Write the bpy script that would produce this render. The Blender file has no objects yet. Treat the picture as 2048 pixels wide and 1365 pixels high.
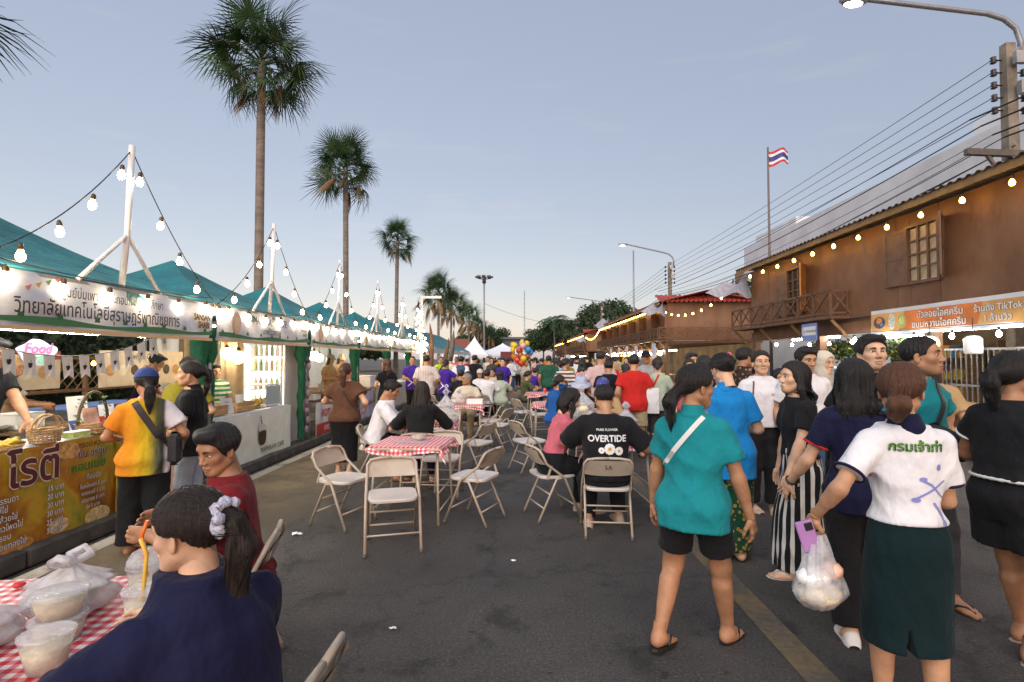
import bpy, bmesh, math, random
import numpy as np
from mathutils import Vector, Matrix
from mathutils.bvhtree import BVHTree
R = math.radians
PI = math.pi
random.seed(7)
SC = bpy.context.scene
COL = SC.collection

# ---------------------------------------------------------------- camera
cam_d = bpy.data.cameras.new('camera')
cam_d.sensor_width = 36.0
cam_d.lens = 18.457
cam_d.clip_start = 0.05
cam_d.clip_end = 3000
cam = bpy.data.objects.new('camera', cam_d)
COL.objects.link(cam)
cam.location = (0, 0, 1.60)
cam.rotation_euler = (R(91.936), 0, R(0.873))
SC.camera = cam

# ---------------------------------------------------------------- sky and sun
world = bpy.data.worlds.new('World')
SC.world = world
world.use_nodes = True
wt = world.node_tree
bg = wt.nodes['Background']
SUN_EL, SUN_AZ = R(12.0), R(158)
sky = wt.nodes.new('ShaderNodeTexSky')
sky.sky_type = 'NISHITA'
sky.sun_disc = False
sky.sun_elevation = SUN_EL
sky.sun_rotation = SUN_AZ
# the clear sky dimmed for dusk, seen through an even veil of thin high cloud with a few wisps
_mul = wt.nodes.new('ShaderNodeVectorMath'); _mul.operation = 'MULTIPLY'; _mul.inputs[1].default_value = (.97, .70, .54)
wt.links.new(sky.outputs[0], _mul.inputs[0])
_tc = wt.nodes.new('ShaderNodeTexCoord'); _mp = wt.nodes.new('ShaderNodeMapping'); _mp.inputs['Scale'].default_value = (2.2, 2.2, 14)
_ns = wt.nodes.new('ShaderNodeTexNoise'); _ns.inputs['Scale'].default_value = 1.6; _ns.inputs['Detail'].default_value = 6; _ns.inputs['Roughness'].default_value = .6
wt.links.new(_tc.outputs['Generated'], _mp.inputs[0]); wt.links.new(_mp.outputs[0], _ns.inputs['Vector'])
_rp = wt.nodes.new('ShaderNodeValToRGB'); _rp.color_ramp.elements[0].position = .58; _rp.color_ramp.elements[0].color = (2.38, 2.82, 3.88, 1)
_rp.color_ramp.elements[1].position = .80; _rp.color_ramp.elements[1].color = (3.0, 3.2, 4.0, 1)
wt.links.new(_ns.outputs['Fac'], _rp.inputs[0])
_add = wt.nodes.new('ShaderNodeVectorMath'); _add.operation = 'ADD'
wt.links.new(_mul.outputs[0], _add.inputs[0]); wt.links.new(_rp.outputs[0], _add.inputs[1]); wt.links.new(_add.outputs[0], bg.inputs[0])
bg.inputs[1].default_value = 0.103

sun_d = bpy.data.lights.new('sun', 'SUN')
sun_d.energy = 3.0
sun_d.angle = R(70)
sun_d.color = (1.0, 0.93, 0.86)
sun = bpy.data.objects.new('sun', sun_d)
COL.objects.link(sun)
sun.rotation_euler = (R(52), 0, R(-20))
SC.view_settings.view_transform = 'Standard'
SC.view_settings.look = 'None'
SC.view_settings.gamma = 1
SC.view_settings.exposure = 0.15
SC.view_settings.use_curve_mapping = False
SC.cycles.use_denoising = True
SC.cycles.use_light_tree = True
SC.cycles.max_bounces = 6
SC.cycles.transparent_max_bounces = 16
SC.cycles.sample_clamp_indirect = 4
# ---------------------------------------------------------------- materials
MATS = {}
def _nt(name):
    m = bpy.data.materials.new(name); m.use_nodes = True
    nt = m.node_tree
    return m, nt, nt.nodes['Principled BSDF']
def C4(c): return (c[0], c[1], c[2], 1.0)
def _noise(nt, scale, detail=4, rough=.55, coord='Object', stretch=None):
    tc = nt.nodes.new('ShaderNodeTexCoord'); n = nt.nodes.new('ShaderNodeTexNoise')
    n.inputs['Scale'].default_value = scale; n.inputs['Detail'].default_value = detail; n.inputs['Roughness'].default_value = rough
    src = tc.outputs[coord]
    if stretch:
        mp = nt.nodes.new('ShaderNodeMapping'); mp.inputs['Scale'].default_value = stretch
        nt.links.new(src, mp.inputs[0]); src = mp.outputs[0]
    nt.links.new(src, n.inputs['Vector'])
    return n
def _ramp(nt, fac, stops):
    r = nt.nodes.new('ShaderNodeValToRGB'); el = r.color_ramp.elements
    while len(el) < len(stops): el.new(.5)
    for e, (p, c) in zip(el, stops): e.position = p; e.color = C4(c)
    nt.links.new(fac, r.inputs[0]); return r
def _bump(nt, height, strength, dist, normal=None):
    b = nt.nodes.new('ShaderNodeBump'); b.inputs['Strength'].default_value = strength; b.inputs['Distance'].default_value = dist
    nt.links.new(height, b.inputs['Height'])
    if normal: nt.links.new(normal, b.inputs['Normal'])
    return b
def _set(b, **k):
    for n, v in k.items():
        n = n.replace('_', ' ')
        if n in b.inputs: b.inputs[n].default_value = v
def mat(name, col, rough=.6, metal=0, var=.15, vscale=8, bump=0, bscale=60, bdist=.01, spec=None, sheen=0, coord='Object', stretch=None):
    """plain surface whose colour drifts a little and whose relief is a fine noise"""
    if name in MATS: return MATS[name]
    m, nt, b = _nt(name)
    b.inputs['Roughness'].default_value = rough; b.inputs['Metallic'].default_value = metal
    if spec is not None: b.inputs['Specular IOR Level'].default_value = spec
    if sheen: b.inputs['Sheen Weight'].default_value = sheen; b.inputs['Sheen Roughness'].default_value = .5
    if var:
        n = _noise(nt, vscale, coord=coord, stretch=stretch)
        lo = tuple(max(0, c*(1-var)) for c in col); hi = tuple(min(1, c*(1+var)) for c in col)
        r = _ramp(nt, n.outputs['Fac'], [(.3, lo), (.7, hi)])
        nt.links.new(r.outputs[0], b.inputs['Base Color'])
    else: b.inputs['Base Color'].default_value = C4(col)
    if bump:
        n2 = _noise(nt, bscale, 3, coord=coord, stretch=stretch)
        nt.links.new(_bump(nt, n2.outputs['Fac'], bump, bdist).outputs[0], b.inputs['Normal'])
    MATS[name] = m; return m
def emit(name, col, strength, base=(.8, .8, .8)):
    if name in MATS: return MATS[name]
    m, nt, b = _nt(name)
    b.inputs['Base Color'].default_value = C4(base); b.inputs['Emission Color'].default_value = C4(col)
    b.inputs['Emission Strength'].default_value = strength
    MATS[name] = m; return m
def thin(name, col, alpha=.45, rough=.25, trans=.4, var=0):
    """thin translucent plastic: a glossy film part see-through, part scattering"""
    if name in MATS: return MATS[name]
    m, nt, b = _nt(name)
    b.inputs['Base Color'].default_value = C4(col); b.inputs['Roughness'].default_value = rough
    tl = nt.nodes.new('ShaderNodeBsdfTranslucent'); tl.inputs[0].default_value = C4(col)
    tr = nt.nodes.new('ShaderNodeBsdfTransparent')
    m1 = nt.nodes.new('ShaderNodeMixShader'); m1.inputs[0].default_value = trans
    m2 = nt.nodes.new('ShaderNodeMixShader')
    n = _noise(nt, 18, 4); r = _ramp(nt, n.outputs['Fac'], [(.35, (alpha*.6,)*3), (.65, (min(1, alpha*1.4),)*3)])
    nt.links.new(r.outputs[0], m2.inputs[0])
    nt.links.new(_bump(nt, n.outputs['Fac'], .6, .02).outputs[0], b.inputs['Normal'])
    nt.links.new(b.outputs[0], m1.inputs[1]); nt.links.new(tl.outputs[0], m1.inputs[2])
    nt.links.new(tr.outputs[0], m2.inputs[1]); nt.links.new(m1.outputs[0], m2.inputs[2])
    nt.links.new(m2.outputs[0], nt.nodes['Material Output'].inputs[0])
    MATS[name] = m; return m
def glass(name, col=(.9, .95, .95), alpha=.15):
    if name in MATS: return MATS[name]
    m, nt, b = _nt(name)
    b.inputs['Base Color'].default_value = C4(col); b.inputs['Roughness'].default_value = .03
    tr = nt.nodes.new('ShaderNodeBsdfTransparent'); tr.inputs[0].default_value = C4(col)
    fr = nt.nodes.new('ShaderNodeFresnel'); fr.inputs[0].default_value = 1.45
    ad = nt.nodes.new('ShaderNodeMath'); ad.operation = 'ADD'; ad.inputs[1].default_value = alpha*.3; ad.use_clamp = True
    mx = nt.nodes.new('ShaderNodeMixShader')
    nt.links.new(fr.outputs[0], ad.inputs[0]); nt.links.new(ad.outputs[0], mx.inputs[0])
    nt.links.new(tr.outputs[0], mx.inputs[1]); nt.links.new(b.outputs[0], mx.inputs[2])
    nt.links.new(mx.outputs[0], nt.nodes['Material Output'].inputs[0])
    MATS[name] = m; return m
def cloth(name, col, rough=.85, wrinkle=.65, wscale=9, kind=None, col2=None, scale=1.0, axis='X', duty=.5, stops=None):
    """fabric: weave relief, soft wrinkles; kind: stripes / stripes2 / check / floral / bands (ramp along an axis)"""
    if name in MATS: return MATS[name]
    m, nt, b = _nt(name)
    b.inputs['Roughness'].default_value = rough
    b.inputs['Sheen Weight'].default_value = .04; b.inputs['Specular IOR Level'].default_value = .14
    tc = nt.nodes.new('ShaderNodeTexCoord')
    base = None
    if kind in ('stripes', 'bands'):
        sp = nt.nodes.new('ShaderNodeSeparateXYZ'); nt.links.new(tc.outputs['Object'], sp.inputs[0])
        v = sp.outputs[axis]
        if kind == 'stripes':
            w = nt.nodes.new('ShaderNodeMath'); w.operation = 'MULTIPLY'; w.inputs[1].default_value = scale; nt.links.new(v, w.inputs[0])
            f = nt.nodes.new('ShaderNodeMath'); f.operation = 'FRACT'; nt.links.new(w.outputs[0], f.inputs[0])
            r = _ramp(nt, f.outputs[0], [(0, col), (duty, col2)]); r.color_ramp.interpolation = 'CONSTANT'
        else:
            w = nt.nodes.new('ShaderNodeMapRange'); w.inputs[1].default_value = stops[0][0]; w.inputs[2].default_value = stops[-1][0]
            nt.links.new(v, w.inputs[0]); a, z = stops[0][0], stops[-1][0]
            r = _ramp(nt, w.outputs[0], [((p-a)/(z-a), c) for p, c in stops])
            if duty == 0: r.color_ramp.interpolation = 'CONSTANT'
        base = r.outputs[0]
    elif kind == 'angle':    # stripes round the body's own axis
        sp = nt.nodes.new('ShaderNodeSeparateXYZ'); nt.links.new(tc.outputs['Object'], sp.inputs[0])
        at = nt.nodes.new('ShaderNodeMath'); at.operation = 'ARCTAN2'
        nt.links.new(sp.outputs[0], at.inputs[0]); nt.links.new(sp.outputs[1], at.inputs[1])
        w = nt.nodes.new('ShaderNodeMath'); w.operation = 'MULTIPLY'; w.inputs[1].default_value = scale/(2*PI); nt.links.new(at.outputs[0], w.inputs[0])
        f = nt.nodes.new('ShaderNodeMath'); f.operation = 'FRACT'; nt.links.new(w.outputs[0], f.inputs[0])
        r = _ramp(nt, f.outputs[0], [(0, col), (duty, col2)]); r.color_ramp.interpolation = 'CONSTANT'; base = r.outputs[0]
    elif kind == 'check':
        ck = nt.nodes.new('ShaderNodeTexChecker'); ck.inputs['Scale'].default_value = scale
        ck.inputs[1].default_value = C4(col); ck.inputs[2].default_value = C4(col2); nt.links.new(tc.outputs['Object'], ck.inputs[0]); base = ck.outputs[0]
    elif kind == 'floral':
        vo = nt.nodes.new('ShaderNodeTexVoronoi'); vo.inputs['Scale'].default_value = scale; nt.links.new(tc.outputs['Object'], vo.inputs[0])
        r = _ramp(nt, vo.outputs['Distance'], [(0, stops[0]), (.18, stops[0]), (.24, stops[1]), (.34, stops[1]), (.42, col)]); base = r.outputs[0]
    n = _noise(nt, 5, 3)
    r2 = _ramp(nt, n.outputs['Fac'], [(.3, (.86,)*3), (.7, (1.0,)*3)])
    mx = nt.nodes.new('ShaderNodeMix'); mx.data_type = 'RGBA'; mx.blend_type = 'MULTIPLY'; mx.inputs[0].default_value = 1
    if base: nt.links.new(base, mx.inputs[6])
    else: mx.inputs[6].default_value = C4(col)
    nt.links.new(r2.outputs[0], mx.inputs[7]); nt.links.new(mx.outputs[2], b.inputs['Base Color'])
    w1 = _noise(nt, wscale, 3, .5, stretch=(1, 1, .6)); w2 = _noise(nt, 420, 2)
    bb = _bump(nt, w2.outputs['Fac'], .25, .002); bb2 = _bump(nt, w1.outputs['Fac'], wrinkle, .05, bb.outputs[0])
    nt.links.new(bb2.outputs[0], b.inputs['Normal'])
    MATS[name] = m; return m

# ---------------------------------------------------------------- objects
def tag(o, label=None, cat=None, group=None, kind=None):
    if label: o['label'] = label
    if cat: o['category'] = cat
    if group: o['group'] = group
    if kind: o['kind'] = kind
    return o
def empty(name, loc=(0, 0, 0), rz=0, label=None, cat=None, group=None):
    o = bpy.data.objects.new(name, None); COL.objects.link(o); o.location = loc; o.rotation_euler = (0, 0, rz)
    o.empty_display_size = .1
    return tag(o, label, cat, group)
def link(name, me, parent=None, loc=None, rot=None):
    o = bpy.data.objects.new(name, me); COL.objects.link(o)
    if parent is not None: o.parent = parent
    if loc is not None: o.location = loc
    if rot is not None: o.rotation_euler = rot
    return o
def copy_tree(o, parent=None):
    c = o.copy(); COL.objects.link(c)
    if parent is not None: c.parent = parent
    for ch in list(o.children): copy_tree(ch, c)
    return c
def mesh_np(name, V, Q, mats=(), mi=None, smooth=True):
    """V (n,3) array, Q list/array of equal-length faces"""
    me = bpy.data.meshes.new(name)
    V = np.asarray(V, np.float32); Q = np.asarray(Q, np.int32)
    k = Q.shape[1]
    me.vertices.add(len(V)); me.vertices.foreach_set('co', V.ravel())
    me.loops.add(Q.size); me.loops.foreach_set('vertex_index', Q.ravel())
    me.polygons.add(len(Q)); me.polygons.foreach_set('loop_start', np.arange(0, Q.size, k, dtype=np.int32))
    if mi is not None: me.polygons.foreach_set('material_index', np.asarray(mi, np.int32))
    me.polygons.foreach_set('use_smooth', np.full(len(Q), smooth))
    for m in mats: me.materials.append(m)
    me.update(calc_edges=True)
    return me
class MB:
    """collects boxes, tubes, lathes, plates; build() makes ONE mesh object of them"""
    def __init__(s): s.v = []; s.f = []; s.m = []; s.s = []
    def add(s, vs, fs, mi=0, smooth=False):
        o = len(s.v); s.v += [tuple(v) for v in vs]; s.f += [tuple(o+i for i in f) for f in fs]
        s.m += [mi]*len(fs); s.s += [smooth]*len(fs); return s
    def box(s, c, d, rot=None, mi=0, bev=0):
        hx, hy, hz = d[0]/2, d[1]/2, d[2]/2
        if bev:
            b = min(bev, hx*.9, hy*.9, hz*.9); vs = []
            for z, i in ((-hz, 1), (-hz+b, 0), (hz-b, 0), (hz, 1)):
                x, y = hx-b*i, hy-b*i; q = b*.999 if not i else 0
                vs += [(-x+q, -y, z), (x-q, -y, z), (x, -y+q, z), (x, y-q, z), (x-q, y, z), (-x+q, y, z), (-x, y-q, z), (-x, -y+q, z)] if q else \
                      [(-x+b, -y, z), (x-b, -y, z), (x, -y+b, z), (x, y-b, z), (x-b, y, z), (-x+b, y, z), (-x, y-b, z), (-x, -y+b, z)]
            fs = [tuple(range(7, -1, -1)), tuple(range(24, 32))]
            for l in range(3):
                for i in range(8): fs.append((l*8+i, l*8+(i+1) % 8, l*8+8+(i+1) % 8, l*8+8+i))
        else:
            vs = [(x, y, z) for z in (-hz, hz) for x, y in ((-hx, -hy), (hx, -hy), (hx, hy), (-hx, hy))]
            fs = [(3, 2, 1, 0), (4, 5, 6, 7), (0, 1, 5, 4), (1, 2, 6, 5), (2, 3, 7, 6), (3, 0, 4, 7)]
        M = rot if rot is not None else None
        c = Vector(c)
        if M is not None: vs = [M @ Vector(v) + c for v in vs]
        else: vs = [Vector(v) + c for v in vs]
        return s.add(vs, fs, mi)
    def bar(s, a, b, w, h=None, mi=0, up=(0, 0, 1)):
        """rectangular bar from a to b"""
        a, b = Vector(a), Vector(b); h = h or w; d = (b-a); L = d.length; d.normalize()
        u = Vector(up)
        if abs(d.dot(u)) > .98: u = Vector((0, 1, 0))
        x = d.cross(u).normalized(); z = x.cross(d)
        M = Matrix((x, d, z)).transposed()
        return s.box((a+b)/2, (w, L, h), M, mi)
    def tube(s, pts, r, n=8, mi=0, caps=True, closed=False):
        pts = [Vector(p) for p in pts]; rs = r if isinstance(r, (list, tuple)) else [r]*len(pts)
        vs = []; fs = []; ref = None; N = len(pts)
        for i, p in enumerate(pts):
            if closed: t = (pts[(i+1) % N]-pts[i-1])
            else: t = (pts[min(i+1, N-1)]-pts[max(i-1, 0)])
            t.normalize()
            if ref is None:
                ref = Vector((0, 0, 1)) if abs(t.z) < .9 else Vector((0, 1, 0))
            x = t.cross(ref)
            if x.length < 1e-4: x = t.cross(Vector((1, .3, 0)))
            x.normalize(); y = x.cross(t); ref = y
            for k in range(n):
                a = 2*PI*k/n; vs.append(p+x*math.cos(a)*rs[i]+y*math.sin(a)*rs[i])
        for i in range(N if closed else N-1):
            for k in range(n):
                j = (i+1) % N
                fs.append((i*n+k, i*n+(k+1) % n, j*n+(k+1) % n, j*n+k)[::-1])
        if caps and not closed: fs += [tuple(range(n)), tuple(range((N-1)*n, N*n))[::-1]]
        return s.add(vs, fs, mi, True)
    def lathe(s, prof, c=(0, 0, 0), n=16, mi=0, rot=None, smooth=True, sx=1, sy=1):
        vs = []; fs = []; c = Vector(c)
        for r, z in prof:
            for k in range(n):
                a = 2*PI*k/n; v = Vector((r*math.cos(a)*sx, r*math.sin(a)*sy, z))
                vs.append((rot @ v if rot is not None else v)+c)
        for i in range(len(prof)-1):
            for k in range(n): fs.append((i*n+k, i*n+(k+1) % n, (i+1)*n+(k+1) % n, (i+1)*n+k))
        if prof[0][0] > 1e-6: fs.append(tuple(range(n))[::-1])
        if prof[-1][0] > 1e-6: fs.append(tuple(range((len(prof)-1)*n, len(prof)*n)))
        return s.add(vs, fs, mi, smooth)
    def ball(s, c, r, n=12, mi=0, sq=(1, 1, 1)):
        m = n//2
        return s.lathe([(max(1e-7, math.sin(PI*i/m))*r*1, -math.cos(PI*i/m)*r*sq[2]) for i in range(m+1)], c, n, mi, sx=sq[0], sy=sq[1])
    def grid(s, fn, nu, nv, mi=0, smooth=True):
        vs = [fn(i/nu, j/nv) for j in range(nv+1) for i in range(nu+1)]
        fs = [(j*(nu+1)+i, j*(nu+1)+i+1, (j+1)*(nu+1)+i+1, (j+1)*(nu+1)+i) for j in range(nv) for i in range(nu)]
        return s.add(vs, fs, mi, smooth)
    def plate(s, poly, t, M=None, mi=0):
        """polygon in local xz extruded t along local y"""
        n = len(poly); vs = [Vector((x, 0, z)) for x, z in poly]+[Vector((x, t, z)) for x, z in poly]
        if M is not None: vs = [M @ v for v in vs]
        fs = [tuple(range(n)), tuple(range(n, 2*n))[::-1]]+[(i, i+n, (i+1) % n+n, (i+1) % n) for i in range(n)]
        return s.add(vs, fs, mi)
    def mesh(s, name, mats):
        me = bpy.data.meshes.new(name); me.from_pydata([tuple(v) for v in s.v], [], s.f)
        if not isinstance(mats, (list, tuple)): mats = [mats]
        for m in mats: me.materials.append(m)
        me.polygons.foreach_set('material_index', s.m); me.polygons.foreach_set('use_smooth', s.s)
        me.update(); return me
    def build(s, name, mats, parent=None, loc=None, rot=None):
        return link(name, s.mesh(name, mats), parent, loc, rot)
def text_mesh(body, size, align='CENTER', bold=0.0, extrude=0.0, space=1.0, res=3, sx=1.0, shear=0):
    c = bpy.data.curves.new('lettering', 'FONT'); c.body = body; c.size = size; c.align_x = align; c.align_y = 'CENTER'
    c.space_character = space; c.resolution_u = res; c.extrude = extrude; c.shear = shear
    o = bpy.data.objects.new('lettering', c)
    me0 = bpy.data.meshes.new_from_object(o)
    v = np.empty(len(me0.vertices)*3, np.float32); me0.vertices.foreach_get('co', v); v = v.reshape(-1, 3)
    f = [tuple(p.vertices) for p in me0.polygons]
    bpy.data.objects.remove(o); bpy.data.curves.remove(c); bpy.data.meshes.remove(me0)
    v[:, 0] *= sx
    if bold:
        V = []; F = []
        for k, (dx, dy) in enumerate(((0, 0), (bold, 0), (-bold, 0), (0, bold), (0, -bold))):
            F += [tuple(i+len(v)*k for i in p) for p in f]
            V.append(v+np.array([dx*size, dy*size, .00025*k], np.float32))
        v = np.concatenate(V); f = F
    return v, f    # in the xy plane, facing +z
def poly_mesh(name, v, f, m):
    me = bpy.data.meshes.new(name); me.from_pydata([tuple(map(float, p)) for p in v], [], f); me.materials.append(m); me.update(); return me
# ---------------------------------------------------------------- bodies grown from a distance field
class Field:
    """signed distance on a grid; primitives join smoothly; the surface is one continuous mesh"""
    def __init__(s, lo, hi, h):
        s.lo = np.array(lo, np.float32); s.h = h
        n = np.maximum(4, np.ceil((np.array(hi)-s.lo)/h).astype(int)+1)
        s.n = n; s.g = np.full(n, .5, np.float32)
        s.ax = [s.lo[i]+h*np.arange(n[i], dtype=np.float32) for i in range(3)]
    def sl(s, lo, hi):
        a = [int(np.clip(math.floor((lo[i]-s.lo[i])/s.h), 0, s.n[i])) for i in range(3)]
        b = [int(np.clip(math.ceil((hi[i]-s.lo[i])/s.h)+1, 0, s.n[i])) for i in range(3)]
        if any(b[i] <= a[i] for i in range(3)): return None
        S = tuple(slice(a[i], b[i]) for i in range(3))
        return S, s.ax[0][S[0]][:, None, None], s.ax[1][S[1]][None, :, None], s.ax[2][S[2]][None, None, :]
    def put(s, fn, lo, hi, k=.02, op='+'):
        m = k+2*s.h
        q = s.sl([v-m for v in lo], [v+m for v in hi])
        if q is None: return s
        S, X, Y, Z = q
        d = np.broadcast_to(fn(X, Y, Z), s.g[S].shape).astype(np.float32); a = s.g[S]
        if op == '-': a, d, sg = -a, d, -1
        else: sg = 1
        if k <= 0: r = np.minimum(a, d)
        else:
            t = np.clip(.5+.5*(a-d)/k, 0, 1); r = a*(1-t)+d*t-k*t*(1-t)
        s.g[S] = r*sg
        return s
    def cone(s, p, rp, q, rq, k=.02, op='+', cut=None, mod=None, squash=None):
        """tapered capsule; cut=(point, normal) trims it flat; squash=(axis, factor) flattens it"""
        p = np.array(p, float); q = np.array(q, float); d = q-p; L2 = max(1e-9, float(d@d)); r = max(rp, rq)
        lo = np.minimum(p, q)-r*1.3; hi = np.maximum(p, q)+r*1.3
        if squash:
            ax = np.array(squash[0], float); ax /= np.linalg.norm(ax); sf = 1/squash[1]-1
        def fn(X, Y, Z):
            x, y, z = X-p[0], Y-p[1], Z-p[2]
            t = np.clip((x*d[0]+y*d[1]+z*d[2])/L2, 0, 1)
            ex, ey, ez = x-t*d[0], y-t*d[1], z-t*d[2]
            if squash:
                w = (ex*ax[0]+ey*ax[1]+ez*ax[2])*sf
                ex, ey, ez = ex+w*ax[0], ey+w*ax[1], ez+w*ax[2]
            o = np.sqrt(ex*ex+ey*ey+ez*ez)-(rp+(rq-rp)*t)
            if mod: o = o+mod(X, Y, Z)
            if cut:
                c, nn = cut; o = np.maximum(o, (X-c[0])*nn[0]+(Y-c[1])*nn[1]+(Z-c[2])*nn[2])
            return o
        return s.put(fn, lo, hi, k, op)
    def ell(s, c, r, k=.02, op='+', rot=None):
        c = np.array(c, float); r = np.array(r, float); R_ = np.array(rot) if rot is not None else None
        b = r if rot is None else np.full(3, r.max())
        def fn(X, Y, Z):
            x, y, z = X-c[0], Y-c[1], Z-c[2]
            if R_ is not None:
                x, y, z = (R_[0][0]*x+R_[1][0]*y+R_[2][0]*z, R_[0][1]*x+R_[1][1]*y+R_[2][1]*z, R_[0][2]*x+R_[1][2]*y+R_[2][2]*z)
            k0 = np.sqrt((x/r[0])**2+(y/r[1])**2+(z/r[2])**2); k1 = np.sqrt((x/r[0]**2)**2+(y/r[1]**2)**2+(z/r[2]**2)**2)
            return k0*(k0-1)/np.maximum(k1, 1e-6)
        return s.put(fn, c-b, c+b, k, op)
    def loft(s, L, p=2.3, k=.02, op='+', mod=None, zlo=None, zhi=None, rnd=.0):
        """L rows: z, cx, cy, rx, ry_front, ry_back (z rising)"""
        L = np.array(L, float); zs = L[:, 0]
        zlo = zs[0] if zlo is None else zlo; zhi = zs[-1] if zhi is None else zhi
        def ci(z, col):
            y = L[:, col]; m = np.gradient(y, zs); i = np.clip(np.searchsorted(zs, z)-1, 0, len(zs)-2)
            hh = zs[i+1]-zs[i]; t = np.clip((z-zs[i])/hh, 0, 1)
            return (2*t**3-3*t**2+1)*y[i]+(t**3-2*t**2+t)*hh*m[i]+(-2*t**3+3*t**2)*y[i+1]+(t**3-t**2)*hh*m[i+1]
        rmx = L[:, 3].max()*1.08; rmy = L[:, 4:6].max()*1.08
        lo = (L[:, 1].min()-rmx, L[:, 2].min()-rmy, zlo); hi = (L[:, 1].max()+rmx, L[:, 2].max()+rmy, zhi)
        def fn(X, Y, Z):
            z = Z[0, 0]; z = np.clip(z, zs[0], zs[-1])
            cx, cy, rx, rf, rb = [ci(z, c)[None, None, :].astype(np.float32) for c in range(1, 6)]
            x = np.abs(X-cx)/rx; yy = Y-cy; ry = np.where(yy > 0, rf, rb); y = np.abs(yy)/ry
            d = ((x**p+y**p)**(1/p)-1)*np.minimum(rx, np.minimum(rf, rb))
            if mod: d = d+mod(X, Y, Z)
            e = np.maximum(zlo-Z, Z-zhi)
            if rnd: 
                a, b = d+rnd, e+rnd
                return np.sqrt(np.maximum(a, 0)**2+np.maximum(b, 0)**2)+np.minimum(np.maximum(a, b), 0)-rnd
            return np.maximum(d, e)
        return s.put(fn, lo, hi, k, op)
    def surf(s):
        g = s.g; b = g < 0; n = np.array(g.shape)
        C = [(i, j, k) for i in (0, 1) for j in (0, 1) for k in (0, 1)]
        sh = lambda a, c: a[c[0]:n[0]-1+c[0], c[1]:n[1]-1+c[1], c[2]:n[2]-1+c[2]]
        cnt = np.zeros(n-1, np.uint8)
        for c in C: cnt += sh(b, c)
        act = (cnt > 0) & (cnt < 8)
        I = np.argwhere(act)
        if len(I) == 0: return np.zeros((0, 3)), np.zeros((0, 4), int)
        idx = np.full(n-1, -1, np.int32); idx[act] = np.arange(len(I))
        v = np.stack([g[I[:, 0]+c[0], I[:, 1]+c[1], I[:, 2]+c[2]] for c in C], 1)
        P = np.zeros((len(I), 3), np.float32); W = np.zeros(len(I), np.float32)
        for a in range(8):
            for bb in range(a+1, 8):
                df = [C[bb][q]-C[a][q] for q in range(3)]
                if sum(map(abs, df)) != 1: continue
                va, vb = v[:, a], v[:, bb]; m = (va < 0) != (vb < 0)
                t = np.where(m, va/np.where(m, va-vb, 1), 0)
                for q in range(3): P[:, q] += m*(C[a][q]+t*df[q])
                W += m
        P = (P/W[:, None]+I)*s.h+s.lo
        Q = []
        for ax in range(3):
            o = [q for q in range(3) if q != ax]
            s0 = [slice(1, -1)]*3; s1 = [slice(1, -1)]*3
            s0[ax] = slice(0, n[ax]-1); s1[ax] = slice(1, n[ax])
            A, B = b[tuple(s0)], b[tuple(s1)]
            E_ = np.argwhere(A != B)
            if len(E_) == 0: continue
            fl = A[tuple(E_.T)]
            E_ = E_.copy(); E_[:, o[0]] += 1; E_[:, o[1]] += 1
            def cell(d0, d1):
                e = E_.copy(); e[:, o[0]] += d0; e[:, o[1]] += d1; return idx[tuple(e.T)]
            q = np.stack([cell(-1, -1), cell(0, -1), cell(0, 0), cell(-1, 0)], 1)
            if ax == 1: fl = ~fl
            q = np.where(fl[:, None], q, q[:, ::-1]); Q.append(q)
        Q = np.concatenate(Q)
        return P, Q[(Q >= 0).all(1)]

def folds(seed, amp, f=(14, 14, 9)):
    rg = np.random.RandomState(seed); K = []
    for i in range(5):
        a = rg.uniform(-1, 1, 3)*np.array(f)*(1+i*.5); K.append((a, rg.uniform(0, 6.28), 1/(1+i*.6)))
    def fn(X, Y, Z):
        w = .25*np.sin(9*X+7*Z+seed)+.2*np.sin(11*Y-8*Z)
        o = 0
        for i, (a, ph, m) in enumerate(K):
            s = np.sin(a[0]*X+a[1]*Y+a[2]*Z+ph+4*w); o = o+(m*s if i % 2 == 0 else m*1.7*(np.abs(s)*2-1.2))
        return amp*(o*.5-.35)
    return fn
def V3(*a): return np.array(a, float)
def rotm(yaw=0, pitch=0, roll=0):
    """yaw to the person's left is positive, pitch up is positive"""
    return np.array((Matrix.Rotation(yaw, 3, 'Z') @ Matrix.Rotation(pitch, 3, 'X') @ Matrix.Rotation(roll, 3, 'Y')))
def unit(v): return v/max(1e-9, np.linalg.norm(v))
def ik(a, c, l1, l2, pole):
    d = c-a; D = np.linalg.norm(d); D2 = min(D, (l1+l2)*.998); u = d/max(D, 1e-6); c = a+u*D2
    x = (l1*l1-l2*l2+D2*D2)/(2*D2); hgt = math.sqrt(max(0, l1*l1-x*x))
    p = np.array(pole, float); p = unit(p-u*(p@u))
    return a+u*x+p*hgt, c

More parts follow.
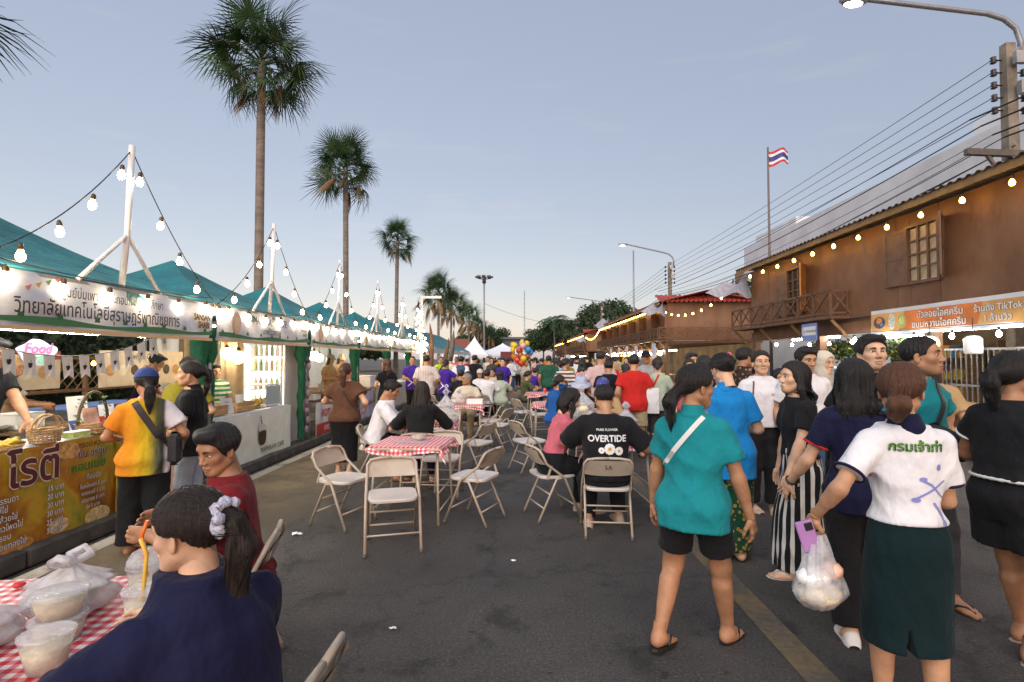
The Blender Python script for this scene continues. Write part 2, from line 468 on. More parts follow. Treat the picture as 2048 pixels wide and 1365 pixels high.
def head_field(h, sex='f', jaw=1.0, detail=True):
    F = Field((-.11, -.13, -.165), (.11, .135, .135), h)
    F.ell((0, -.012, .035), (.074, .093, .080), .01)
    F.ell((0, .022, -.030), (.060*jaw, .064, .078), .03)
    F.ell((0, .056, -.090), (.026*jaw, .026, .022), .03)
    for sx in (-1, 1):
        F.cone((sx*.050*jaw, -.002, -.055), .020, (sx*.018*jaw, .056, -.092), .017, .03)
        F.ell((sx*.042, .052, -.020), (.022, .020, .018), .025)
        F.ell((sx*.076, -.006, -.012), (.007, .018, .031), .006, rot=np.array(Matrix.Rotation(sx*.35, 3, 'Z')))
        F.ell((sx*.082, .000, -.008), (.004, .008, .014), .006, '-')
    F.ell((0, .066, .030), (.050, .018, .016), .03)
    if detail:
        for sx in (-1, 1):
            F.ell((sx*.031, .094, .004), (.020, .016, .011), .016, '-')
            F.ell((sx*.031, .066, .003), (.0145, .0135, .0125), .004)
    F.cone((0, .080, .012), .008, (0, .100, -.028), .0115, .014)
    if detail:
        for sx in (-1, 1): F.ell((sx*.0125, .091, -.033), (.0085, .010, .0075), .008)
        F.ell((0, .084, -.061), (.024, .011, .008), .009); F.ell((0, .083, -.073), (.020, .011, .008), .007)
        F.ell((0, .102, -.0668), (.022, .012, .0022), .004, '-')
    F.cone((0, -.026, -.05), .050 if sex == 'm' else .045, (0, -.040, -.15), .050 if sex == 'm' else .044, .025)
    return F.surf()

def face_decals(V, Q, sex, look=(0, 0), smile=0, closed=.0, brow=1.0, lip=1.0):
    """eyes, brows and lips drawn as outlines laid on the head's own surface: (verts, faces, slot)"""
    bv = BVHTree.FromPolygons([tuple(map(float, p)) for p in V], [tuple(map(int, q)) for q in Q])
    out_v, out_f, out_m = [], [], []
    def put(pts, c, off, slot, ang=0):
        ps = []
        for x, z in [c]+pts:
            hit = bv.ray_cast(Vector((x, .2, z)), Vector((0, -1, 0)))[0]
            y = hit.y if hit is not None else .08
            ps.append((x, y+off, z))
        o = len(out_v); out_v.extend(ps); n = len(pts)
        for i in range(n): out_f.append((o, o+1+(i+1) % n, o+1+i)); out_m.append(slot)
    for sx in (-1, 1):
        ex, ez = sx*.0315, .0035; w = .0150; hu = .0066*(1-closed); hd = .0048*(1-closed*.6)
        def alm(g, dz=0, cl=1.0):
            P = []
            for i in range(16):
                a = 2*PI*i/16; c, s = math.cos(a), math.sin(a)
                P.append((ex+sx*c*w*g, ez+dz+(s*(hu if s > 0 else hd))*g*cl*(1-.25*abs(c)**3)+c*.0014))
            return P
        put(alm(1.22, .0012), (ex, ez), .0010, 1)
        put(alm(1.0), (ex, ez), .0016, 2)
        ix = ex+look[0]*.006
        P = []
        for i in range(12):
            a = 2*PI*i/12; P.append((ix+.0062*math.cos(a), min(ez+hu*.98, max(ez-hd*.9, ez+.0005+.0062*math.sin(a)))))
        put(P, (ix, ez), .0022, 3)
        bw = .0045 if sex == 'm' else .0032
        up = []; dn = []
        for i in range(7):
            t = i/6; x = sx*(.014+.036*t); z = .0225+.006*math.sin(t*2.6)-.003*t; th = bw*brow*(1-.65*t)
            up.append((x, z+th)); dn.append((x, z-th))
        pts = up+dn[::-1]
        put(pts, (sx*.03, .026), .0014, 3)
    lw = .0225*(1+.25*smile)
    P = []
    for i in range(20):
        a = 2*PI*i/20; c, s = math.cos(a), math.sin(a)
        z = -.0667+s*(.0075 if s > 0 else .0088)*lip*(1-.2*abs(c))*(1-abs(c)**5*.3)
        if s > 0: z -= .0018*math.exp(-(c/.18)**2)
        z += abs(c)**2*.006*smile
        P.append((c*lw, z))
    put(P, (0, -.0667), .0009, 4)
    # dark parting line of the mouth
    P = [(lw*.92*(-1+2*i/8), -.0664+.0006+abs(-1+2*i/8)**2*.006*smile+.0007) for i in range(9)]
    Q2 = [(x, z-.0014) for x, z in P][::-1]
    put(P+Q2, (0, -.0668), .0016, 1)
    if smile > .8:
        P = [(lw*.7*math.cos(2*PI*i/14), -.0668+.0032*math.sin(2*PI*i/14)+abs(math.cos(2*PI*i/14))**2*.004) for i in range(14)]
        put(P, (0, -.0668), .0020, 2)
    return out_v, out_f, out_m

def hairline(style):
    if style in ('short', 'crop'): return (-.11, -.07, -.035, -.012, .004, .014, .030, .050, .072, .10), (-.088, -.082, -.050, .002, .000, -.024, -.010, .040, .066 if style == 'short' else .074, .082)
    if style in ('long', 'bob', 'half'): return (-.12, .0, .018, .034, .052, .072, .10), (-.17, -.17, -.15, -.05, .040, .072, .086)
    return (-.12, -.085, -.055, -.030, -.008, .016, .040, .062, .080, .10), (-.066, -.064, -.034, .004, .012, .006, .022, .052, .078, .086)
def hair_field(style, h, L=.3, seed=1, vol=1.0, part=0):
    rg = np.random.RandomState(seed)
    zlo = -.16
    if style in ('long', 'pony', 'half'): zlo = -.12-L
    F = Field((-.16, -.24, zlo-.04), (.16, .15, .165), h)
    ph = rg.uniform(0, 6.28, 6)
    def strand(X, Y, Z):
        th = np.arctan2(X, Y+.02)
        return .0022*np.sin(23*th+8*Z+ph[0])+.0016*np.sin(41*th-14*Z+ph[1])+.0012*np.sin(67*th+5*Z+ph[2])
    def smod(X, Y, Z): return strand(X, Y, Z)
    t = (.013 if style in ('short', 'crop') else .012)*vol
    if style == 'crop': t = .005
    # cap
    def cap(X, Y, Z):
        r = (.076+t, .095+t, .082+t*1.15)
        x, y, z = X/r[0], (Y+.012)/r[1], (Z-.035)/r[2]
        k0 = np.sqrt(x*x+y*y+z*z); k1 = np.sqrt((x/r[0])**2+(y/r[1])**2+(z/r[2])**2)
        d = k0*(k0-1)/np.maximum(k1, 1e-6)
        low = {'short': -.035, 'crop': -.02, 'bob': -.13}.get(style, -.062)
        if style == 'bob':
            r2 = math.sqrt(1); 
            q = np.sqrt((X/(.088))**2+((Y+.02)/.085)**2); d2 = np.maximum((q-1)*.085, Z-.05)
            d = np.minimum(d, d2)
        # the hairline: the face's own ellipse is left free, sideburns end at the ear
        ln = np.interp(Y, *hairline(style)).astype(np.float32)
        jig = .0015*np.sin(70*X+ph[2])+.0015*np.sin(50*Y+ph[1])
        f = (ln+jig-Z)*.75+.10*(np.abs(X) < .03)*np.maximum(0, np.abs(X)-.03)
        f = f-.010*np.maximum(0, 1-np.abs(X)/.06)*(Y > .05)*0
        if style in ('short', 'crop'): d = d+t*(1-np.clip((Z+.085)/.12, .25, 1))
        return np.maximum(np.maximum(d+smod(X, Y, Z), f), low-.08-Z)
    F.put(cap, (-.12, -.13, zlo), (.12, .13, .14), .008)
    if style == 'short':
        for i in range(7):
            a = -1.2+2.4*i/6; F.ell((.045*math.sin(a)*1.2, .062+.012*math.cos(a)-.03*abs(math.sin(a)), .092+.006*rg.rand()), (.024, .030, .020*vol), .016)
    if style in ('pony', 'lowpony'):
        y0 = -.112; z0 = .030 if style == 'pony' else -.045
        if style == 'pony': F.ell((0, -.09, z0), (.034, .03, .03), .03)
        pts = [V3(0, y0, z0), V3(0, y0-.04, z0-.015), V3(.006, y0-.052, z0-.25*L), V3(-.004, y0-.040, z0-.62*L), V3(.008, y0-.020, z0-L)]
        rs = [.019, .030, .036*vol, .030*vol, .007]
        for i in range(4): F.cone(pts[i], rs[i], pts[i+1], rs[i+1], .018, mod=lambda X, Y, Z: .0035*np.sin(95*X+20*Z+ph[3])+.003*np.sin(80*Y-16*Z+ph[4])+.002*np.sin(170*X+90*Y), squash=((0, 1, 0), .8))
    elif style == 'bun':
        F.ell((0, -.105, .03 if L > .2 else -.03), (.046, .040, .042), .012)
        for i in range(4): F.ell((.03*math.cos(i*1.6), -.115+.02*math.sin(i*2), .03*(1 if L > .2 else -1)+.028*math.sin(i*1.6)), (.026, .022, .022), .006)
    elif style in ('long', 'half'):
        L0 = [(-L-.02, 0, -.085, .050, .014, .014), (-L*.8, 0, -.095, .082, .022, .022), (-L*.45, 0, -.095, .098*vol, .034, .032), (-.09, 0, -.068, .094*vol, .048, .050), (.0, 0, -.035, .090, .045, .070), (.06, 0, -.03, .078, .04, .065)]
        F.loft(L0, 2.2, .02, mod=lambda X, Y, Z: .0032*np.sin(85*X+9*Z+ph[3])+.0024*np.sin(150*X-14*Z+ph[4])+(.02*np.sin(31*X+ph[5])*(Z < -L*.7)*.4))
        if style == 'long':
            for sx in (-1, 1):
                F.cone((sx*.078, .012, .03), .016, (sx*.088, .000, -.08), .022, .015); F.cone((sx*.088, .0, -.08), .022, (sx*.092, -.03, -.18), .016, .02)
    return F.surf()

def hand_mesh(h, side, curl=.35, spread=1.0, thumb=.3, point=0):
    """hand-local: wrist at origin, fingers along -Z, palm faces -Y*, thumb to +X*side"""
    F = Field((-.085, -.10, -.215), (.085, .075, .035), h)
    F.cone((-.020, 0, -.035), .021, (-.022, 0, -.082), .019, .02, squash=((0, 1, 0), .72))
    F.cone((.014, 0, -.030), .021, (.022, 0, -.080), .019, .02, squash=((0, 1, 0), .72))
    F.cone((0, 0, .03), .024, (0, 0, -.03), .024, .02, squash=((0, 1, 0), .80))
    for i, (bx, ln, r) in enumerate(((.030, .070, .0088), (.011, .079, .0092), (-.010, .073, .0088), (-.029, .056, .0078))):
        p = V3(bx, 0, -.088+.004*abs(i-1)); a = curl*(.8+.12*i) if not (point and i == 0) else .1
        ang = a*.7; s = (bx)*.9*spread
        for j, fr in enumerate((.44, .31, .25)):
            d = V3(math.sin(s)*.8, -math.sin(ang), -math.cos(ang)); q = p+unit(d)*ln*fr
            F.cone(p, r*(1-.09*j), q, r*(1-.09*(j+1)), .006 if j else .010); p = q; ang += a*(1.05 if j == 0 else .8)
    p = V3(.028, -.004, -.022); q = V3(.052, -.018-.02*thumb, -.052); F.cone(p, .017, q, .012, .014)
    r_ = q+unit(V3(.35-.7*thumb, -.35-.4*thumb, -.9))*.032; F.cone(q, .0115, r_, .0098, .006)
    e = r_+unit(V3(.05-.8*thumb, -.3-.4*thumb, -.9))*.024; F.cone(r_, .0100, e, .0080, .006)
    V, Q = F.surf()
    V = V.copy()
    if side < 0: V[:, 0] *= -1; Q = Q[:, ::-1]
    return V, Q
def foot_mesh(h):
    """foot-local: ankle at origin, toes along +Y, right foot, sole at z=-.07"""
    F = Field((-.07, -.09, -.085), (.07, .20, .06), h)
    F.cone((0, -.005, .05), .034, (0, -.012, -.015), .036, .02); F.ell((0, -.028, -.040), (.032, .040, .032), .03)
    F.cone((0, .01, -.022), .032, (-.008, .10, -.052), .022, .03, squash=((1, 0, 0), 1.25)); F.ell((-.004, .105, -.052), (.045, .035, .019), .02)
    F.ell((.01, .05, -.052), (.036, .06, .018), .03)
    for i, (x, y, r) in enumerate(((-.030, .155, .0125), (-.010, .158, .010), (.006, .152, .0093), (.020, .143, .0088), (.033, .131, .0085))):
        F.cone((x*.9, .115, -.054), r*1.05, (x, y, -.060), r, .006)
    F.put(lambda X, Y, Z: Z+.0695+0*X+0*Y, (-.07, -.09, -.09), (.07, .2, -.0695), 0, '-')
    return F.surf()
_STR = {}
def hair_strands(v, q, HV, HQ, st, L, n=620):
    """fine ribbons combed over the hair's surface, running a little past the hairline"""
    A = np.concatenate([HV, v]); Fc = [tuple(map(int, f)) for f in HQ]+[tuple(int(i)+len(HV) for i in f) for f in q]
    bv = BVHTree.FromPolygons([tuple(map(float, p)) for p in A], Fc); rg = np.random.RandomState(len(v)); c = V3(0, -.012, .035); V = []; Q = []
    tie = V3(0, -.125, {'pony': .03, 'lowpony': -.045, 'bun': .03 if L > .2 else -.03}.get(st, 0)); capv = v[(v[:, 2] > -.11) & (v[:, 1] > -.12)]
    def cast(o, d, off):
        h = bv.ray_cast(Vector(o), Vector(d))[0]
        return None if h is None else np.array(h)-np.array(d)*off
    for i in range(n):
        p0 = capv[rg.randint(len(capv))].astype(float); off = .0008+.0022*rg.rand()**2+(.005*rg.rand() if i % 12 == 0 else 0); P = []; w = .0011+.0007*rg.rand()
        if st in ('pony', 'lowpony', 'bun'):
            if i % 3 == 0 and st != 'bun':
                a = rg.uniform(0, 6.28); rr = .034*rg.rand()**.4; z0 = tie[2]; e = L*rg.uniform(.75, 1.10); P = [V3(math.cos(a)*rr*s+.008*math.sin(t*5+a), tie[1]-.040+.03*t*t+math.sin(a)*rr*s*.8, z0-e*t) for t, s in ((0, .7), (.2, 1.05), (.45, 1.05), (.7, .9), (.9, .6), (1, .35))]
            else:
                s0 = unit(p0-c); s0 = unit(s0+unit(s0-unit(tie-c))*.10*rg.rand())
                for t in (0, .15, .32, .5, .7, .9):
                    d = unit(s0*(1-t)+unit(tie-c)*t); P.append(cast(c+d*.3, -d, off))
        elif st in ('long', 'bob', 'half'):
            az = rg.uniform(-PI, PI) if i % 2 else math.atan2(p0[0], p0[1]+.03); zt = rg.uniform(.02, .115); zb = (-.12 if st == 'bob' else -L)*rg.uniform(.6, 1.05); wv = rg.uniform(-.12, .12)
            for t in (0, .12, .3, .5, .7, .88, 1):
                a = az*(1+.0*t)+wv*math.sin(t*4); z = zt+(zb-zt)*t; d = V3(math.sin(a), math.cos(a), 0); P.append(cast(V3(0, -.04, z)+d*.3, -d, off+.003*t*rg.rand()))
            if abs(az) < 1.15: P = [p for p in P if p is not None and p[2] > .070]
        else:
            wh = V3(.01, -.05, .13); s0 = unit(p0-c); g = unit(p0-wh)
            for t in (0, .3, .6, 1):
                d = unit(s0+g*t*(.42 if st == 'short' else .2)); P.append(cast(c+d*.3, -d, off*(1+t)))
        P = [p for p in P if p is not None and (p[1] < -.115 or st in ('long', 'half') or p[2] > float(np.interp(p[1], *hairline(st)))+(.042 if st in ('short', 'crop') and p[1] < -.02 else -.005))]
        if len(P) < 3 or max(np.linalg.norm(P[k+1]-P[k]) for k in range(len(P)-1)) > .16: continue
        o = len(V)
        for k, p in enumerate(P):
            tg = unit(P[min(k+1, len(P)-1)]-P[max(k-1, 0)]); sd = unit(np.cross(tg, p-V3(0, -.03, p[2] if st in ('long', 'half') else .03)))*w*(.35 if k in (0, len(P)-1) else 1); V += [p-sd, p+sd]
        Q += [(o+2*k, o+2*k+1, o+2*k+3, o+2*k+2) for k in range(len(P)-1)]
    return np.array(V), np.array(Q)
_HEAD = {}; _HAND = {}; _FOOT = {}; _HAIR = {}
def head_cached(h, sex, jaw, **dk):
    k = (h, sex, jaw, tuple(sorted(dk.items())))
    if k not in _HEAD:
        V, Q = head_field(h, sex, jaw, h <= .008)
        D = face_decals(V, Q, sex, **dk)
        _HEAD[k] = (V, Q, D)
    return _HEAD[k]

SKIN = {}
def skin(tone):
    c = {'l': (.60, .36, .235), 'm': (.46, .25, .145), 't': (.36, .18, .098), 'd': (.25, .12, .065)}[tone]
    m = mat('skin_'+tone, c, .5, var=.20, vscale=11, bump=.22, bscale=190, bdist=.004, spec=.4)
    b = m.node_tree.nodes['Principled BSDF']
    if 'Subsurface Weight' in b.inputs: b.inputs['Subsurface Weight'].default_value = .22; b.inputs['Subsurface Scale'].default_value = .012; b.inputs['Subsurface Radius'].default_value = (1, .4, .2)
    return m
def hair_mat(kind='black'):
    nm = 'hair_'+kind
    if nm in MATS: return MATS[nm]
    c = {'black': (.012, .010, .010), 'brown': (.075, .030, .016), 'dark': (.022, .014, .011), 'grey': (.22, .21, .20), 'auburn': (.10, .04, .02)}[kind]
    m, nt, b = _nt(nm)
    n = _noise(nt, 240, 5, .7, stretch=(1, 1, .05)); n2 = _noise(nt, 7, 3)
    r = _ramp(nt, n.outputs['Fac'], [(.3, tuple(x*.5 for x in c)), (.75, tuple(x*1.5 for x in c))])
    nt.links.new(r.outputs[0], b.inputs['Base Color'])
    r2 = _ramp(nt, n2.outputs['Fac'], [(.3, (.38,)*3), (.7, (.56,)*3)]); nt.links.new(r2.outputs[0], b.inputs['Roughness'])
    nt.links.new(_bump(nt, n.outputs['Fac'], 1.0, .008).outputs[0], b.inputs['Normal'])
    b.inputs['Specular IOR Level'].default_value = .45
    MATS[nm] = m; return m
def head_mats(tone, lip=None, hair='black'):
    lc = {'l': (.50, .17, .15), 'm': (.40, .16, .13), 't': (.30, .12, .095), 'd': (.20, .08, .065)}[tone]
    return [skin(tone), mat('lash_line', (.03, .018, .014), .6, var=0), mat('eye_white', (.72, .70, .67), .25, var=0), mat('iris_brow', (.018, .012, .010), .35, var=0),
            mat('lips_'+(lip or tone), (.55, .08, .09) if lip == 'red' else lc, .38, var=.05)]

def skeleton(sp):
    H = sp['H']; w = sp.get('w', 1.0); sex = sp.get('sex', 'f'); J = {}
    sit = sp.get('sit'); lean = sp.get('lean', .03)
    fl = sp.get('fl', (-.07, .02, .1)); fr = sp.get('fr', (.07, -.02, -.1))     # left and right foot: x, y, yaw (toes out), optional heel lift
    th, sh_ = .245*H, .238*H; ank = .043*H
    if sit: pz = sit.get('z', .50)
    else:
        pz = .525*H
        for f in (fl, fr):
            d = math.hypot(f[1], abs(f[0])-.055*H); pz = min(pz, ank+(f[3] if len(f) > 3 else 0)+math.sqrt(max(.01, ((th+sh_)*.997)**2-d*d)))
    J['pz'] = pz
    tl = math.tan(lean); cs = math.cos(lean); side = sp.get('side', 0)
    J['cy'] = lambda z: tl*np.maximum(0, z-pz); J['cx'] = lambda z: side*np.maximum(0, z-pz)
    up = lambda f: pz+(f-.525)*H*cs        # height of a body fraction
    J['up'] = up
    tw = sp.get('twist', 0)
    swd = (.094 if sex == 'f' else .110)*H*(.6+.4*w)
    zs = up(.795)
    for s, n in ((-1, 'L'), (1, 'R')):
        J['sho'+n] = V3(s*swd*math.cos(tw)+side*(zs-pz), tl*(zs-pz)-.006*H+s*swd*math.sin(tw), zs)
        J['hip'+n] = V3(s*.052*H*w**.5, 0, pz)
        f = fl if s < 0 else fr
        lift = f[3] if len(f) > 3 else 0
        a = V3(f[0], f[1], ank+lift)
        kn, a = ik(J['hip'+n], a, th, sh_, sp.get('knee', (s*.12, 1, .05)))
        J['kne'+n], J['ank'+n] = kn, a; J['fyaw'+n] = -f[2]; J['fpit'+n] = -lift*5
        hd = sp.get('hl' if s < 0 else 'hr')
        ua, fa = .172*H, .150*H
        if hd is None: hd = (s*(.125*H*w**.5+.02), .03, pz-.02*H)
        wr = V3(hd[0], hd[1], hd[2]); pole = sp.get('pl' if s < 0 else 'pr', (s*.55, -1, -.2))
        el, wr = ik(J['sho'+n], wr, ua, fa, pole)
        J['elb'+n], J['wri'+n] = el, wr
    zn = up(.855)
    J['neck'] = V3(side*(zn-pz), tl*(zn-pz)-.004*H, zn)
    hs = H/1.66
    yaw, pitch = sp.get('hy', 0), sp.get('hp', 0)
    J['hR'] = rotm(yaw, pitch, sp.get('hroll', 0)); J['hs'] = hs*1.065*sp.get('hsz', 1.0)
    J['head'] = J['neck']+V3(side*.02, .022+tl*.06-.03*math.sin(-min(0, pitch))*0, 0)*1+V3(0, 0, .130*hs)+V3(-math.sin(yaw)*.012, math.cos(yaw)*.012-.010, 0)+V3(-math.sin(yaw), math.cos(yaw), 0)*(.045*math.sin(max(0, -pitch)))
    return J
def torso_levels(sp, J, g=0.0, only=None):
    H = sp['H']; w = sp.get('w', 1.0); f = sp.get('sex', 'f') == 'f'
    T = [(.455, .080, .050, .060), (.49, .100, .058, .074), (.525, .106 if f else .099, .060, .078), (.565, .098 if f else .094, .060, .066), (.615, .075 if f else .085, .055, .054),
         (.66, .077 if f else .089, .058, .056), (.71, .084 if f else .096, .072 if f else .066, .058), (.75, .086 if f else .101, .070 if f else .066, .060), (.783, .086 if f else .101, .057, .058), (.803, .078 if f else .090, .048, .054), (.822, .061 if f else .068, .042, .050), (.838, .049, .038, .045), (.862, .037, .034, .039)]
    if sp.get('belly'): T = [(z, rx*(1+.10*sp['belly']*math.exp(-((z-.60)/.07)**2)), a+.03*sp['belly']*math.exp(-((z-.60)/.07)**2), b) for z, rx, a, b in T]
    up = J['up']; out = []
    for z, rx, a, b in T:
        k = w if z < .8 else w**.5
        zz = up(z); out.append((zz, float(J['cx'](zz)), float(J['cy'](zz)), rx*H*k+g, a*H*k+g, b*H*k+g))
    return out

def _hang(T, p):
    def fn(v):
        v = np.array(v, float); a = -p*np.clip((.0-v[:, 2])/.10, 0, 1)*(v[:, 1] < .03)-p*np.clip((-.11-v[:, 1])/.03, 0, 1)*(v[:, 2] > 0)*0; y, z = v[:, 1]+.06, v[:, 2]+.02
        v2 = v.copy(); v2[:, 1] = y*np.cos(a)-z*np.sin(a)-.06; v2[:, 2] = y*np.sin(a)+z*np.cos(a)-.02; return T(v2)
    return fn
def make_person(label, sp, loc, yaw, wear=(), group=None, name='person'):
    """body (one continuous mesh) with hair and clothing as its children.  yaw: heading, 0 = away along +Y, positive to the left"""
    H = sp['H']; w = sp.get('w', 1.0); lod = sp.get('lod', 1)      # 0 near, 1 middle, 2 far
    hb, hh, hn = ((.0095, .0038, .0040), (.017, .0068, .008), (.024, .011, .014))[lod]
    J = skeleton(sp); tone = sp.get('tone', 'm'); hs = J['hs']
    pts = np.array([J[k+n] for k in ('sho', 'hip', 'kne', 'ank', 'elb', 'wri') for n in 'LR']+[J['neck']])
    lo = pts.min(0)-.24; hi = pts.max(0)+.22; lo[2] = -.02; hi[2] = J['neck'][2]+.10
    F = Field(lo, hi, hb)
    F.loft(torso_levels(sp, J), 2.25, .03, rnd=.02)
    for n, s in (('L', -1), ('R', 1)):
        A, B, C_ = J['hip'+n], J['kne'+n], J['ank'+n]; q = w**.8
        F.cone(A+V3(0, 0, -.01), .052*H*q, A+(B-A)*.35, .050*H*q, .03); F.cone(A+(B-A)*.35, .050*H*q, B, .036*H*q, .03)
        F.cone(B, .035*H*q, C_, .0215*H, .025); m = B+(C_-B)*.28; bk = unit(np.cross(np.cross(unit(C_-B), V3(0, 1, 0) if not sp.get('sit') else V3(0, .3, 1)), unit(C_-B)))
        F.cone(m-bk*.012*H, .031*H*q, B+(C_-B)*.62-bk*.004*H, .021*H*q, .03)
        S, E_, W_ = J['sho'+n], J['elb'+n], J['wri'+n]; q2 = w**.7*(1.0 if sp.get('sex', 'f') == 'f' else 1.12)
        F.cone(S, .0285*H*q2, E_, .0225*H*q2, .03); F.cone(E_, .0225*H*q2, W_, .0155*H*q2, .015); F.cone(E_+(W_-E_)*.1, .0245*H*q2, E_+(W_-E_)*.45, .0205*H*q2, .02); F.ell(E_-unit(W_-S)*.0+unit((E_-S)/.17-(W_-E_)/.15)*.012, (.017, .017, .017), .012)
        if lod == 2: 
            d = unit(W_-E_); F.cone(W_, .02, W_+d*.10, .014, .015)
    hc = J['head']; hm = J['hR']
    rb = hc+hm @ V3(0, -.022, -.06)*hs
    F.cone(J['neck']-V3(0, .004, .03), .033*H*(.85+.15*w), rb, (.050 if sp.get('sex') == 'm' else .045)*hs, .014)
    Vs, Qs, Ms = [], [], []; off = 0
    def join(V, Q, m):
        nonlocal off
        Vs.append(V); Q = np.asarray(Q); Qs.append(Q+off); Ms.append(np.full(len(Q), 0) if np.isscalar(m) else np.asarray(m)); off += len(V)
    V, Q = F.surf(); join(V, Q, 0)
    dk = dict(look=sp.get('look', (0, 0)), smile=sp.get('smile', 0), closed=sp.get('closed', .12), brow=sp.get('brow', 1.0), lip=sp.get('lipsz', 1.0))
    HV, HQ, D = head_cached(hh, sp.get('sex', 'f'), sp.get('jaw', 1.0 if sp.get('sex') == 'm' else .95), **dk)
    T = lambda v: (np.asarray(v, float)*hs) @ hm.T+hc
    join(T(HV), HQ, 0)
    if not sp.get('noface') and lod < 2:
        dv, df, dm = D
        tri = np.array(df); join(T(np.array(dv)), np.concatenate([tri, tri[:, 2:3]], 1), dm)
    if lod < 2:
        for n, s in (('L', -1), ('R', 1)):
            hp = dict(sp.get('hand', {})); hp.update(sp.get('hand'+n, {}))
            key = (hn, s, tuple(sorted((k, v) for k, v in hp.items() if k not in ('palm', 'dir'))))
            if key not in _HAND: _HAND[key] = hand_mesh(hn, s, **{k: v for k, v in hp.items() if k not in ('palm', 'dir')})
            hv, hq = _HAND[key]
            d = unit(np.array(hp['dir'], float)) if 'dir' in hp else unit(unit(J['wri'+n]-J['elb'+n])+V3(0, 0, -.35))
            pn = np.array(hp.get('palm', (-s*1.0, .15, 0)), float); pn = unit(pn-d*(pn@d))
            # hand axes: -Z along d, -Y = palm side
            zc = -d; yc = -pn; xc = np.cross(yc, zc)
            M = np.stack([xc, yc, zc], 1); sc = H/1.62*(.92 if sp.get('sex', 'f') == 'f' else 1.04)
            if float(np.linalg.det(M)) < 0: M[:, 0] *= -1
            join((hv*sc) @ M.T+J['wri'+n], hq, 0)
    fh = (.0055, .009, .016)[lod]
    if fh not in _FOOT: _FOOT[fh] = foot_mesh(fh)
    fv, fq = _FOOT[fh]; fs = .043*H/.0695
    foots = {}
    for n, s in (('L', -1), ('R', 1)):
        M = rotm(J['fyaw'+n]*1.0, J['fpit'+n]); v = fv.copy(); q = fq
        if s > 0: pass
        else: v[:, 0] *= -1; q = q[:, ::-1]
        vv = (v*fs) @ M.T+J['ank'+n]; foots[n] = (M, fs, J['ank'+n]); join(vv, q, 0)
    J['foots'] = foots
    me = mesh_np(name, np.concatenate(Vs), np.concatenate(Qs), head_mats(tone, sp.get('lip')), np.concatenate(Ms))
    o = link(name, me, None, loc, (0, 0, yaw)); tag(o, label, 'person', group)
    ctx = dict(o=o, sp=sp, J=J, H=H, hb=hb*(.95 if lod else 1), T=T, lod=lod, lo=lo, hi=hi)
    hr = sp.get('hair', ('pony', .28)); pitch0 = sp.get('hp', 0)
    if hr:
        st, L = hr[0], hr[1]; key = (st, L, lod, hr[3] if len(hr) > 3 else 1, sp.get('vol', 1.0))
        if key not in _HAIR: _HAIR[key] = hair_field(st, (.0055, .0085, .013)[lod], L, key[3], sp.get('vol', 1.0))
        v, q = _HAIR[key]
        if st in ('long', 'pony', 'half') and abs(pitch0) > .1: T = _hang(T, pitch0)   # hair hangs down when the head tilts
        link('hair', mesh_np('hair', T(v), q, [hair_mat(hr[2] if len(hr) > 2 else 'black')]), o)
        if lod == 0 and st != 'crop' or lod == 0:
            ks = key+(hh,)
            if ks not in _STR: _STR[ks] = hair_strands(v, q, HV, HQ, st, L)
            sv, sq = _STR[ks]; link('hair_strands', mesh_np('hair_strands', T(sv), sq, [hair_mat(hr[2] if len(hr) > 2 else 'black')]), o)['kind'] = 'stuff'
    for fn in wear: fn(ctx)
    o['_j'] = 0; del o['_j']
    ctx['J'] = J; o_ctx[o.name] = ctx
    return o
o_ctx = {}
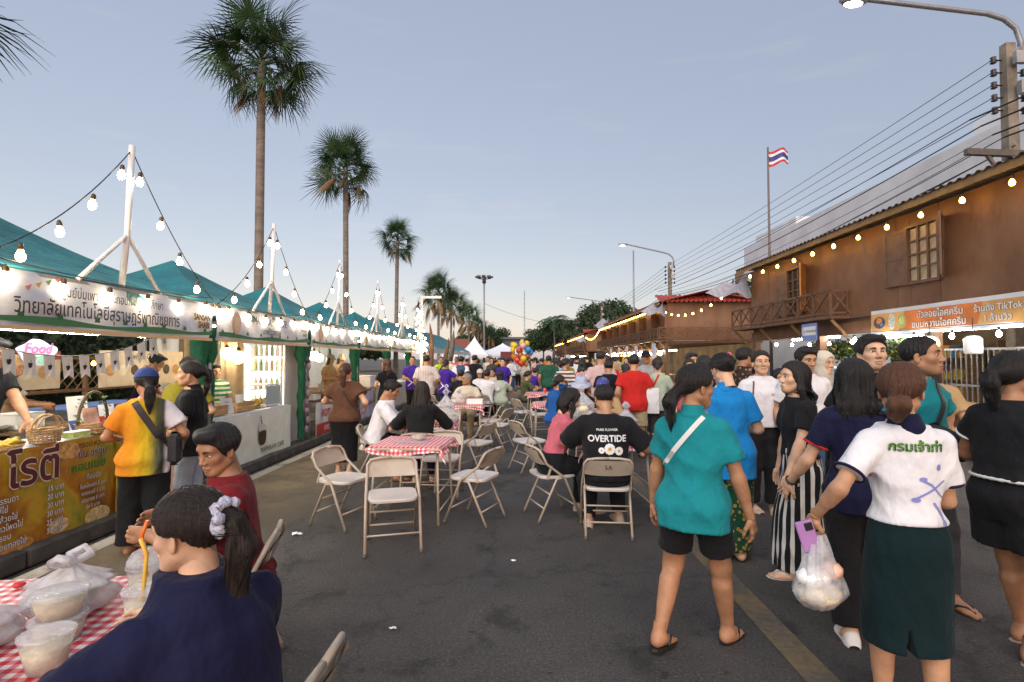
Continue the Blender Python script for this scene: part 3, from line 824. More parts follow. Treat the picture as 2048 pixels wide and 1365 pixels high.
# ---------------------------------------------------------------- clothing: each returns a function run on the person
def _dress(ctx, name, F, m):
    V, Q = F.surf()
    if len(Q) == 0: return None
    return link(name, mesh_np(name, V, Q, [m] if not isinstance(m, (list, tuple)) else list(m)), ctx['o'])
def shirt(m, hem=.47, sleeve=.55, gap=.014, flare=.012, sl_gap=.016, fold=.0085, name='shirt', collar=None, trim=None, hemtrim=None, fit=.25, neck=.851, tuck=False, front=None):
    """hem: height as a fraction of H (seated: pelvis based); sleeve: share of upper arm (>1 goes down the forearm)"""
    def fn(c):
        sp, J, H = c['sp'], c['J'], c['H']; up = J['up']
        seat = sp.get('sit'); zh = max(up(hem), up(.475)) if seat else up(hem)
        T = [(z, cx, cy, rx*(1.10 if .79 < (z-up(.525))/H+.525 < .845 else 1), a, b) for z, cx, cy, rx, a, b in torso_levels(sp, J, gap)]
        z0 = T[0][0]; rows = []; best = 0; bf = bb = 0
        for r in reversed(T):
            z, cx, cy, rx, a, b = r
            fz = (z-up(.525))/H+.525
            if fz < .79:
                if not tuck: best = max(best*.985, rx); bf = max(bf*.97, a); bb = max(bb*.97, b); q = .985-.12*fit; rx, a, b = max(rx, best*q), max(a, bf*q), max(b, bb*q)
                k = max(0, (.74-fz)/.25); rx += flare*k; a += flare*k; b += flare*k
            rows.append((z, cx, cy, rx, a, b))
        rows = rows[::-1]
        if zh < rows[0][0]:
            r = rows[0]; rows = [(zh-.02, r[1], r[2], r[3], r[4], r[5])]+rows
        F = Field(c['lo'], c['hi'], c['hb']); md = folds(int(H*1000)+len(c['o'].name)+int(gap*3000), fold if c['lod'] < 2 else fold*.7)
        zt = up(neck-(.008 if collar else 0))
        if hemtrim and c['lod'] < 2:
            A = np.array(rows); g5 = [float(np.interp(zh+.006, A[:, 0], A[:, k])) for k in range(6)]; tb = MB()
            tb.tube([(g5[1]+(g5[3]+.003)*math.copysign(abs(math.cos(t))**.85, math.cos(t)), g5[2]+((g5[4] if math.sin(t) > 0 else g5[5])+.003)*math.copysign(abs(math.sin(t))**.85, math.sin(t)), zh+.006) for t in [2*PI*i/72 for i in range(72)]], [.008+.003*(i % 2) for i in range(72)], 6, closed=True); tb.build('hem_trim', hemtrim, c['o'])
        F.loft(rows, 2.35, .02, mod=md, zlo=zh, zhi=zt, rnd=.006)
        cuffs = []
        for n in 'LR':
            S, E_, W_ = J['sho'+n], J['elb'+n], J['wri'+n]; q2 = sp.get('w', 1)**.7*H*(1.0 if sp.get('sex', 'f') == 'f' else 1.12)
            a = S+V3(0, 0, -.004*H)
            if sleeve <= 1:
                if sleeve <= 0: continue
                e = S+(E_-S)*sleeve; d = unit(E_-S)
                F.cone(a, .0275*q2+sl_gap*.8, e+d*.02, .029*q2+sl_gap*1.35, .045, cut=(e, d), mod=md); cuffs.append((e, d, .029*q2+sl_gap*1.3))
            else:
                F.cone(a, .0275*q2+sl_gap*.8, E_, .026*q2+sl_gap, .03, mod=md)
                e = E_+(W_-E_)*(sleeve-1); d = unit(W_-E_); F.cone(E_, .026*q2+sl_gap, e+d*.02, .020*q2+sl_gap*.8, .02, cut=(e, d), mod=md); cuffs.append((e, d, .020*q2+sl_gap*.8))
        ob = _dress(c, name, F, m); c[name] = ob; c['shirtF'] = F
        if trim and c['lod'] < 2:
            for e, d, r in cuffs:
                b = MB(); x = unit(np.cross(d, V3(.3, .5, .8))); y = np.cross(d, x)
                b.tube([Vector(e-d*.004+x*math.cos(2*PI*i/20)*(r+.001)+y*math.sin(2*PI*i/20)*(r+.001)) for i in range(20)], .0075, 6, closed=True)
                b.build('cuff', trim, c['o'])
        if collar and c['lod'] < 2:
            k = J['neck']; F2 = Field(k-.14, k+.14, max(.006, c['hb']*.6)); r = .056*(H/1.6)*(1 if sp.get('sex', 'f') == 'f' else 1.1)
            F2.cone(k+V3(0, -.014, -.034), r+.024, k+V3(0, -.010, -.006), r+.009, .01)
            F2.cone(k+V3(0, -.012, -.04), r+.001, k+V3(0, -.004, .06), r-.006, .006, '-')
            F2.cone(k+V3(0, .03, .05), .03, k+V3(0, .11, -.04), .035, .006, '-')
            _dress(c, 'collar', F2, collar)
    return fn
def trousers(m, to=.97, gap=.012, flare=0, fold=.004, name='trousers', waist=.60):
    """to: share of thigh+shin covered (.5 = knee)"""
    def fn(c):
        sp, J, H = c['sp'], c['J'], c['H']; up = J['up']; w = sp.get('w', 1)**.8
        F = Field(c['lo'], c['hi'], c['hb']); md = folds(int(H*777)+len(c['o'].name), fold, (10, 10, 16))
        T = torso_levels(sp, J, gap*.35)
        F.loft(torso_levels(sp, J, gap+.014) if sp.get('sit') else T, 2.3, .04, zlo=up(.45), zhi=up(waist), rnd=.01)
        for n in 'LR':
            A, B, C_ = J['hip'+n]+V3(0, 0, .01), J['kne'+n], J['ank'+n]
            if to <= .5:
                t = to/.5; e = A+(B-A)*t; d = unit(B-A); r1 = .051*H*w+gap; r2 = (.052+(.037-.052)*max(0, t-.3)/.7)*H*w+gap+flare
                F.cone(A, r1, e+d*.02, r2, .03, cut=(e, d), mod=md)
            else:
                F.cone(A, .051*H*w+gap, A+(B-A)*.35, .050*H*w+gap, .03, mod=md); F.cone(A+(B-A)*.35, .050*H*w+gap, B, .037*H*w+gap+flare*.5, .03, mod=md)
                t = (to-.5)/.5; e = B+(C_-B)*t; d = unit(C_-B); F.cone(B, .037*H*w+gap+flare*.5, e+d*.02, .026*H*w+gap+flare, .03, cut=(e, d), mod=md)
        c[name] = _dress(c, name, F, m)
    return fn
def skirt(m, hem=.30, gap=.013, flare=.03, fold=.004, name='skirt', waist=.60, slit=False):
    def fn(c):
        sp, J, H = c['sp'], c['J'], c['H']; up = J['up']; T = torso_levels(sp, J, gap)
        zh = hem*H; hipz = up(.525); r = [t for t in T if t[0] >= up(.50)]; h0 = T[2]
        mid = lambda z: [[float(np.interp(z, [J['ank'+n][2], J['kne'+n][2], J['hip'+n][2]], [J['ank'+n][i], J['kne'+n][i], J['hip'+n][i]])) for i in (0, 1)] for n in 'LR']
        rows = []
        for i in range(5):
            z = zh-.01+(up(.49)-zh)*i/5; t = 1-i/5
            (ax, ay), (bx, by) = [tuple(q) for q in mid(z)]
            sep = abs(bx-ax)/2; rx = max(h0[3]*(1-.10*t)+flare*t, sep+.059*H); ry = max(h0[4]*(1-.05*t)+flare*t, abs(by-ay)/2+.060*H)
            rows.append((z, (ax+bx)/2, (ay+by)/2-.005, rx, ry, ry+.01*(1-t)))
        F = Field(c['lo'], c['hi'], c['hb'])
        F.loft(rows+r, 2.2, .02, mod=folds(int(H*991), fold, (26, 26, 3)), zlo=zh, zhi=up(waist), rnd=.006)
        if slit:
            F.put(lambda X, Y, Z: np.maximum(np.abs(X-rows[0][1]+.05)-.016*np.clip((zh+.11-Z)/.11, 0, 1), np.maximum(Z-zh-.11, Y+.02)), (rows[0][1]-.09, -.5, zh-.05), (rows[0][1]-.01, 0, zh+.15), 0, '-')
        c[name] = _dress(c, name, F, m)
    return fn
def shoes(m, kind='flip', sole=None, name='shoe'):
    def fn(c):
        if c['lod'] == 2 and kind == 'flip': return
        for n, s in (('L', -1), ('R', 1)):
            M, fs, a = c['J']['foots'][n]; b = MB()
            def P(x, y, z): return Vector(np.array([s*x, y, z])*fs @ M.T+a)
            out = [(-.034, .17), (-.012, .178), (.015, .170), (.036, .145), (.046, .10), (.040, .03), (.034, -.03), (.022, -.068), (0, -.08), (-.022, -.068), (-.034, -.03), (-.036, .03), (-.046, .10)]
            if kind in ('flip', 'slide'):
                th = .016; zb = -.0695; n_ = len(out)
                vs = [P(x*1.12, y*1.04, zb-th+.002) for x, y in out]+[P(x*1.12, y*1.04, zb+.001) for x, y in out]
                b.add(vs, [tuple(range(n_)), tuple(range(n_, 2*n_))[::-1]]+[(i, i+n_, (i+1) % n_+n_, (i+1) % n_) for i in range(n_)], 1 if sole else 0)
                if kind == 'flip':
                    for sx in (-1, 1): b.tube([P(-.012, .138, -.050), P(sx*.020-.004, .105, -.026), P(sx*.040, .06, -.030), P(sx*.046, .03, -.062)], .0070*fs, 6)
                else:
                    b.grid(lambda u, v: P(-.052*math.cos(PI*u), .065+.075*v, -.068+(.050-.022*v)*math.sin(PI*u)**.6), 12, 4)
                    b.grid(lambda u, v: P(-.047*math.cos(PI*u), .065+.075*v, -.068+(.046-.022*v)*math.sin(PI*u)**.6), 12, 4)
            else:
                prof = [(-.086, .028, .03), (-.055, .040, .095), (0, .042, .100 if kind == 'shoe' else .07), (.05, .047, .080), (.10, .054, .054), (.15, .050, .042), (.19, .022, .026)]
                def sf(u, v):
                    t = u*(len(prof)-1); i = min(int(t), len(prof)-2); f = t-i; y, r, hgt = [prof[i][q]*(1-f)+prof[i+1][q]*f for q in range(3)]
                    an = PI*v; return P(-r*1.05*math.cos(an)-.004*(u > .8), y, -.082+hgt*math.sin(an)**.55)
                b.grid(sf, 18, 10)
                b.add([P(x*1.10, y*1.06, -.086) for x, y in out]+[P(x*1.10, y*1.06, -.070) for x, y in out], [tuple(range(13)), tuple(range(13, 26))[::-1]]+[(i, i+13, (i+1) % 13+13, (i+1) % 13) for i in range(13)], 1 if sole else 0)
            b.build(name, [m, sole] if sole else [m], c['o'])
    return fn
def _on_surface(c, part, V, F, m, name, origin, xd, nd, off=.003, maxd=.4):
    """lay flat lettering (in the xy plane) on a garment: cast along -nd"""
    me = c[part].data; n = len(me.vertices); co = np.empty(n*3, np.float32); me.vertices.foreach_get('co', co); co = co.reshape(-1, 3)
    bv = BVHTree.FromPolygons([tuple(map(float, p)) for p in co], [tuple(p.vertices) for p in me.polygons])
    o = V3(*origin); x = unit(V3(*xd)); nn = unit(V3(*nd)); y = np.cross(nn, x)
    bm = bmesh.new(); bv_ = [bm.verts.new((float(a[0]), float(a[1]), float(a[2]) if len(a) > 2 else 0)) for a in V]
    for f in F:
        try: bm.faces.new([bv_[i] for i in f])
        except ValueError: pass
    bmesh.ops.triangulate(bm, faces=bm.faces[:])
    long_e = [e for e in bm.edges if e.calc_length() > .02]
    for _ in range(3):
        long_e = [e for e in bm.edges if e.calc_length() > .018]
        if not long_e: break
        bmesh.ops.subdivide_edges(bm, edges=long_e, cuts=1); bmesh.ops.triangulate(bm, faces=[f for f in bm.faces if len(f.verts) > 3])
    for v in bm.verts:
        p = o+x*v.co.x+y*v.co.y; hit = bv.ray_cast(Vector(p+nn*maxd), Vector(-nn))[0]
        q = (np.array(hit) if hit is not None else p)+nn*(off+v.co.z); v.co = Vector(q)
    m2 = bpy.data.meshes.new(name); bm.to_mesh(m2); bm.free(); m2.materials.append(m)
    return link(name, m2, c['o'])
def print_text(part, body, size, z, m, face='back', x=0, bold=.02, name='lettering', sx=1.0, tilt=0):
    def fn(c):
        v, f = text_mesh(body, size, bold=bold, sx=sx); H = c['H']; zz = c['J']['up'](z)
        if tilt: 
            ca, sa = math.cos(tilt), math.sin(tilt); v = np.stack([v[:, 0]*ca-v[:, 1]*sa, v[:, 0]*sa+v[:, 1]*ca, v[:, 2]], 1)
        cy = float(c['J']['cy'](zz)); cx = float(c['J']['cx'](zz))
        if face == 'back': _on_surface(c, part, v, f, m, name, (cx+x, cy, zz), (1, 0, 0), (0, -1, 0))
        elif face == 'front': _on_surface(c, part, v, f, m, name, (cx+x, cy, zz), (-1, 0, 0), (0, 1, 0))
    return fn
def print_shape(part, polys, z, m, face='back', x=0, name='print', off=.003):
    def fn(c):
        zz = c['J']['up'](z); cy = float(c['J']['cy'](zz)); cx = float(c['J']['cx'](zz)); V = []; F = []
        for p in polys: F.append(tuple(range(len(V), len(V)+len(p)))); V += [(a, b, 0) for a, b in p]
        sgn = {'back': ((1, 0, 0), (0, -1, 0)), 'front': ((-1, 0, 0), (0, 1, 0)), 'left': ((0, -1, 0), (-1, 0, 0)), 'right': ((0, 1, 0), (1, 0, 0))}[face]
        _on_surface(c, part, V, F, m, name, (cx+x, cy, zz), sgn[0], sgn[1], off)
    return fn
def strap(part_r, m, a, b, back=True, rad=.010, wd=.013, name='strap', gap=.012):
    """band over the trunk from shoulder point a to hip point b (x, body fraction), laid on the shirt"""
    def fn(c):
        J = c['J']; me = c[part_r].data; n = len(me.vertices); co = np.empty(n*3, np.float32); me.vertices.foreach_get('co', co)
        bv = BVHTree.FromPolygons([tuple(map(float, p)) for p in co.reshape(-1, 3)], [tuple(p.vertices) for p in me.polygons])
        mb = MB()
        for sg in ((-1, 1) if back == 'both' else ((-1,) if back else (1,))):
            pts = []
            for i in range(15):
                t = i/14; x = a[0]+(b[0]-a[0])*t; z = J['up'](a[1]+(b[1]-a[1])*t); cy = float(J['cy'](z))
                hit = bv.ray_cast(Vector((x, cy+sg*.5, z)), Vector((0, -sg, 0)))[0]
                if hit is not None: pts.append(Vector((x, hit.y+sg*.004, z)))
            if len(pts) > 2:
                vs = []; d = (pts[-1]-pts[0]).normalized(); sd = d.cross(Vector((0, sg, 0))).normalized()
                for p in pts: vs += [p-sd*wd, p+sd*wd, p+sd*wd+Vector((0, sg*.004, 0)), p-sd*wd+Vector((0, sg*.004, 0))]
                fs = [(i*4+k, i*4+(k+1) % 4, i*4+4+(k+1) % 4, i*4+4+k) for i in range(len(pts)-1) for k in range(4)]
                mb.add(vs, fs, 0)
        if mb.v: mb.build(name, m, c['o'])
    return fn
def cap(m, brim=True, back=False, name='cap', brim_m=None):
    def fn(c):
        b = MB(); T = c['T']
        P = lambda x, y, z: Vector(T([(x, y, z)])[0])
        r = (.091, .111, .092); n = 20; rows = 8; vs = []; fs = []
        for j in range(rows+1):
            a = PI/2*j/rows
            for k in range(n):
                t = 2*PI*k/n; vs.append(P(r[0]*math.cos(a)*math.cos(t), -.012+r[1]*math.cos(a)*math.sin(t), .048+r[2]*math.sin(a)))
        for j in range(rows):
            for k in range(n): fs.append((j*n+k, j*n+(k+1) % n, (j+1)*n+(k+1) % n, (j+1)*n+k))
        b.add(vs, fs, 0, True)
        b.tube([P(r[0]*1.01*math.cos(2*PI*k/n), -.012+r[1]*1.01*math.sin(2*PI*k/n), .048) for k in range(n)], .004, 5, closed=True)
        b.ball(P(0, -.012, .142), .008, 8)
        if brim:
            sg = -1 if back else 1
            b.grid(lambda u, v: P((.088-.006*v)*math.cos(PI*(.12+.76*u))*(1+.05*v), sg*(.02+.085*math.sin(PI*(.12+.76*u))+.075*v*math.sin(PI*(.05+.9*u))), .050-.022*v-.018*abs(2*u-1)**2*v), 12, 4, 1 if brim_m else 0)
            b.grid(lambda u, v: P((.088-.006*v)*math.cos(PI*(.12+.76*u))*(1+.05*v), sg*(.02+.085*math.sin(PI*(.12+.76*u))+.075*v*math.sin(PI*(.05+.9*u))), .046-.022*v-.018*abs(2*u-1)**2*v), 12, 4, 1 if brim_m else 0)
        b.build(name, [m, brim_m] if brim_m else [m], c['o'])
    return fn
def bucket_hat(m, name='hat', band=None):
    def fn(c):
        b = MB(); T = c['T']; n = 24
        prof = [(.012, .145), (.070, .143), (.084, .132), (.093, .06), (.098, .048), (.165, .016), (.166, .012), (.098, .042)]
        vs = []; fs = []
        for r, z in prof:
            for k in range(n):
                t = 2*PI*k/n; vs.append(Vector(T([(r*math.cos(t), -.012+r*1.15*math.sin(t), z+(.012*math.cos(2*t) if r > .12 else 0))])[0]))
        for j in range(len(prof)-1):
            for k in range(n): fs.append((j*n+k, j*n+(k+1) % n, (j+1)*n+(k+1) % n, (j+1)*n+k))
        fs.append(tuple(range(n))); b.add(vs, fs, 0, True); b.build(name, m, c['o'])
    return fn
def scrunchie(m, at=(0, -.125, .035), r=.030, name='scrunchie', tilt=0):
    def fn(c):
        b = MB(); T = c['T']; n = 40
        b.tube([Vector(T([(at[0]+r*math.cos(2*PI*k/n), at[1]+.010*math.sin(6*2*PI*k/n), at[2]+r*math.sin(2*PI*k/n))])[0]) for k in range(n)], [.013+.005*math.sin(9*2*PI*k/n) for k in range(n)], 8, closed=True)
        b.build(name, m, c['o'])
    return fn
def flower(m, at, s=.03, name='hair_flower'):
    def fn(c):
        b = MB(); T = c['T']
        for k in range(6):
            a = 2*PI*k/6; p = V3(*at)+V3(0, math.cos(a)*s*.7, math.sin(a)*s*.7); b.ball(Vector(T([p])[0]), s*.55, 8, sq=(.6, 1, 1))
        b.build(name, m, c['o'])
    return fn
def glasses(m):
    def fn(c):
        b = MB(); T = c['T']
        for sx in (-1, 1):
            b.tube([Vector(T([(sx*.032+.023*math.cos(2*PI*k/14), .092-.012*abs(math.cos(2*PI*k/14)) if sx*math.cos(2*PI*k/14) > 0 else .094, .002+.019*math.sin(2*PI*k/14))])[0]) for k in range(14)], .0018, 5, closed=True)
            b.tube([Vector(T([p])[0]) for p in ((sx*.055, .084, .006), (sx*.072, .05, .008), (sx*.080, -.005, .006))], .0018, 5)
        b.tube([Vector(T([p])[0]) for p in ((-.01, .098, .004), (.01, .098, .004))], .0018, 5); b.build('glasses', m, c['o'])
    return fn
def bracelet(m, n='L', r=.030, back=.02, w=.006, name='bracelet'):
    def fn(c):
        J = c['J']; d = unit(J['wri'+n]-J['elb'+n]); e = J['wri'+n]-d*back; x = unit(np.cross(d, V3(.2, .3, .9))); y = np.cross(d, x); b = MB()
        b.tube([Vector(e+x*math.cos(2*PI*i/16)*r+y*math.sin(2*PI*i/16)*r) for i in range(16)], w, 6, closed=True); b.build(name, m, c['o'])
    return fn
def veil(m, name='headscarf'):
    def fn(c):
        F = Field((-.16, -.2, -.30), (.16, .15, .16), .009)
        F.ell((0, -.012, .04), (.098, .115, .098), .01); F.loft([(-.28, 0, -.04, .15, .09, .09), (-.15, 0, -.02, .11, .09, .09), (0, 0, -.01, .096, .09, .11)], 2.2, .03)
        F.ell((0, .11, -.015), (.066, .09, .082), .012, '-')
        V, Q = F.surf(); link(name, mesh_np(name, c['T'](V), Q, [m]), c['o'])
    return fn
def mask(m):
    def fn(c):
        b = MB(); T = c['T']
        b.grid(lambda u, v: Vector(T([(.068*math.sin((u-.5)*2.6), .020+.086*math.cos((u-.5)*2.6)*(1-.12*abs(v-.5)), -.105+.085*v)])[0]), 12, 5); b.build('mask', m, c['o'])
    return fn
def apron(m): return shirt(m, hem=.36, sleeve=0, gap=.024, flare=.01, fold=.004, name='apron', neck=.74)
# ---------------------------------------------------------------- ground, road, kerb, pavement
def asphalt_mat():
    m, nt, b = _nt('asphalt')
    n1 = _noise(nt, .55, 6, .6); n2 = _noise(nt, 58, 5, .85); n3 = _noise(nt, 2.6, 6, .68); n4 = _noise(nt, 1.4, 3, .5)
    r1 = _ramp(nt, n1.outputs['Fac'], [(.3, (.037, .034, .033)), (.55, (.062, .056, .053)), (.75, (.104, .092, .081))])
    r2 = _ramp(nt, n2.outputs['Fac'], [(.36, (.25,)*3), (.48, (.85,)*3), (.58, (1.2,)*3), (.66, (3.0, 2.8, 2.6))])
    r3 = _ramp(nt, n3.outputs['Fac'], [(.35, (.30,)*3), (.45, (1,)*3)])      # oil and drink stains
    mx = nt.nodes.new('ShaderNodeMix'); mx.data_type = 'RGBA'; mx.blend_type = 'MULTIPLY'; mx.inputs[0].default_value = 1
    my = nt.nodes.new('ShaderNodeMix'); my.data_type = 'RGBA'; my.blend_type = 'MULTIPLY'; my.inputs[0].default_value = .8
    nt.links.new(r1.outputs[0], mx.inputs[6]); nt.links.new(r2.outputs[0], mx.inputs[7]); nt.links.new(mx.outputs[2], my.inputs[6]); nt.links.new(r3.outputs[0], my.inputs[7])
    n6 = _noise(nt, 9, 2, .4); r6 = _ramp(nt, n6.outputs['Fac'], [(.27, (.35,)*3), (.31, (1,)*3), (.70, (1,)*3), (.76, (1.35, 1.3, 1.25))])      # gum spots, worn patches
    mz = nt.nodes.new('ShaderNodeMix'); mz.data_type = 'RGBA'; mz.blend_type = 'MULTIPLY'; mz.inputs[0].default_value = .85; nt.links.new(my.outputs[2], mz.inputs[6]); nt.links.new(r6.outputs[0], mz.inputs[7])
    vo = nt.nodes.new('ShaderNodeTexVoronoi'); vo.feature = 'DISTANCE_TO_EDGE'; vo.inputs['Scale'].default_value = .42; wn = _noise(nt, 2.5, 4, .6); wm = nt.nodes.new('ShaderNodeVectorMath'); wm.operation = 'SCALE'; wm.inputs['Scale'].default_value = .55
    tc = nt.nodes.new('ShaderNodeTexCoord'); wa = nt.nodes.new('ShaderNodeVectorMath'); nt.links.new(wn.outputs['Color'], wm.inputs[0]); nt.links.new(tc.outputs['Object'], wa.inputs[0]); nt.links.new(wm.outputs[0], wa.inputs[1]); nt.links.new(wa.outputs[0], vo.inputs['Vector'])
    r7 = _ramp(nt, vo.outputs['Distance'], [(.002, (.45,)*3), (.009, (1,)*3)]); mw = nt.nodes.new('ShaderNodeMix'); mw.data_type = 'RGBA'; mw.blend_type = 'MULTIPLY'; mw.inputs[0].default_value = .7; nt.links.new(mz.outputs[2], mw.inputs[6]); nt.links.new(r7.outputs[0], mw.inputs[7])
    nt.links.new(mw.outputs[2], b.inputs['Base Color'])
    rr = _ramp(nt, n4.outputs['Fac'], [(.3, (.62,)*3), (.7, (.85,)*3)]); nt.links.new(rr.outputs[0], b.inputs['Roughness'])
    n5 = _noise(nt, 60, 5, .8)
    bb = _bump(nt, n5.outputs['Fac'], .8, .012); nt.links.new(_bump(nt, n1.outputs['Fac'], .3, .08, bb.outputs[0]).outputs[0], b.inputs['Normal'])
    return m
M_concrete = mat('concrete', (.30, .285, .26), .9, var=.25, vscale=3, bump=.5, bscale=70)
M_dark_conc = mat('dark_concrete', (.055, .052, .048), .9, var=.5, vscale=6, bump=.6, bscale=50)
M_dirt = mat('dirt', (.10, .085, .065), .95, var=.4, vscale=2, bump=.6, bscale=30)
def sheet(name, x0, x1, y0, y1, z, m, n=1):
    b = MB(); b.add([(x0, y0, z), (x1, y0, z), (x1, y1, z), (x0, y1, z)], [(0, 1, 2, 3)]); o = b.build(name, m); o['kind'] = 'structure'; return o
sheet('ground', -1500, 1500, -1500, 1500, -.012, mat('far_ground', (.09, .085, .07), .95, var=.4, vscale=.05))
sheet('road', -3.74, 30, -12, 160, 0, asphalt_mat())
pv = MB(); pv.box((-13.9, 70, .065), (20, 160, .13)); po = pv.build('pavement', M_dirt); po['kind'] = 'structure'
# kerb stones, one by one while they can be told apart
kerb = empty('kerb', (-3.82, 0, 0)); kerb['kind'] = 'structure'
kb = MB(); kb.box((0, 0, .075), (.15, .985, .15), bev=.018); kme = kb.mesh('kerb_stone', [M_dark_conc])
for i in range(-3, 34): link('kerb_stone', kme, kerb, (random.uniform(-.004, .004), i+.5, random.uniform(-.004, .003)))
kb = MB(); kb.box((0, 97, .075), (.15, 126, .15)); link('kerb_run', kb.mesh('kerb_run', [M_dark_conc]), kerb)
def paint_mat(name, c, wear=.5):
    m, nt, b = _nt(name); b.inputs['Roughness'].default_value = .75
    n = _noise(nt, 22, 6, .75); n2 = _noise(nt, 2.2, 3); ad = nt.nodes.new('ShaderNodeMath'); ad.operation = 'ADD'
    nt.links.new(n.outputs['Fac'], ad.inputs[0]); nt.links.new(n2.outputs['Fac'], ad.inputs[1])
    r = _ramp(nt, ad.outputs[0], [(wear-.08, (.065, .06, .056)), (wear+.06, c)]); r.color_ramp.elements[0].position = min(.98, (wear-.08)); 
    hv = nt.nodes.new('ShaderNodeMath'); hv.operation = 'MULTIPLY'; hv.inputs[1].default_value = .5; nt.links.new(ad.outputs[0], hv.inputs[0]); nt.links.new(hv.outputs[0], r.inputs[0])
    nt.links.new(r.outputs[0], b.inputs['Base Color'])
    nt.links.new(_bump(nt, n.outputs['Fac'], .5, .006).outputs[0], b.inputs['Normal']); return m
sheet('kerb_line', -3.68, -3.52, -6, 120, .004, paint_mat('worn_white', (.42, .39, .33), .42))
o = sheet('road_line', -.085, .085, -3, 24, .004, paint_mat('worn_yellow', (.15, .105, .048), .52)); o.location = (1.50, 0, 0); 
for v in o.data.vertices: v.co.z = .004
# sand by the gutter, its cover strengthened to paint the stalls' warm light
def sand_glow_sheet(name, x0, x1, y0, y1, col):
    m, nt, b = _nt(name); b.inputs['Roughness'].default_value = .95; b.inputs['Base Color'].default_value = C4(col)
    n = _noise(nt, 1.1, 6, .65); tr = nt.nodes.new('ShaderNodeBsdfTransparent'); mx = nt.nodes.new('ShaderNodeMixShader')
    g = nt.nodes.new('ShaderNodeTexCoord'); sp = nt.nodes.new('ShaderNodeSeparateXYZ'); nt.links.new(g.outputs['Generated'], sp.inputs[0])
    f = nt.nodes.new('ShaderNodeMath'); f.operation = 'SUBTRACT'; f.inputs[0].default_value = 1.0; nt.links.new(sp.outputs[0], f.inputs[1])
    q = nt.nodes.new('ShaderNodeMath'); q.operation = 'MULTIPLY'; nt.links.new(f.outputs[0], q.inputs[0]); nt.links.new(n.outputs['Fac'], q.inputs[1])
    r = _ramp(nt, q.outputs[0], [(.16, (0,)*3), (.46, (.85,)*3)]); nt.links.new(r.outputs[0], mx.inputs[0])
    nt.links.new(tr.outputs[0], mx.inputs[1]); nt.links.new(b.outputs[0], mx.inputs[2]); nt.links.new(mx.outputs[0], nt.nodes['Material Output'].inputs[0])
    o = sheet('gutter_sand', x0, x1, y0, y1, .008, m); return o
sand_glow_sheet('gutter_sand', -3.5, -1.3, 2.5, 14, (.20, .155, .095))
# flattened paper and cup litter
lm = mat('litter_white', (.75, .74, .72), .7, var=.05)
for i, (x, y, s) in enumerate(((-2.03, 4.8, .06), (-.05, 4.2, .03), (.5, 2.6, .03), (2.0, 2.3, .025), (-.75, 3.15, .03))):
    b = MB(); rg = random.Random(i); n = 9
    vs = [(0, 0, s*.35)]+[(s*rg.uniform(.5, 1)*math.cos(2*PI*k/n), s*rg.uniform(.4, .8)*math.sin(2*PI*k/n), .004+rg.uniform(0, .35)*s*(k % 2)) for k in range(n)]
    b.add(vs, [(0, 1+k, 1+(k+1) % n) for k in range(n)]); o = b.build('paper_scrap', lm, None, (x, y, .004))
    tag(o, ['crumpled white tissue lying on asphalt left of the front chair', 'tiny white paper fleck on asphalt between the two near chairs', 'small white scrap lying left of the teal shirt woman', 'small pale scrap lying by the yellow road line', 'small pale scrap lying in front of the foremost beige chair'][i], 'litter', 'litter on the road')
# ---------------------------------------------------------------- left: market tents on the pavement
M_teal_tarp = mat('teal_tarpaulin', (.010, .135, .155), .5, var=.42, vscale=1.6, bump=.9, bscale=5, bdist=.07)
M_green_cloth = mat('green_drape', (.004, .10, .045), .8, var=.3, vscale=10, bump=.6, bscale=20, bdist=.03)
M_white_pipe = mat('white_pipe', (.72, .70, .68), .4, var=.06)
M_steel = mat('galvanised_steel', (.36, .36, .36), .4, .6, var=.15)
M_vinyl = mat('white_vinyl', (.74, .75, .78), .45, var=.05, vscale=3, bump=.25, bscale=6, bdist=.04)
M_black = mat('black_plastic', (.015, .015, .016), .45, var=.1)
M_cable = mat('cable_black', (.012, .012, .012), .6, var=0)
M_socket = mat('brass_socket', (.10, .065, .035), .45, .3, var=.1)
M_bulb = emit('bulb_warm_white', (1.0, .78, .48), 60)
M_bulb_w = emit('bulb_amber', (1.0, .52, .065), 42)
M_tube = emit('tube_light', (1.0, .92, .80), 85)
M_led = emit('led_white', (.95, .97, 1.0), 95)
M_wood = mat('stall_wood', (.30, .18, .085), .65, var=.3, vscale=6, bump=.3, bscale=30, stretch=(1, 1, 8))
M_pine = mat('pine_crate', (.50, .30, .12), .6, var=.2, vscale=8, bump=.2, bscale=40)
M_wicker = mat('wicker', (.40, .25, .11), .7, var=.35, vscale=60, bump=.5, bscale=80)
M_ink = mat('ink_brown', (.06, .035, .025), .6, var=0)
M_inkk = mat('ink_black', (.015, .015, .018), .6, var=0)
def ink(n, c): return mat('ink_'+n, c, .55, var=0)
def bulb_mesh(nm, m, r=.031):
    b = MB(); b.lathe([(.0001, -.088), (r*.55, -.084), (r*.92, -.066), (r, -.048), (r*.82, -.026), (r*.5, -.012), (.018, .0)], n=10, mi=0)
    b.lathe([(.019, -.002), (.021, .02), (.017, .045), (.006, .055)], n=8, mi=1); return b.mesh('bulb', [m, M_socket])
BULB = bulb_mesh('bulb', M_bulb); BULBA = bulb_mesh('bulb', M_bulb_w, .036); BULBL = bulb_mesh('bulb', M_led, .032)
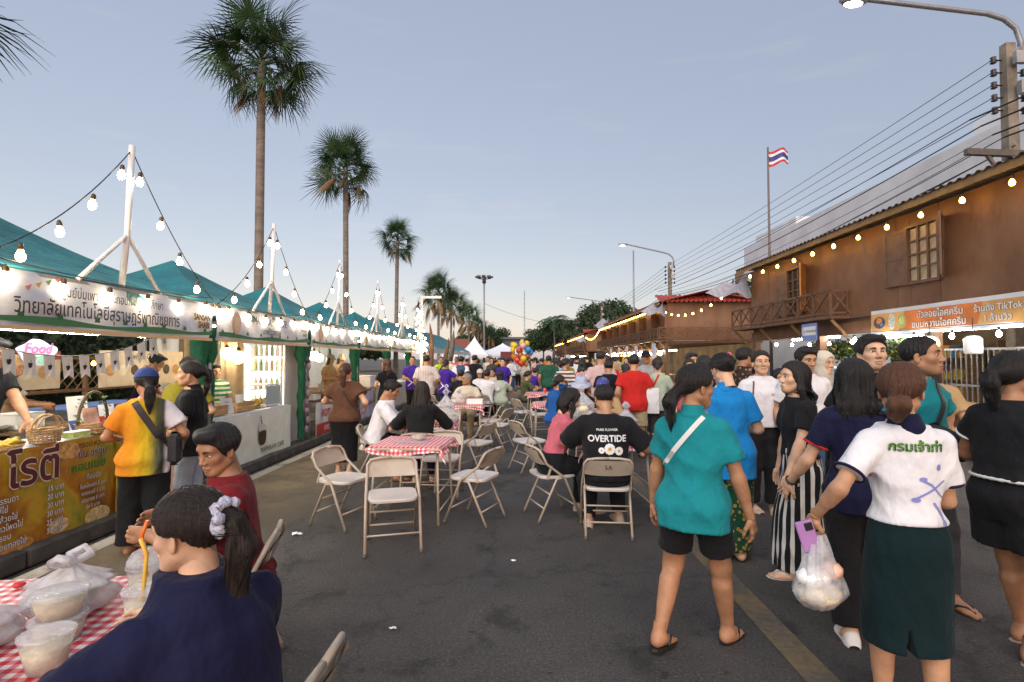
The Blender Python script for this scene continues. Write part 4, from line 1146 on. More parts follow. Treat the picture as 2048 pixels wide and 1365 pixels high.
def light_string(a, b_, n, sag, label, group, me=None, ends=(.08, .95), drop=.035):
    a, b_ = Vector(a), Vector(b_); o = empty('string_lights', a, 0, label, 'string lights', group)
    P = lambda t: (b_-a)*t-Vector((0, 0, sag*4*t*(1-t)))
    c = MB(); c.tube([P(i/16) for i in range(17)], .005, 5); c.build('cable', M_cable, o)
    for i in range(n):
        t = ends[0]+(ends[1]-ends[0])*i/max(1, n-1); p = P(t)-Vector((0, 0, .055+drop))
        q = link('bulb', me or BULB, o, p, (random.uniform(-.12, .12), random.uniform(-.12, .12), random.uniform(0, 6)))
    return o
ROT_L, ROT_R, ROT_F = (PI/2, 0, PI/2), (PI/2, 0, -PI/2), (PI/2, 0, 0)
def put_text(body, size, loc, rot, m, parent=None, name='lettering', fit=None, **k):
    v, f = text_mesh(body, size, **k)
    if fit: v[:, 0] *= fit/max(1e-6, float(v[:, 0].max()-v[:, 0].min()))
    return link(name, poly_mesh(name, v, f, m), parent, loc, rot)
def put_poly(polys, loc, rot, m, parent=None, name='print'):
    V = []; F = []
    for p in polys: F.append(tuple(range(len(V), len(V)+len(p)))); V += [(a, b, 0) for a, b in p]
    return link(name, poly_mesh(name, V, F, m), parent, loc, rot)
def circ(x, y, rx, ry=None, n=20, a0=0): return [(x+rx*math.cos(2*PI*i/n+a0), y+(ry or rx)*math.sin(2*PI*i/n+a0)) for i in range(n)]
def rect(x0, y0, x1, y1): return [(x0, y0), (x1, y0), (x1, y1), (x0, y1)]
FX = -3.85; EZ = 2.29; PITCH = 2.95; T0 = 3.48
POSX = (-.55, .0, .5)
ordn = ['nearest', 'second', 'third', 'fourth', 'fifth', 'sixth', 'seventh']
def tent(k):
    y0 = T0+PITCH*k; y1 = y0+PITCH-.05; yc = (y0+y1)/2; xb = FX-2.9; xc = (FX+xb)/2
    o = empty('market_tent', (xc, yc, .13), 0, f"teal pyramid canopy on green wrapped posts, {ordn[k]} stall from the near end", 'market tent', 'teal market tents on the pavement')
    b = MB()
    L = lambda x, y, z: Vector((x-xc, y-yc, z-.13))
    apex = L(xc, yc, 3.10); cs = [L(FX+.06, y0, EZ), L(FX+.06, y1, EZ), L(xb, y1, EZ), L(xb, y0, EZ)]
    for i in range(4):
        p, q = cs[i], cs[(i+1) % 4]
        def fn(u, v, p=p, q=q):
            e = p.lerp(q, u); r = e.lerp(apex, v); r.z -= .07*math.sin(PI*v)*1.0+.035*math.sin(PI*u)*math.sin(PI*v*.5)*(1-v); return r
        b.grid(fn, 10, 8)
        b.grid(lambda u, v, p=p, q=q: p.lerp(q, u)-Vector((0, 0, .16*v+.01*math.sin(u*25)*v)), 12, 1)
    b.build('canopy', M_teal_tarp, o)
    for x, y, wrap in ((FX, y0+.03, 1), (FX, y1-.03, 1), (xb+.05, y0+.05, 0), (xb+.05, y1-.05, 0)):
        p = MB(); p.tube([L(x, y, .13), L(x, y, EZ)], .025, 8); po = p.build('post', M_steel, o)
        if wrap and not (k == 0 and y < yc):
            w = MB(); rg = random.Random(k*7+int(y*10)); n = 14; vs = []; fs = []
            for j in range(13):
                z = .2+1.75*j/12; r = .040+.034*abs(math.sin(j*1.3+k))*(.6+.4*(j/12))+(.04 if j > 9 else 0)
                for i in range(n): a = 2*PI*i/n; vs.append(L(x-.03, y+(-.03 if y > yc else .03), z)+Vector((math.cos(a)*(r+.018*math.sin(3*a+j)), math.sin(a)*(r+.02*math.sin(4*a+j*.7)), 0)))
            for j in range(12):
                for i in range(n): fs.append((j*n+i, j*n+(i+1) % n, j*n+n+(i+1) % n, j*n+n+i))
            w.add(vs, fs, 0, True); w.build('post_drape', M_green_cloth, o)
    f = MB()
    for i in range(4): f.bar(cs[i]-Vector((0, 0, .03)), cs[(i+1) % 4]-Vector((0, 0, .03)), .03)
    for c in cs: f.bar(c-Vector((0, 0, .10)), apex-Vector((0, 0, .16)), .025)
    f.build('frame', M_steel, o)
    if k >= 2: q = MB(); q.grid(lambda u, v: L(xb+.12+.03*math.sin(u*17), y0+.1+(y1-y0-.2)*u, .2+2.0*v), 20, 3); q.build('back_sheet', M_vinyl, o)
    # light mast with its three legs over the front of the tent
    m = empty('light_mast', (FX+.05, yc, EZ), 0, f"white pipe mast with two slanting legs above the {ordn[k]} teal tent", 'light mast', 'white light masts on the tents')
    q = MB(); q.tube([(0, 0, 0), (.02, .03, .5), (.03, .05, 1.38)], .028 if k < 3 else .032, 8); q.build('mast', M_white_pipe, m)
    for s in (-1, 1):
        q = MB(); q.tube([(.01, s*.52, -.02), (.02, .03, .50)], .020, 8); q.build('brace', M_white_pipe, m)
    top = (FX+.08, yc+.05, EZ+1.34)
    light_string(top, (FX+.1, y0-.02, EZ-.02), 5, .16, f"bulb string falling left from the {ordn[k]} light mast", 'bulb strings on the masts')
    light_string(top, (FX+.1, y1+.02, EZ-.02), 5, .12, f"bulb string falling right from the {ordn[k]} light mast", 'bulb strings on the masts')
    light_string((FX+.10, y0+.05, EZ+.05), (FX+.10, y1-.05, EZ+.05), 6, .05, f"bulb string along the front eave over the {ordn[k]} banner", 'bulb strings along the eaves')
    return o, y0, y1
def banner(k, y0, y1, h=.44, base=None):
    o = empty('stall_banner', (FX+.07, (y0+y1)/2, EZ-.02-h/2)); W = y1-y0-.06
    b = MB(); b.grid(lambda u, v: Vector((.010*math.sin(u*9+k)*math.sin(v*3)+.012*math.sin(u*23+v*5), (u-.5)*W, (v-.5)*h-.02*math.sin(PI*u)*(1-v))), 30, 6)
    b.grid(lambda u, v: Vector((-.006+.010*math.sin(u*9+k)*math.sin(v*3)+.012*math.sin(u*23+v*5), (u-.5)*W, (v-.5)*h-.02*math.sin(PI*u)*(1-v))), 30, 6)
    b.build('sheet', base or M_sky_vinyl, o)
    hill = [(-W/2+.02, -h/2+.075)]+[(-W/2+.02+(W-.04)*i/24, -h/2+.105+.035*math.sin(i*.42+k)-.015*math.sin(PI*i/24)) for i in range(25)]+[(W/2-.02, -h/2+.075)]
    hill = [(-W/2+.02+(W-.04)*i/24, -h/2+.055-.02*math.sin(PI*i/24)) for i in range(25)]+[(W/2-.02-(W-.04)*i/24, -h/2+.085+.03*math.sin((24-i)*.30+k)**2-.02*math.sin(PI*i/24)) for i in range(25)]
    put_poly([hill], (.030, 0, 0), ROT_L, ink('hill_green', (.05, .20, .07)), o, 'hill_print')
    tuft = []
    for i in range(9):
        x = -W/2+.1+(W-.3)*i/8+.05*math.sin(i*5); y = -h/2+.09
        tuft += [[(x-.03, y), (x+.03, y), (x+.02, y+.05), (x, y+.03), (x-.02, y+.06)]]
    put_poly(tuft, (.0305, 0, 0), ROT_L, ink('leaf_green', (.03, .14, .05)), o, 'leaf_print')
    put_poly([rect(-W/2+.01, -h/2-.015, W/2-.01, -h/2+.018)], (.030, 0, 0), ROT_L, ink('hem_orange', (.75, .50, .25)), o, 'hem_print')
    return o, W
def _sky_vinyl():
    m, nt, b = _nt('sky_print_vinyl'); b.inputs['Roughness'].default_value = .4
    n = _noise(nt, 3.5, 5, .6, stretch=(1, .5, 1.6)); r = _ramp(nt, n.outputs['Fac'], [(.40, (.78, .79, .83)), (.60, (.50, .58, .76)), (.72, (.66, .70, .80))])
    nt.links.new(r.outputs[0], b.inputs['Base Color']); n2 = _noise(nt, 5, 2); nt.links.new(_bump(nt, n2.outputs['Fac'], .3, .05).outputs[0], b.inputs['Normal']); return m
M_sky_vinyl = _sky_vinyl()
tents = [tent(k) for k in range(6)]
# banner of the nearest tent
o, W = banner(0, tents[0][1], tents[0][2]); tag(o, 'wide sky printed banner with two lines of Thai lettering, nearest stall', 'banner', 'banners along the tent fronts')
put_text('ศูนย์บ่มเพาะผู้ประกอบการอาชีวศึกษา', .115, (.032, -.10, .095), ROT_L, M_ink, o, bold=.006, fit=1.22)
put_text('วิทยาลัยเทคโนโลยีสุราษฎร์พาณิชยการ', .165, (.032, -.16, -.050), ROT_L, M_ink, o, bold=.010, fit=1.90)
gold = ink('logo_gold', (.55, .36, .06))
put_text('SANSAN', .105, (.031, W/2-.22, .035), ROT_L, gold, o, bold=.05, sx=.8); put_text('SHABI', .105, (.031, W/2-.19, -.055), ROT_L, gold, o, bold=.05, sx=.8)
put_text('SANSAN', .105, (.034, W/2-.22, .035), ROT_L, M_ink, o, bold=.012, sx=.8); put_text('SHABI', .105, (.034, W/2-.19, -.055), ROT_L, M_ink, o, bold=.012, sx=.8)
for i, c in enumerate(((.7, .25, .2), (.7, .5, .15), (.35, .5, .2), (.7, .25, .2))):
    x = -W/2+.42+i*.085; put_poly([[(x-.03, .10+.03*i), (x+.03, .125+.03*i), (x+.005, .07+.03*i)]], (.032, 0, 0), ROT_L, ink('pennant%d' % i, c), o, 'pennant_print')
def cup_print(o, x, y, s, dx=.032):
    put_poly([circ(x, y, .11*s, .15*s)], (dx, 0, 0), ROT_L, ink('coco_tan', (.62, .42, .28)), o, 'fruit_print')
    put_poly([circ(x+.02*s, y-.02*s, .075*s, .10*s)], (dx+.001, 0, 0), ROT_L, ink('coco_pale', (.72, .55, .40)), o, 'fruit_print')
for k, (words, lab) in enumerate(((('MAPHRAW CAFE', 'มะพร้าวคาเฟ่'), 'sky printed banner reading MAPHRAW CAFE over the green striped boy'),
                                  (('ขนมหวาน ไทย', 'อร่อย'), 'crumpled sky printed banner over the wok stall behind the brown shirt woman'),
                                  (('SWEET', 'เบเกอรี่'), 'sky printed banner over the three sellers in tan'), (('ไทย', ''), 'pale sky printed banner over the fifth stall'), (('', ''), 'farthest pale sky printed banner, past the lilac cloth')), 1):
    o, W = banner(k, tents[k][1], tents[k][2]); tag(o, lab, 'banner', 'banners along the tent fronts')
    if k == 1:
        put_text(words[0], .150, (.032, -.04, .085), ROT_L, M_ink, o, bold=.012, fit=1.05); put_text(words[1], .12, (.032, .0, -.055), ROT_L, M_ink, o, bold=.012)
    elif k < 5:
        pass
    cup_print(o, -W/2+.42, .02, 1.0)
    if k <= 2:
        put_text('SANSAN', .08, (.031, W/2-.24, .03), ROT_L, M_ink, o, bold=.03, sx=.8); put_text('SHABI', .08, (.031, W/2-.22, -.04), ROT_L, M_ink, o, bold=.03, sx=.8)

def top_table(name, label, y0, y1, x1=FX, d=.62, z=.88, m=None, cat='counter', legs=True, group='stall counters on the pavement'):
    o = empty(name, (x1-d/2, (y0+y1)/2, .13), 0, label, cat, group); L = y1-y0
    b = MB(); b.box((0, 0, z-.13-.02), (d, L, .035), bev=.006); b.build('tabletop', m or M_vinyl, o)
    for sx in (-1, 1):
        for sy in (-1, 1):
            b = MB(); b.bar((sx*(d/2-.05), sy*(L/2-.06), 0), (sx*(d/2-.05), sy*(L/2-.06), z-.17), .035); b.build('leg', M_steel, o)
    return o
# ---- stall 1: roti stall with the printed menu front
C1Y0, C1Y1 = 3.3, 5.55
top_table('stall_counter', 'white topped counter of the roti stall at the left edge', C1Y0, C1Y1)
def roti_mat():
    m, nt, b = _nt('menu_print'); b.inputs['Roughness'].default_value = .35
    n = _noise(nt, 2.3, 4, .6); r = _ramp(nt, n.outputs['Fac'], [(.30, (.17, .055, .012)), (.43, (.40, .16, .015)), (.54, (.52, .33, .025)), (.64, (.32, .30, .03)), (.76, (.06, .11, .02))])
    nt.links.new(r.outputs[0], b.inputs['Base Color']); n2 = _noise(nt, 4, 2); nt.links.new(_bump(nt, n2.outputs['Fac'], .25, .04).outputs[0], b.inputs['Normal']); return m
mo = empty('menu_banner', (FX+.012, (C1Y0+C1Y1)/2, .525), 0, 'orange and green vinyl menu with Thai prices on roti counter front', 'menu banner')
ML = C1Y1-C1Y0; b = MB(); b.grid(lambda u, v: Vector((.008*math.sin(u*14)+.006*math.sin(v*7+u*5), (u-.5)*ML, (v-.5)*.76)), 24, 6); b.build('sheet', roti_mat(), mo)
def mt(t, s, y, z, c, bold=.012, outline=None, align='CENTER', sx=1):
    yy = y-(C1Y0+C1Y1)/2; zz = z-.525
    if outline: put_text(t, s, (.019, yy, zz), ROT_L, ink(*outline), mo, bold=.045, align=align, sx=sx)
    put_text(t, s, (.022, yy, zz), ROT_L, ink(*c), mo, bold=bold, align=align, sx=sx)
WHT = ('white', (.78, .77, .74)); MAR = ('maroon', (.10, .02, .02)); GRN = ('menu_green', (.06, .20, .02)); PUR = ('violet', (.06, .02, .12)); YEL = ('menu_yellow', (.55, .42, .03))
mt('โรตี', .34, 4.11, .73, MAR, .02, WHT, sx=.95)
mt('กรอบ หวาน', .075, 4.66, .845, ('dark_brown', (.09, .04, .02)), .012, None, sx=.9); mt('มัน อร่อย', .085, 4.66, .765, PUR, .014, WHT); mt('หอมเนย', .115, 4.62, .66, GRN, .02, ('pale_lime', (.50, .55, .10)), sx=1.0)
for i, (a, p) in enumerate((('ธรรมดา', '15 บาท'), ('ใส่ไข่', '20 บาท'), ('กล้วยไข่', '30 บาท'), ('ข้าวโพดไข่', '30 บาท'), ('กรอบ', '25 บาท'), ('ฝอยทองไข่', '30 บาท'))):
    z = .545-i*.068; mt(a, .062, 3.80, z, WHT, .014, PUR, align='LEFT', sx=.9); mt(p, .060, 4.22, z, WHT, .014, PUR, align='LEFT', sx=.9)
mt('ท็อปปิ้ง', .055, 4.68, .555, WHT, .01, MAR)
for i, a in enumerate(('ช็อคโกแลต 5 บาท', 'สตอเบอรี่ 5 บาท', 'ฝอยทอง 5 บาท', 'ชีส 5 บาท')): mt(a, .048, 4.68, .48-i*.062, WHT, .01, MAR, sx=.85)
put_poly([rect(4.95-(C1Y0+C1Y1)/2, -.375, ML/2-.01, .375)], (.0165, 0, 0), ROT_L, mat('menu_panel', (.42, .36, .03), .4, var=.5, vscale=3), mo, 'panel_print')
mt('ข้าวโพด', .115, 5.26, .79, GRN, .02, ('pale_lime', (.50, .55, .10)), sx=.85); mt('อบเนย', .12, 5.22, .67, GRN, .02, ('pale_lime', (.50, .55, .10))); mt('25 บาท', .10, 5.24, .53, PUR, .02, WHT)
mt('ราดใส่', .08, 5.17, .40, GRN, .02, ('pale_lime', (.50, .55, .10))); mt('59 บาท', .12, 5.22, .28, PUR, .02, WHT)
for (x, z, r1, r2, c) in ((3.70, .87, .08, .045, (.60, .38, .15)), (4.42, .82, .11, .07, (.62, .36, .13)), (4.34, .22, .10, .06, (.66, .50, .28)), (4.74, .19, .14, .08, (.62, .48, .24)), (3.98, .18, .14, .05, (.60, .30, .08)), (5.42, .17, .09, .06, (.55, .45, .06)), (4.86, .85, .08, .05, (.45, .40, .05))):
    put_poly([circ(x-(C1Y0+C1Y1)/2, z-.525, r1, r2)], (.0178, 0, 0), ROT_L, mat('food_print%d' % int(x*100), c, .4, var=.5, vscale=25), mo, 'food_print')
# tube light and pennants under the banner
o = empty('tube_lamp', (FX-.12, 4.55, 1.84), 0, 'bright white tube lamp along the front of the roti stall', 'tube lamp', 'tube lamps in the stalls')
b = MB(); b.tube([(0, -1.0, 0), (0, .95, 0)], .019, 8); b.build('tube', M_tube, o); b = MB(); b.box((0, -.02, .035), (.05, 2.02, .03)); b.build('fitting', M_white_pipe, o)
o = empty('pennant_string', (FX-.05, 4.5, 1.72), 0, 'string of white pennants printed with black coconut cups, roti stall', 'bunting')
def SG(t): return Vector((0, -.85+2.05*t, .02-.34*4*t*(1-t)*(.55+.0*t)+.16*t))
b = MB(); b.tube([SG(i/20) for i in range(21)], .004, 5); b.build('cord', M_ink, o)
for i in range(12):
    t = .03+.94*i/11; p = SG(t); q = SG(min(1, t+.045)); d = q-p; f = MB(); w = .092
    vs = [(0, 0, 0), (0, d.y*1.15, d.z*1.15), (.02, d.y*1.1+.005, d.z-.20), (.022, d.y*.55, -.165+d.z*.5), (.018, .012, -.20)]
    f.add([Vector(v) for v in vs], [(0, 1, 2, 3, 4)]); f.add([Vector(v)-Vector((.004, 0, 0)) for v in vs], [(4, 3, 2, 1, 0)]); fo = f.build('pennant', mat('pennant_white', (.74, .72, .66), .7, var=.06), o, p)
    put_poly([[(.03+.0, -.085), (.072, -.085), (.066, -.118), (.05, -.128), (.036, -.118)], [(.052, -.085), (.056, -.085), (.062, -.06), (.058, -.06)]], (.014, 0, 0), ROT_L, M_inkk, fo, 'cup_print')
o = empty('fair_sign', (FX-.45, 4.62, 1.66), 0, 'small hanging sign reading Food Fair in pink and green', 'sign')
b = MB(); out = [(.19*math.cos(a)*(1+.10*math.sin(5*a)), .105*math.sin(a)*(1+.12*math.sin(4*a+1))) for a in [2*PI*i/40 for i in range(40)]]; b.plate(out, .012); b.build('board', mat('fair_board', (.34, .32, .46), .5, var=.25, vscale=9), o, (0, 0, 0), (0, 0, PI/2))
put_text('Food', .13, (.012, -.01, .028), ROT_L, ink('pink', (.55, .04, .16)), o, bold=.02, shear=.2); put_text('Fair', .12, (.012, .02, -.055), ROT_L, ink('fair_green', (.05, .30, .10)), o, bold=.02, shear=.2)
# ---- things on the roti counter
def on(x, y, z=.896): return (x, y, z)
def basket(loc, label, r=.13, h=.10, hand=.24, leaf=0, group='woven baskets on the roti counter', sx=1.35):
    o = empty('basket', loc, 0, label, 'basket', group); b = MB()
    for j in range(6):
        z = h*j/5; rr = r*(.82+.18*j/5)
        b.tube([((rr+.004*(-1)**(i+j))*math.cos(2*PI*i/24), (rr*sx+.004*(-1)**(i+j))*math.sin(2*PI*i/24), z+.005) for i in range(24)], .0075, 5, closed=True)
    for i in range(24): a = 2*PI*i/24; b.tube([(r*.82*math.cos(a), r*.82*sx*math.sin(a), 0), (r*math.cos(a), r*sx*math.sin(a), h)], .005, 4)
    b.lathe([(.001, .004), (r*.8, .004), (r*.8, .012), (.001, .012)], n=20, sy=sx); b.build('bowl', M_wicker, o)
    hb = MB(); hb.tube([(0, r*sx*math.cos(PI*i/16), h+hand*math.sin(PI*i/16)) for i in range(17)], .010 if not leaf else .014, 6)
    if not leaf: hb.tube([(.05, r*sx*math.cos(PI*i/16), h+hand*.95*math.sin(PI*i/16)) for i in range(17)], .007, 6)
    hb.build('handle', M_wicker if not leaf else mat('dark_cane', (.07, .04, .02), .7), o)
    if leaf:
        g = MB(); rg = random.Random(5)
        for i in range(60):
            a = PI*rg.random(); p = Vector((rg.uniform(-.03, .03), r*sx*math.cos(a), h+hand*math.sin(a))); u = Vector((rg.uniform(-1, 1), rg.uniform(-1, 1), rg.uniform(-1, .6))).normalized()*.035; v = u.cross(Vector((.3, .5, .7))).normalized()*.016
            g.add([p, p+u*.5+v, p+u, p+u*.5-v], [(0, 1, 2, 3)])
        go = g.build('leaves', mat('ivy_leaf', (.06, .15, .03), .6, var=.4), o); go['kind'] = 'stuff'
    return o
basket(on(-4.03, 4.42), 'pale woven basket with twin tall handles at counter front', .10, .10, .13)
basket(on(-4.08, 4.98), 'wide basket with dark arched handle wound with ivy leaves', .13, .09, .30, 1)
def tray_food(loc, label, r, cols, n, seed, hgt=.03, m=None, group=None, sy=1.0, name='food_tray', fr=.03, long=0):
    o = empty(name, loc, 0, label, 'tray', group); b = MB(); b.lathe([(.001, 0), (r*.85, 0), (r, hgt), (r*.97, hgt), (r*.83, .008), (.001, .008)], n=22, sy=sy); b.build('dish', m or M_wicker, o)
    rg = random.Random(seed); g = MB()
    for i in range(n):
        a, q = rg.uniform(0, 6.28), r*.75*math.sqrt(rg.random()); s = fr*rg.uniform(.8, 1.2)
        c = Vector((q*math.cos(a), q*math.sin(a)*sy, .012+s*.6+rg.uniform(0, .02)))
        if long: d = Vector((math.cos(a+1), math.sin(a+1), rg.uniform(-.1, .2))); g.tube([c-d*s*2, c+Vector((0, 0, .02)), c+d*s*2], [s*.35, s*.62, s*.3], 6, mi=i % len(cols))
        else: g.ball(c, s, 8, i % len(cols), (1, 1, .7))
    go = g.build('food', cols, o); go['kind'] = 'stuff'; return o
M_banana = mat('banana_yellow', (.55, .38, .04), .5, var=.25, vscale=30); M_corn = mat('corn', (.62, .42, .06), .5, var=.2); M_green_f = mat('green_fruit', (.14, .25, .03), .45, var=.3)
M_bread = mat('fried_bread', (.42, .22, .07), .6, var=.35, vscale=30); M_cream = mat('cream_food', (.72, .62, .42), .6, var=.2, vscale=30)
tray_food(on(-4.05, 4.02), 'woven tray of ripe bananas at left end of the roti counter', .17, [M_banana, M_banana], 14, 3, long=1)
# greeting cards and boxes inside the ivy basket
def card(loc, w, h, m, label, rx=-.25, rz=0, txt=None, cat='card', group=None, name='table_card', t=.004):
    o = empty(name, loc, rz, label, cat, group); b = MB(); b.box((0, 0, h/2), (t, w, h)); q = b.build('panel', m, o); q.rotation_euler = (0, rx, 0)
    if txt:
        for i, (s, z, sz, c) in enumerate(txt): put_text(s, sz, (t/2+.001, 0, z), ROT_L, c, q)
    return o
M_card = mat('card_white', (.78, .77, .76), .55, var=.04); M_peach = mat('card_peach', (.72, .42, .30), .5, var=.25, vscale=18)
card((-4.07, 4.98, .92), .16, .22, M_peach, 'peach printed card standing inside the ivy basket', -.3, -.1)
card((-4.10, 4.84, .92), .10, .12, mat('blue_pack', (.05, .10, .35), .4), 'small blue packet tucked in the ivy basket', -.5)
card((-4.10, 5.14, .94), .09, .10, mat('red_pack', (.60, .04, .03), .4), 'small red packet tucked in the ivy basket', -.4)
card((-4.32, 5.12, .896), .24, .34, mat('white_board', (.72, .73, .68), .5, var=.1), 'tall white card standing behind the ivy basket', -.15)
card((-4.22, 5.36, .896), .20, .24, M_card, 'plain white menu card beside the ivy basket', -.2)
def boxy(loc, d, m, label, cat, name, group=None, rz=0, lid=None):
    o = empty(name, loc, rz, label, cat, group); b = MB(); b.box((0, 0, d[2]/2), d, bev=min(d)*.06); b.build('body', m, o)
    b = MB(); b.box((0, 0, d[2]+.004), (d[0]*1.02, d[1]*1.02, .012), bev=.003); b.build('lid', lid or m, o); return o
boxy(on(-4.0, 4.70), (.10, .19, .045), mat('tissue_lime', (.50, .62, .14), .5, var=.2, vscale=30), 'small lime green tissue box between the two baskets', 'tissue box', 'tissue_box', lid=M_card)
def cyl(loc, r, h, m, label, cat, name, group=None, lid=None, taper=1.0):
    o = empty(name, loc, 0, label, cat, group); b = MB(); b.lathe([(r*taper*.96, 0), (r*taper, .004), (r, h), (r*.94, h), (r*taper*.92, .01)], n=18); b.build('body', m, o)
    if lid: b = MB(); b.lathe([(.001, h+.016), (r*.9, h+.014), (r*1.05, h+.006), (r*1.05, h-.006)], n=18); b.build('lid', lid, o)
    return o
cyl(on(-4.10, 5.46), .065, .22, mat('white_tub', (.70, .71, .72), .4, var=.04), 'tall white plastic tub at right end of the roti counter', 'tub', 'plastic_tub', lid=M_card)
# pan, chopping board and box on the work table behind
top_table('work_table', 'low wooden work table behind the roti seller', 4.3, 6.2, -5.15, .7, .86, M_wood, 'table')
o = cyl((-5.35, 5.1, .862), .26, .06, mat('pan_metal', (.25, .22, .18), .35, .8), 'wide brass coloured pan on the roti work table', 'pan', 'frying_pan', taper=.8)
card((-5.55, 5.62, .862), .42, .34, M_wood, 'brown wooden board leaning on the roti work table', -.3)
boxy((-5.30, 5.5, .862), (.26, .34, .16), mat('foam_box', (.72, .70, .64), .6, var=.05), 'white foam box on the roti work table', 'box', 'foam_box')
cyl((-5.6, 4.75, .862), .16, .16, mat('blue_tub', (.06, .18, .45), .4), 'round blue tub on the roti work table', 'tub', 'plastic_tub')
# ---- stall 2: coconut cafe
C2Y0, C2Y1 = 6.55, 8.75
top_table('stall_counter', 'counter behind the pale MAPHRAW CAFE cloth', C2Y0, C2Y1, FX-.03, .6, .84)
fo = empty('counter_cloth', (FX+.005, (C2Y0+C2Y1)/2, .485), 0, 'pale green cloth with brown coconut drink drawing and MAPHRAW CAFE', 'counter cloth', 'cloths on the stall fronts')
W2 = C2Y1-C2Y0; b = MB(); b.grid(lambda u, v: Vector((.015+.012*math.sin(u*16+v*2)+.01*math.sin(u*7), (u-.5)*W2, (v-.5)*.70-.02*math.sin(PI*u)*(v)+.0)), 30, 6); b.build('sheet', cloth('mint_cloth', (.80, .84, .74), wrinkle=.5, wscale=4), fo)
put_text('MAPHRAW CAFE', .105, (.040, .42, -.235), ROT_L, M_inkk, fo, bold=.008, sx=.95)
bx = .10
body_ = [(bx+.115*math.copysign(abs(math.cos(a))**.7, math.cos(a)), -.01+.15*math.copysign(abs(math.sin(a))**.75, math.sin(a))) for a in [2*PI*i/30 for i in range(30)]]
put_poly([body_], (.038, 0, 0), ROT_L, ink('coco_brown', (.055, .025, .02)), fo, 'coconut_print')
put_poly([circ(bx-.07, .09, .04, .045), circ(bx, .105, .045, .055), circ(bx+.07, .09, .04, .045)], (.040, 0, 0), ROT_L, ink('cream', (.66, .66, .60)), fo, 'cream_print')
put_poly([[(bx-.03, .14), (bx-.005, .14), (bx-.045, .235), (bx-.07, .225)], [(bx-.085, .235), (bx-.03, .255), (bx-.035, .27), (bx-.09, .25)]], (.039, 0, 0), ROT_L, M_inkk, fo, 'straw_print')
def crate(loc, label, d=(.30, .46, .15), group='pine crates on the cafe counter'):
    o = empty('wooden_crate', loc, 0, label, 'crate', group)
    for sx in (-1, 1):
        for z in (.035, .105):
            b = MB(); b.box((sx*d[0]/2, 0, z), (.012, d[1], .056)); b.build('slat', M_pine, o)
    for sy in (-1, 1):
        for z in (.035, .105):
            b = MB(); b.box((0, sy*d[1]/2, z), (d[0]-.014, .012, .056)); b.build('slat', M_pine, o)
    b = MB(); b.box((0, 0, .006), (d[0]-.02, d[1]-.02, .010)); b.build('bottom', M_pine, o); return o
crate((-4.10, 7.55, .846), 'pine crate holding drink cups on the cafe counter'); crate((-4.12, 6.85, .846), 'low pine crate behind the white cards on the cafe counter', (.30, .5, .12))
for i, (y, rz) in enumerate(((6.78, .1), (7.14, -.1))):
    card((-3.98, y, .846), .24, .22, M_card, ['white menu card at left end of the cafe counter', 'white menu card right of another on the cafe counter'][i], -.2, rz, [('MENU', .16, .03, M_inkk), ('มะพร้าว 35', .11, .026, M_inkk), ('นมสด 40', .07, .026, M_inkk)], group='white cards on the cafe counter')
cyl((-4.10, 7.62, .866), .05, .21, mat('cup_white', (.74, .74, .72), .4), 'white paper cup standing in the pine crate', 'cup', 'paper_cup', taper=.8)
tray_food((-4.10, 8.0, .846), 'dish of green fruit right of the pine crate', .14, [M_green_f, M_banana], 14, 8)
card((-4.14, 7.42, .866), .12, .17, mat('lime_pack', (.35, .45, .08), .5, var=.2), 'lime green packet standing in the pine crate', -.3)
# glass case with jars
o = empty('glass_case', (-4.15, 8.42, .846), 0, 'low glass case of small jars at right end of the cafe counter', 'display case'); b = MB(); b.box((0, 0, .02), (.36, .5, .03)); b.build('base', M_white_pipe, o); b = MB(); b.box((0, 0, .34), (.36, .5, .02)); b.build('top', M_white_pipe, o)
b = MB(); b.box((.178, 0, .18), (.004, .49, .29)); b.build('pane', glass('case_glass'), o)
for i in range(8):
    b = MB(); b.lathe([(.028, 0), (.03, .01), (.03, .06), (.022, .07), (.022, .08)], n=10); b.build('jar', [M_bread, M_cream, M_banana][i % 3], o, (.06-.12*(i // 4), -.18+.12*(i % 4), .036))
# lit display fridge
o = empty('display_fridge', (-4.42, 9.30, .13), -PI/2, 'lit glass door drinks fridge at the back of the cafe stall', 'fridge')
b = MB(); b.box((-.28, 0, .9), (.04, .72, 1.74)); b.box((0, -.35, .9), (.56, .03, 1.74)); b.box((0, .35, .9), (.56, .03, 1.74)); b.box((0, 0, 1.76), (.60, .72, .05)); b.box((0, 0, .1), (.6, .72, .2)); b.build('cabinet', M_white_pipe, o)
b = MB(); b.box((-.25, 0, .95), (.008, .62, 1.5)); b.build('light_panel', emit('fridge_light', (1, .96, .88), 3.0), o)
for s in (-1, 1): b = MB(); b.tube([(.20, s*.31, .25), (.20, s*.31, 1.7)], .014, 6); b.build('tube_light', emit('fridge_tube', (1, .98, .94), 10), o)
for z in (.3, .62, .94, 1.26, 1.52):
    b = MB(); b.box((0, 0, z), (.46, .64, .015)); b.build('shelf', M_white_pipe, o)
    for i in range(6):
        b = MB(); b.lathe([(.03, 0), (.032, .02), (.032, .13), (.014, .17), (.014, .20)], n=8); b.build('bottle', [M_bread, M_cream, M_banana, M_green_f, M_peach][(i+int(z*10)) % 5], o, (.10, -.24+.096*i, z+.008))
b = MB(); b.box((.30, 0, .95), (.006, .66, 1.58)); b.build('glass_door', glass('fridge_glass'), o)
b = MB(); b.box((.31, .31, .95), (.03, .03, 1.6)); b.build('door_frame', M_white_pipe, o)
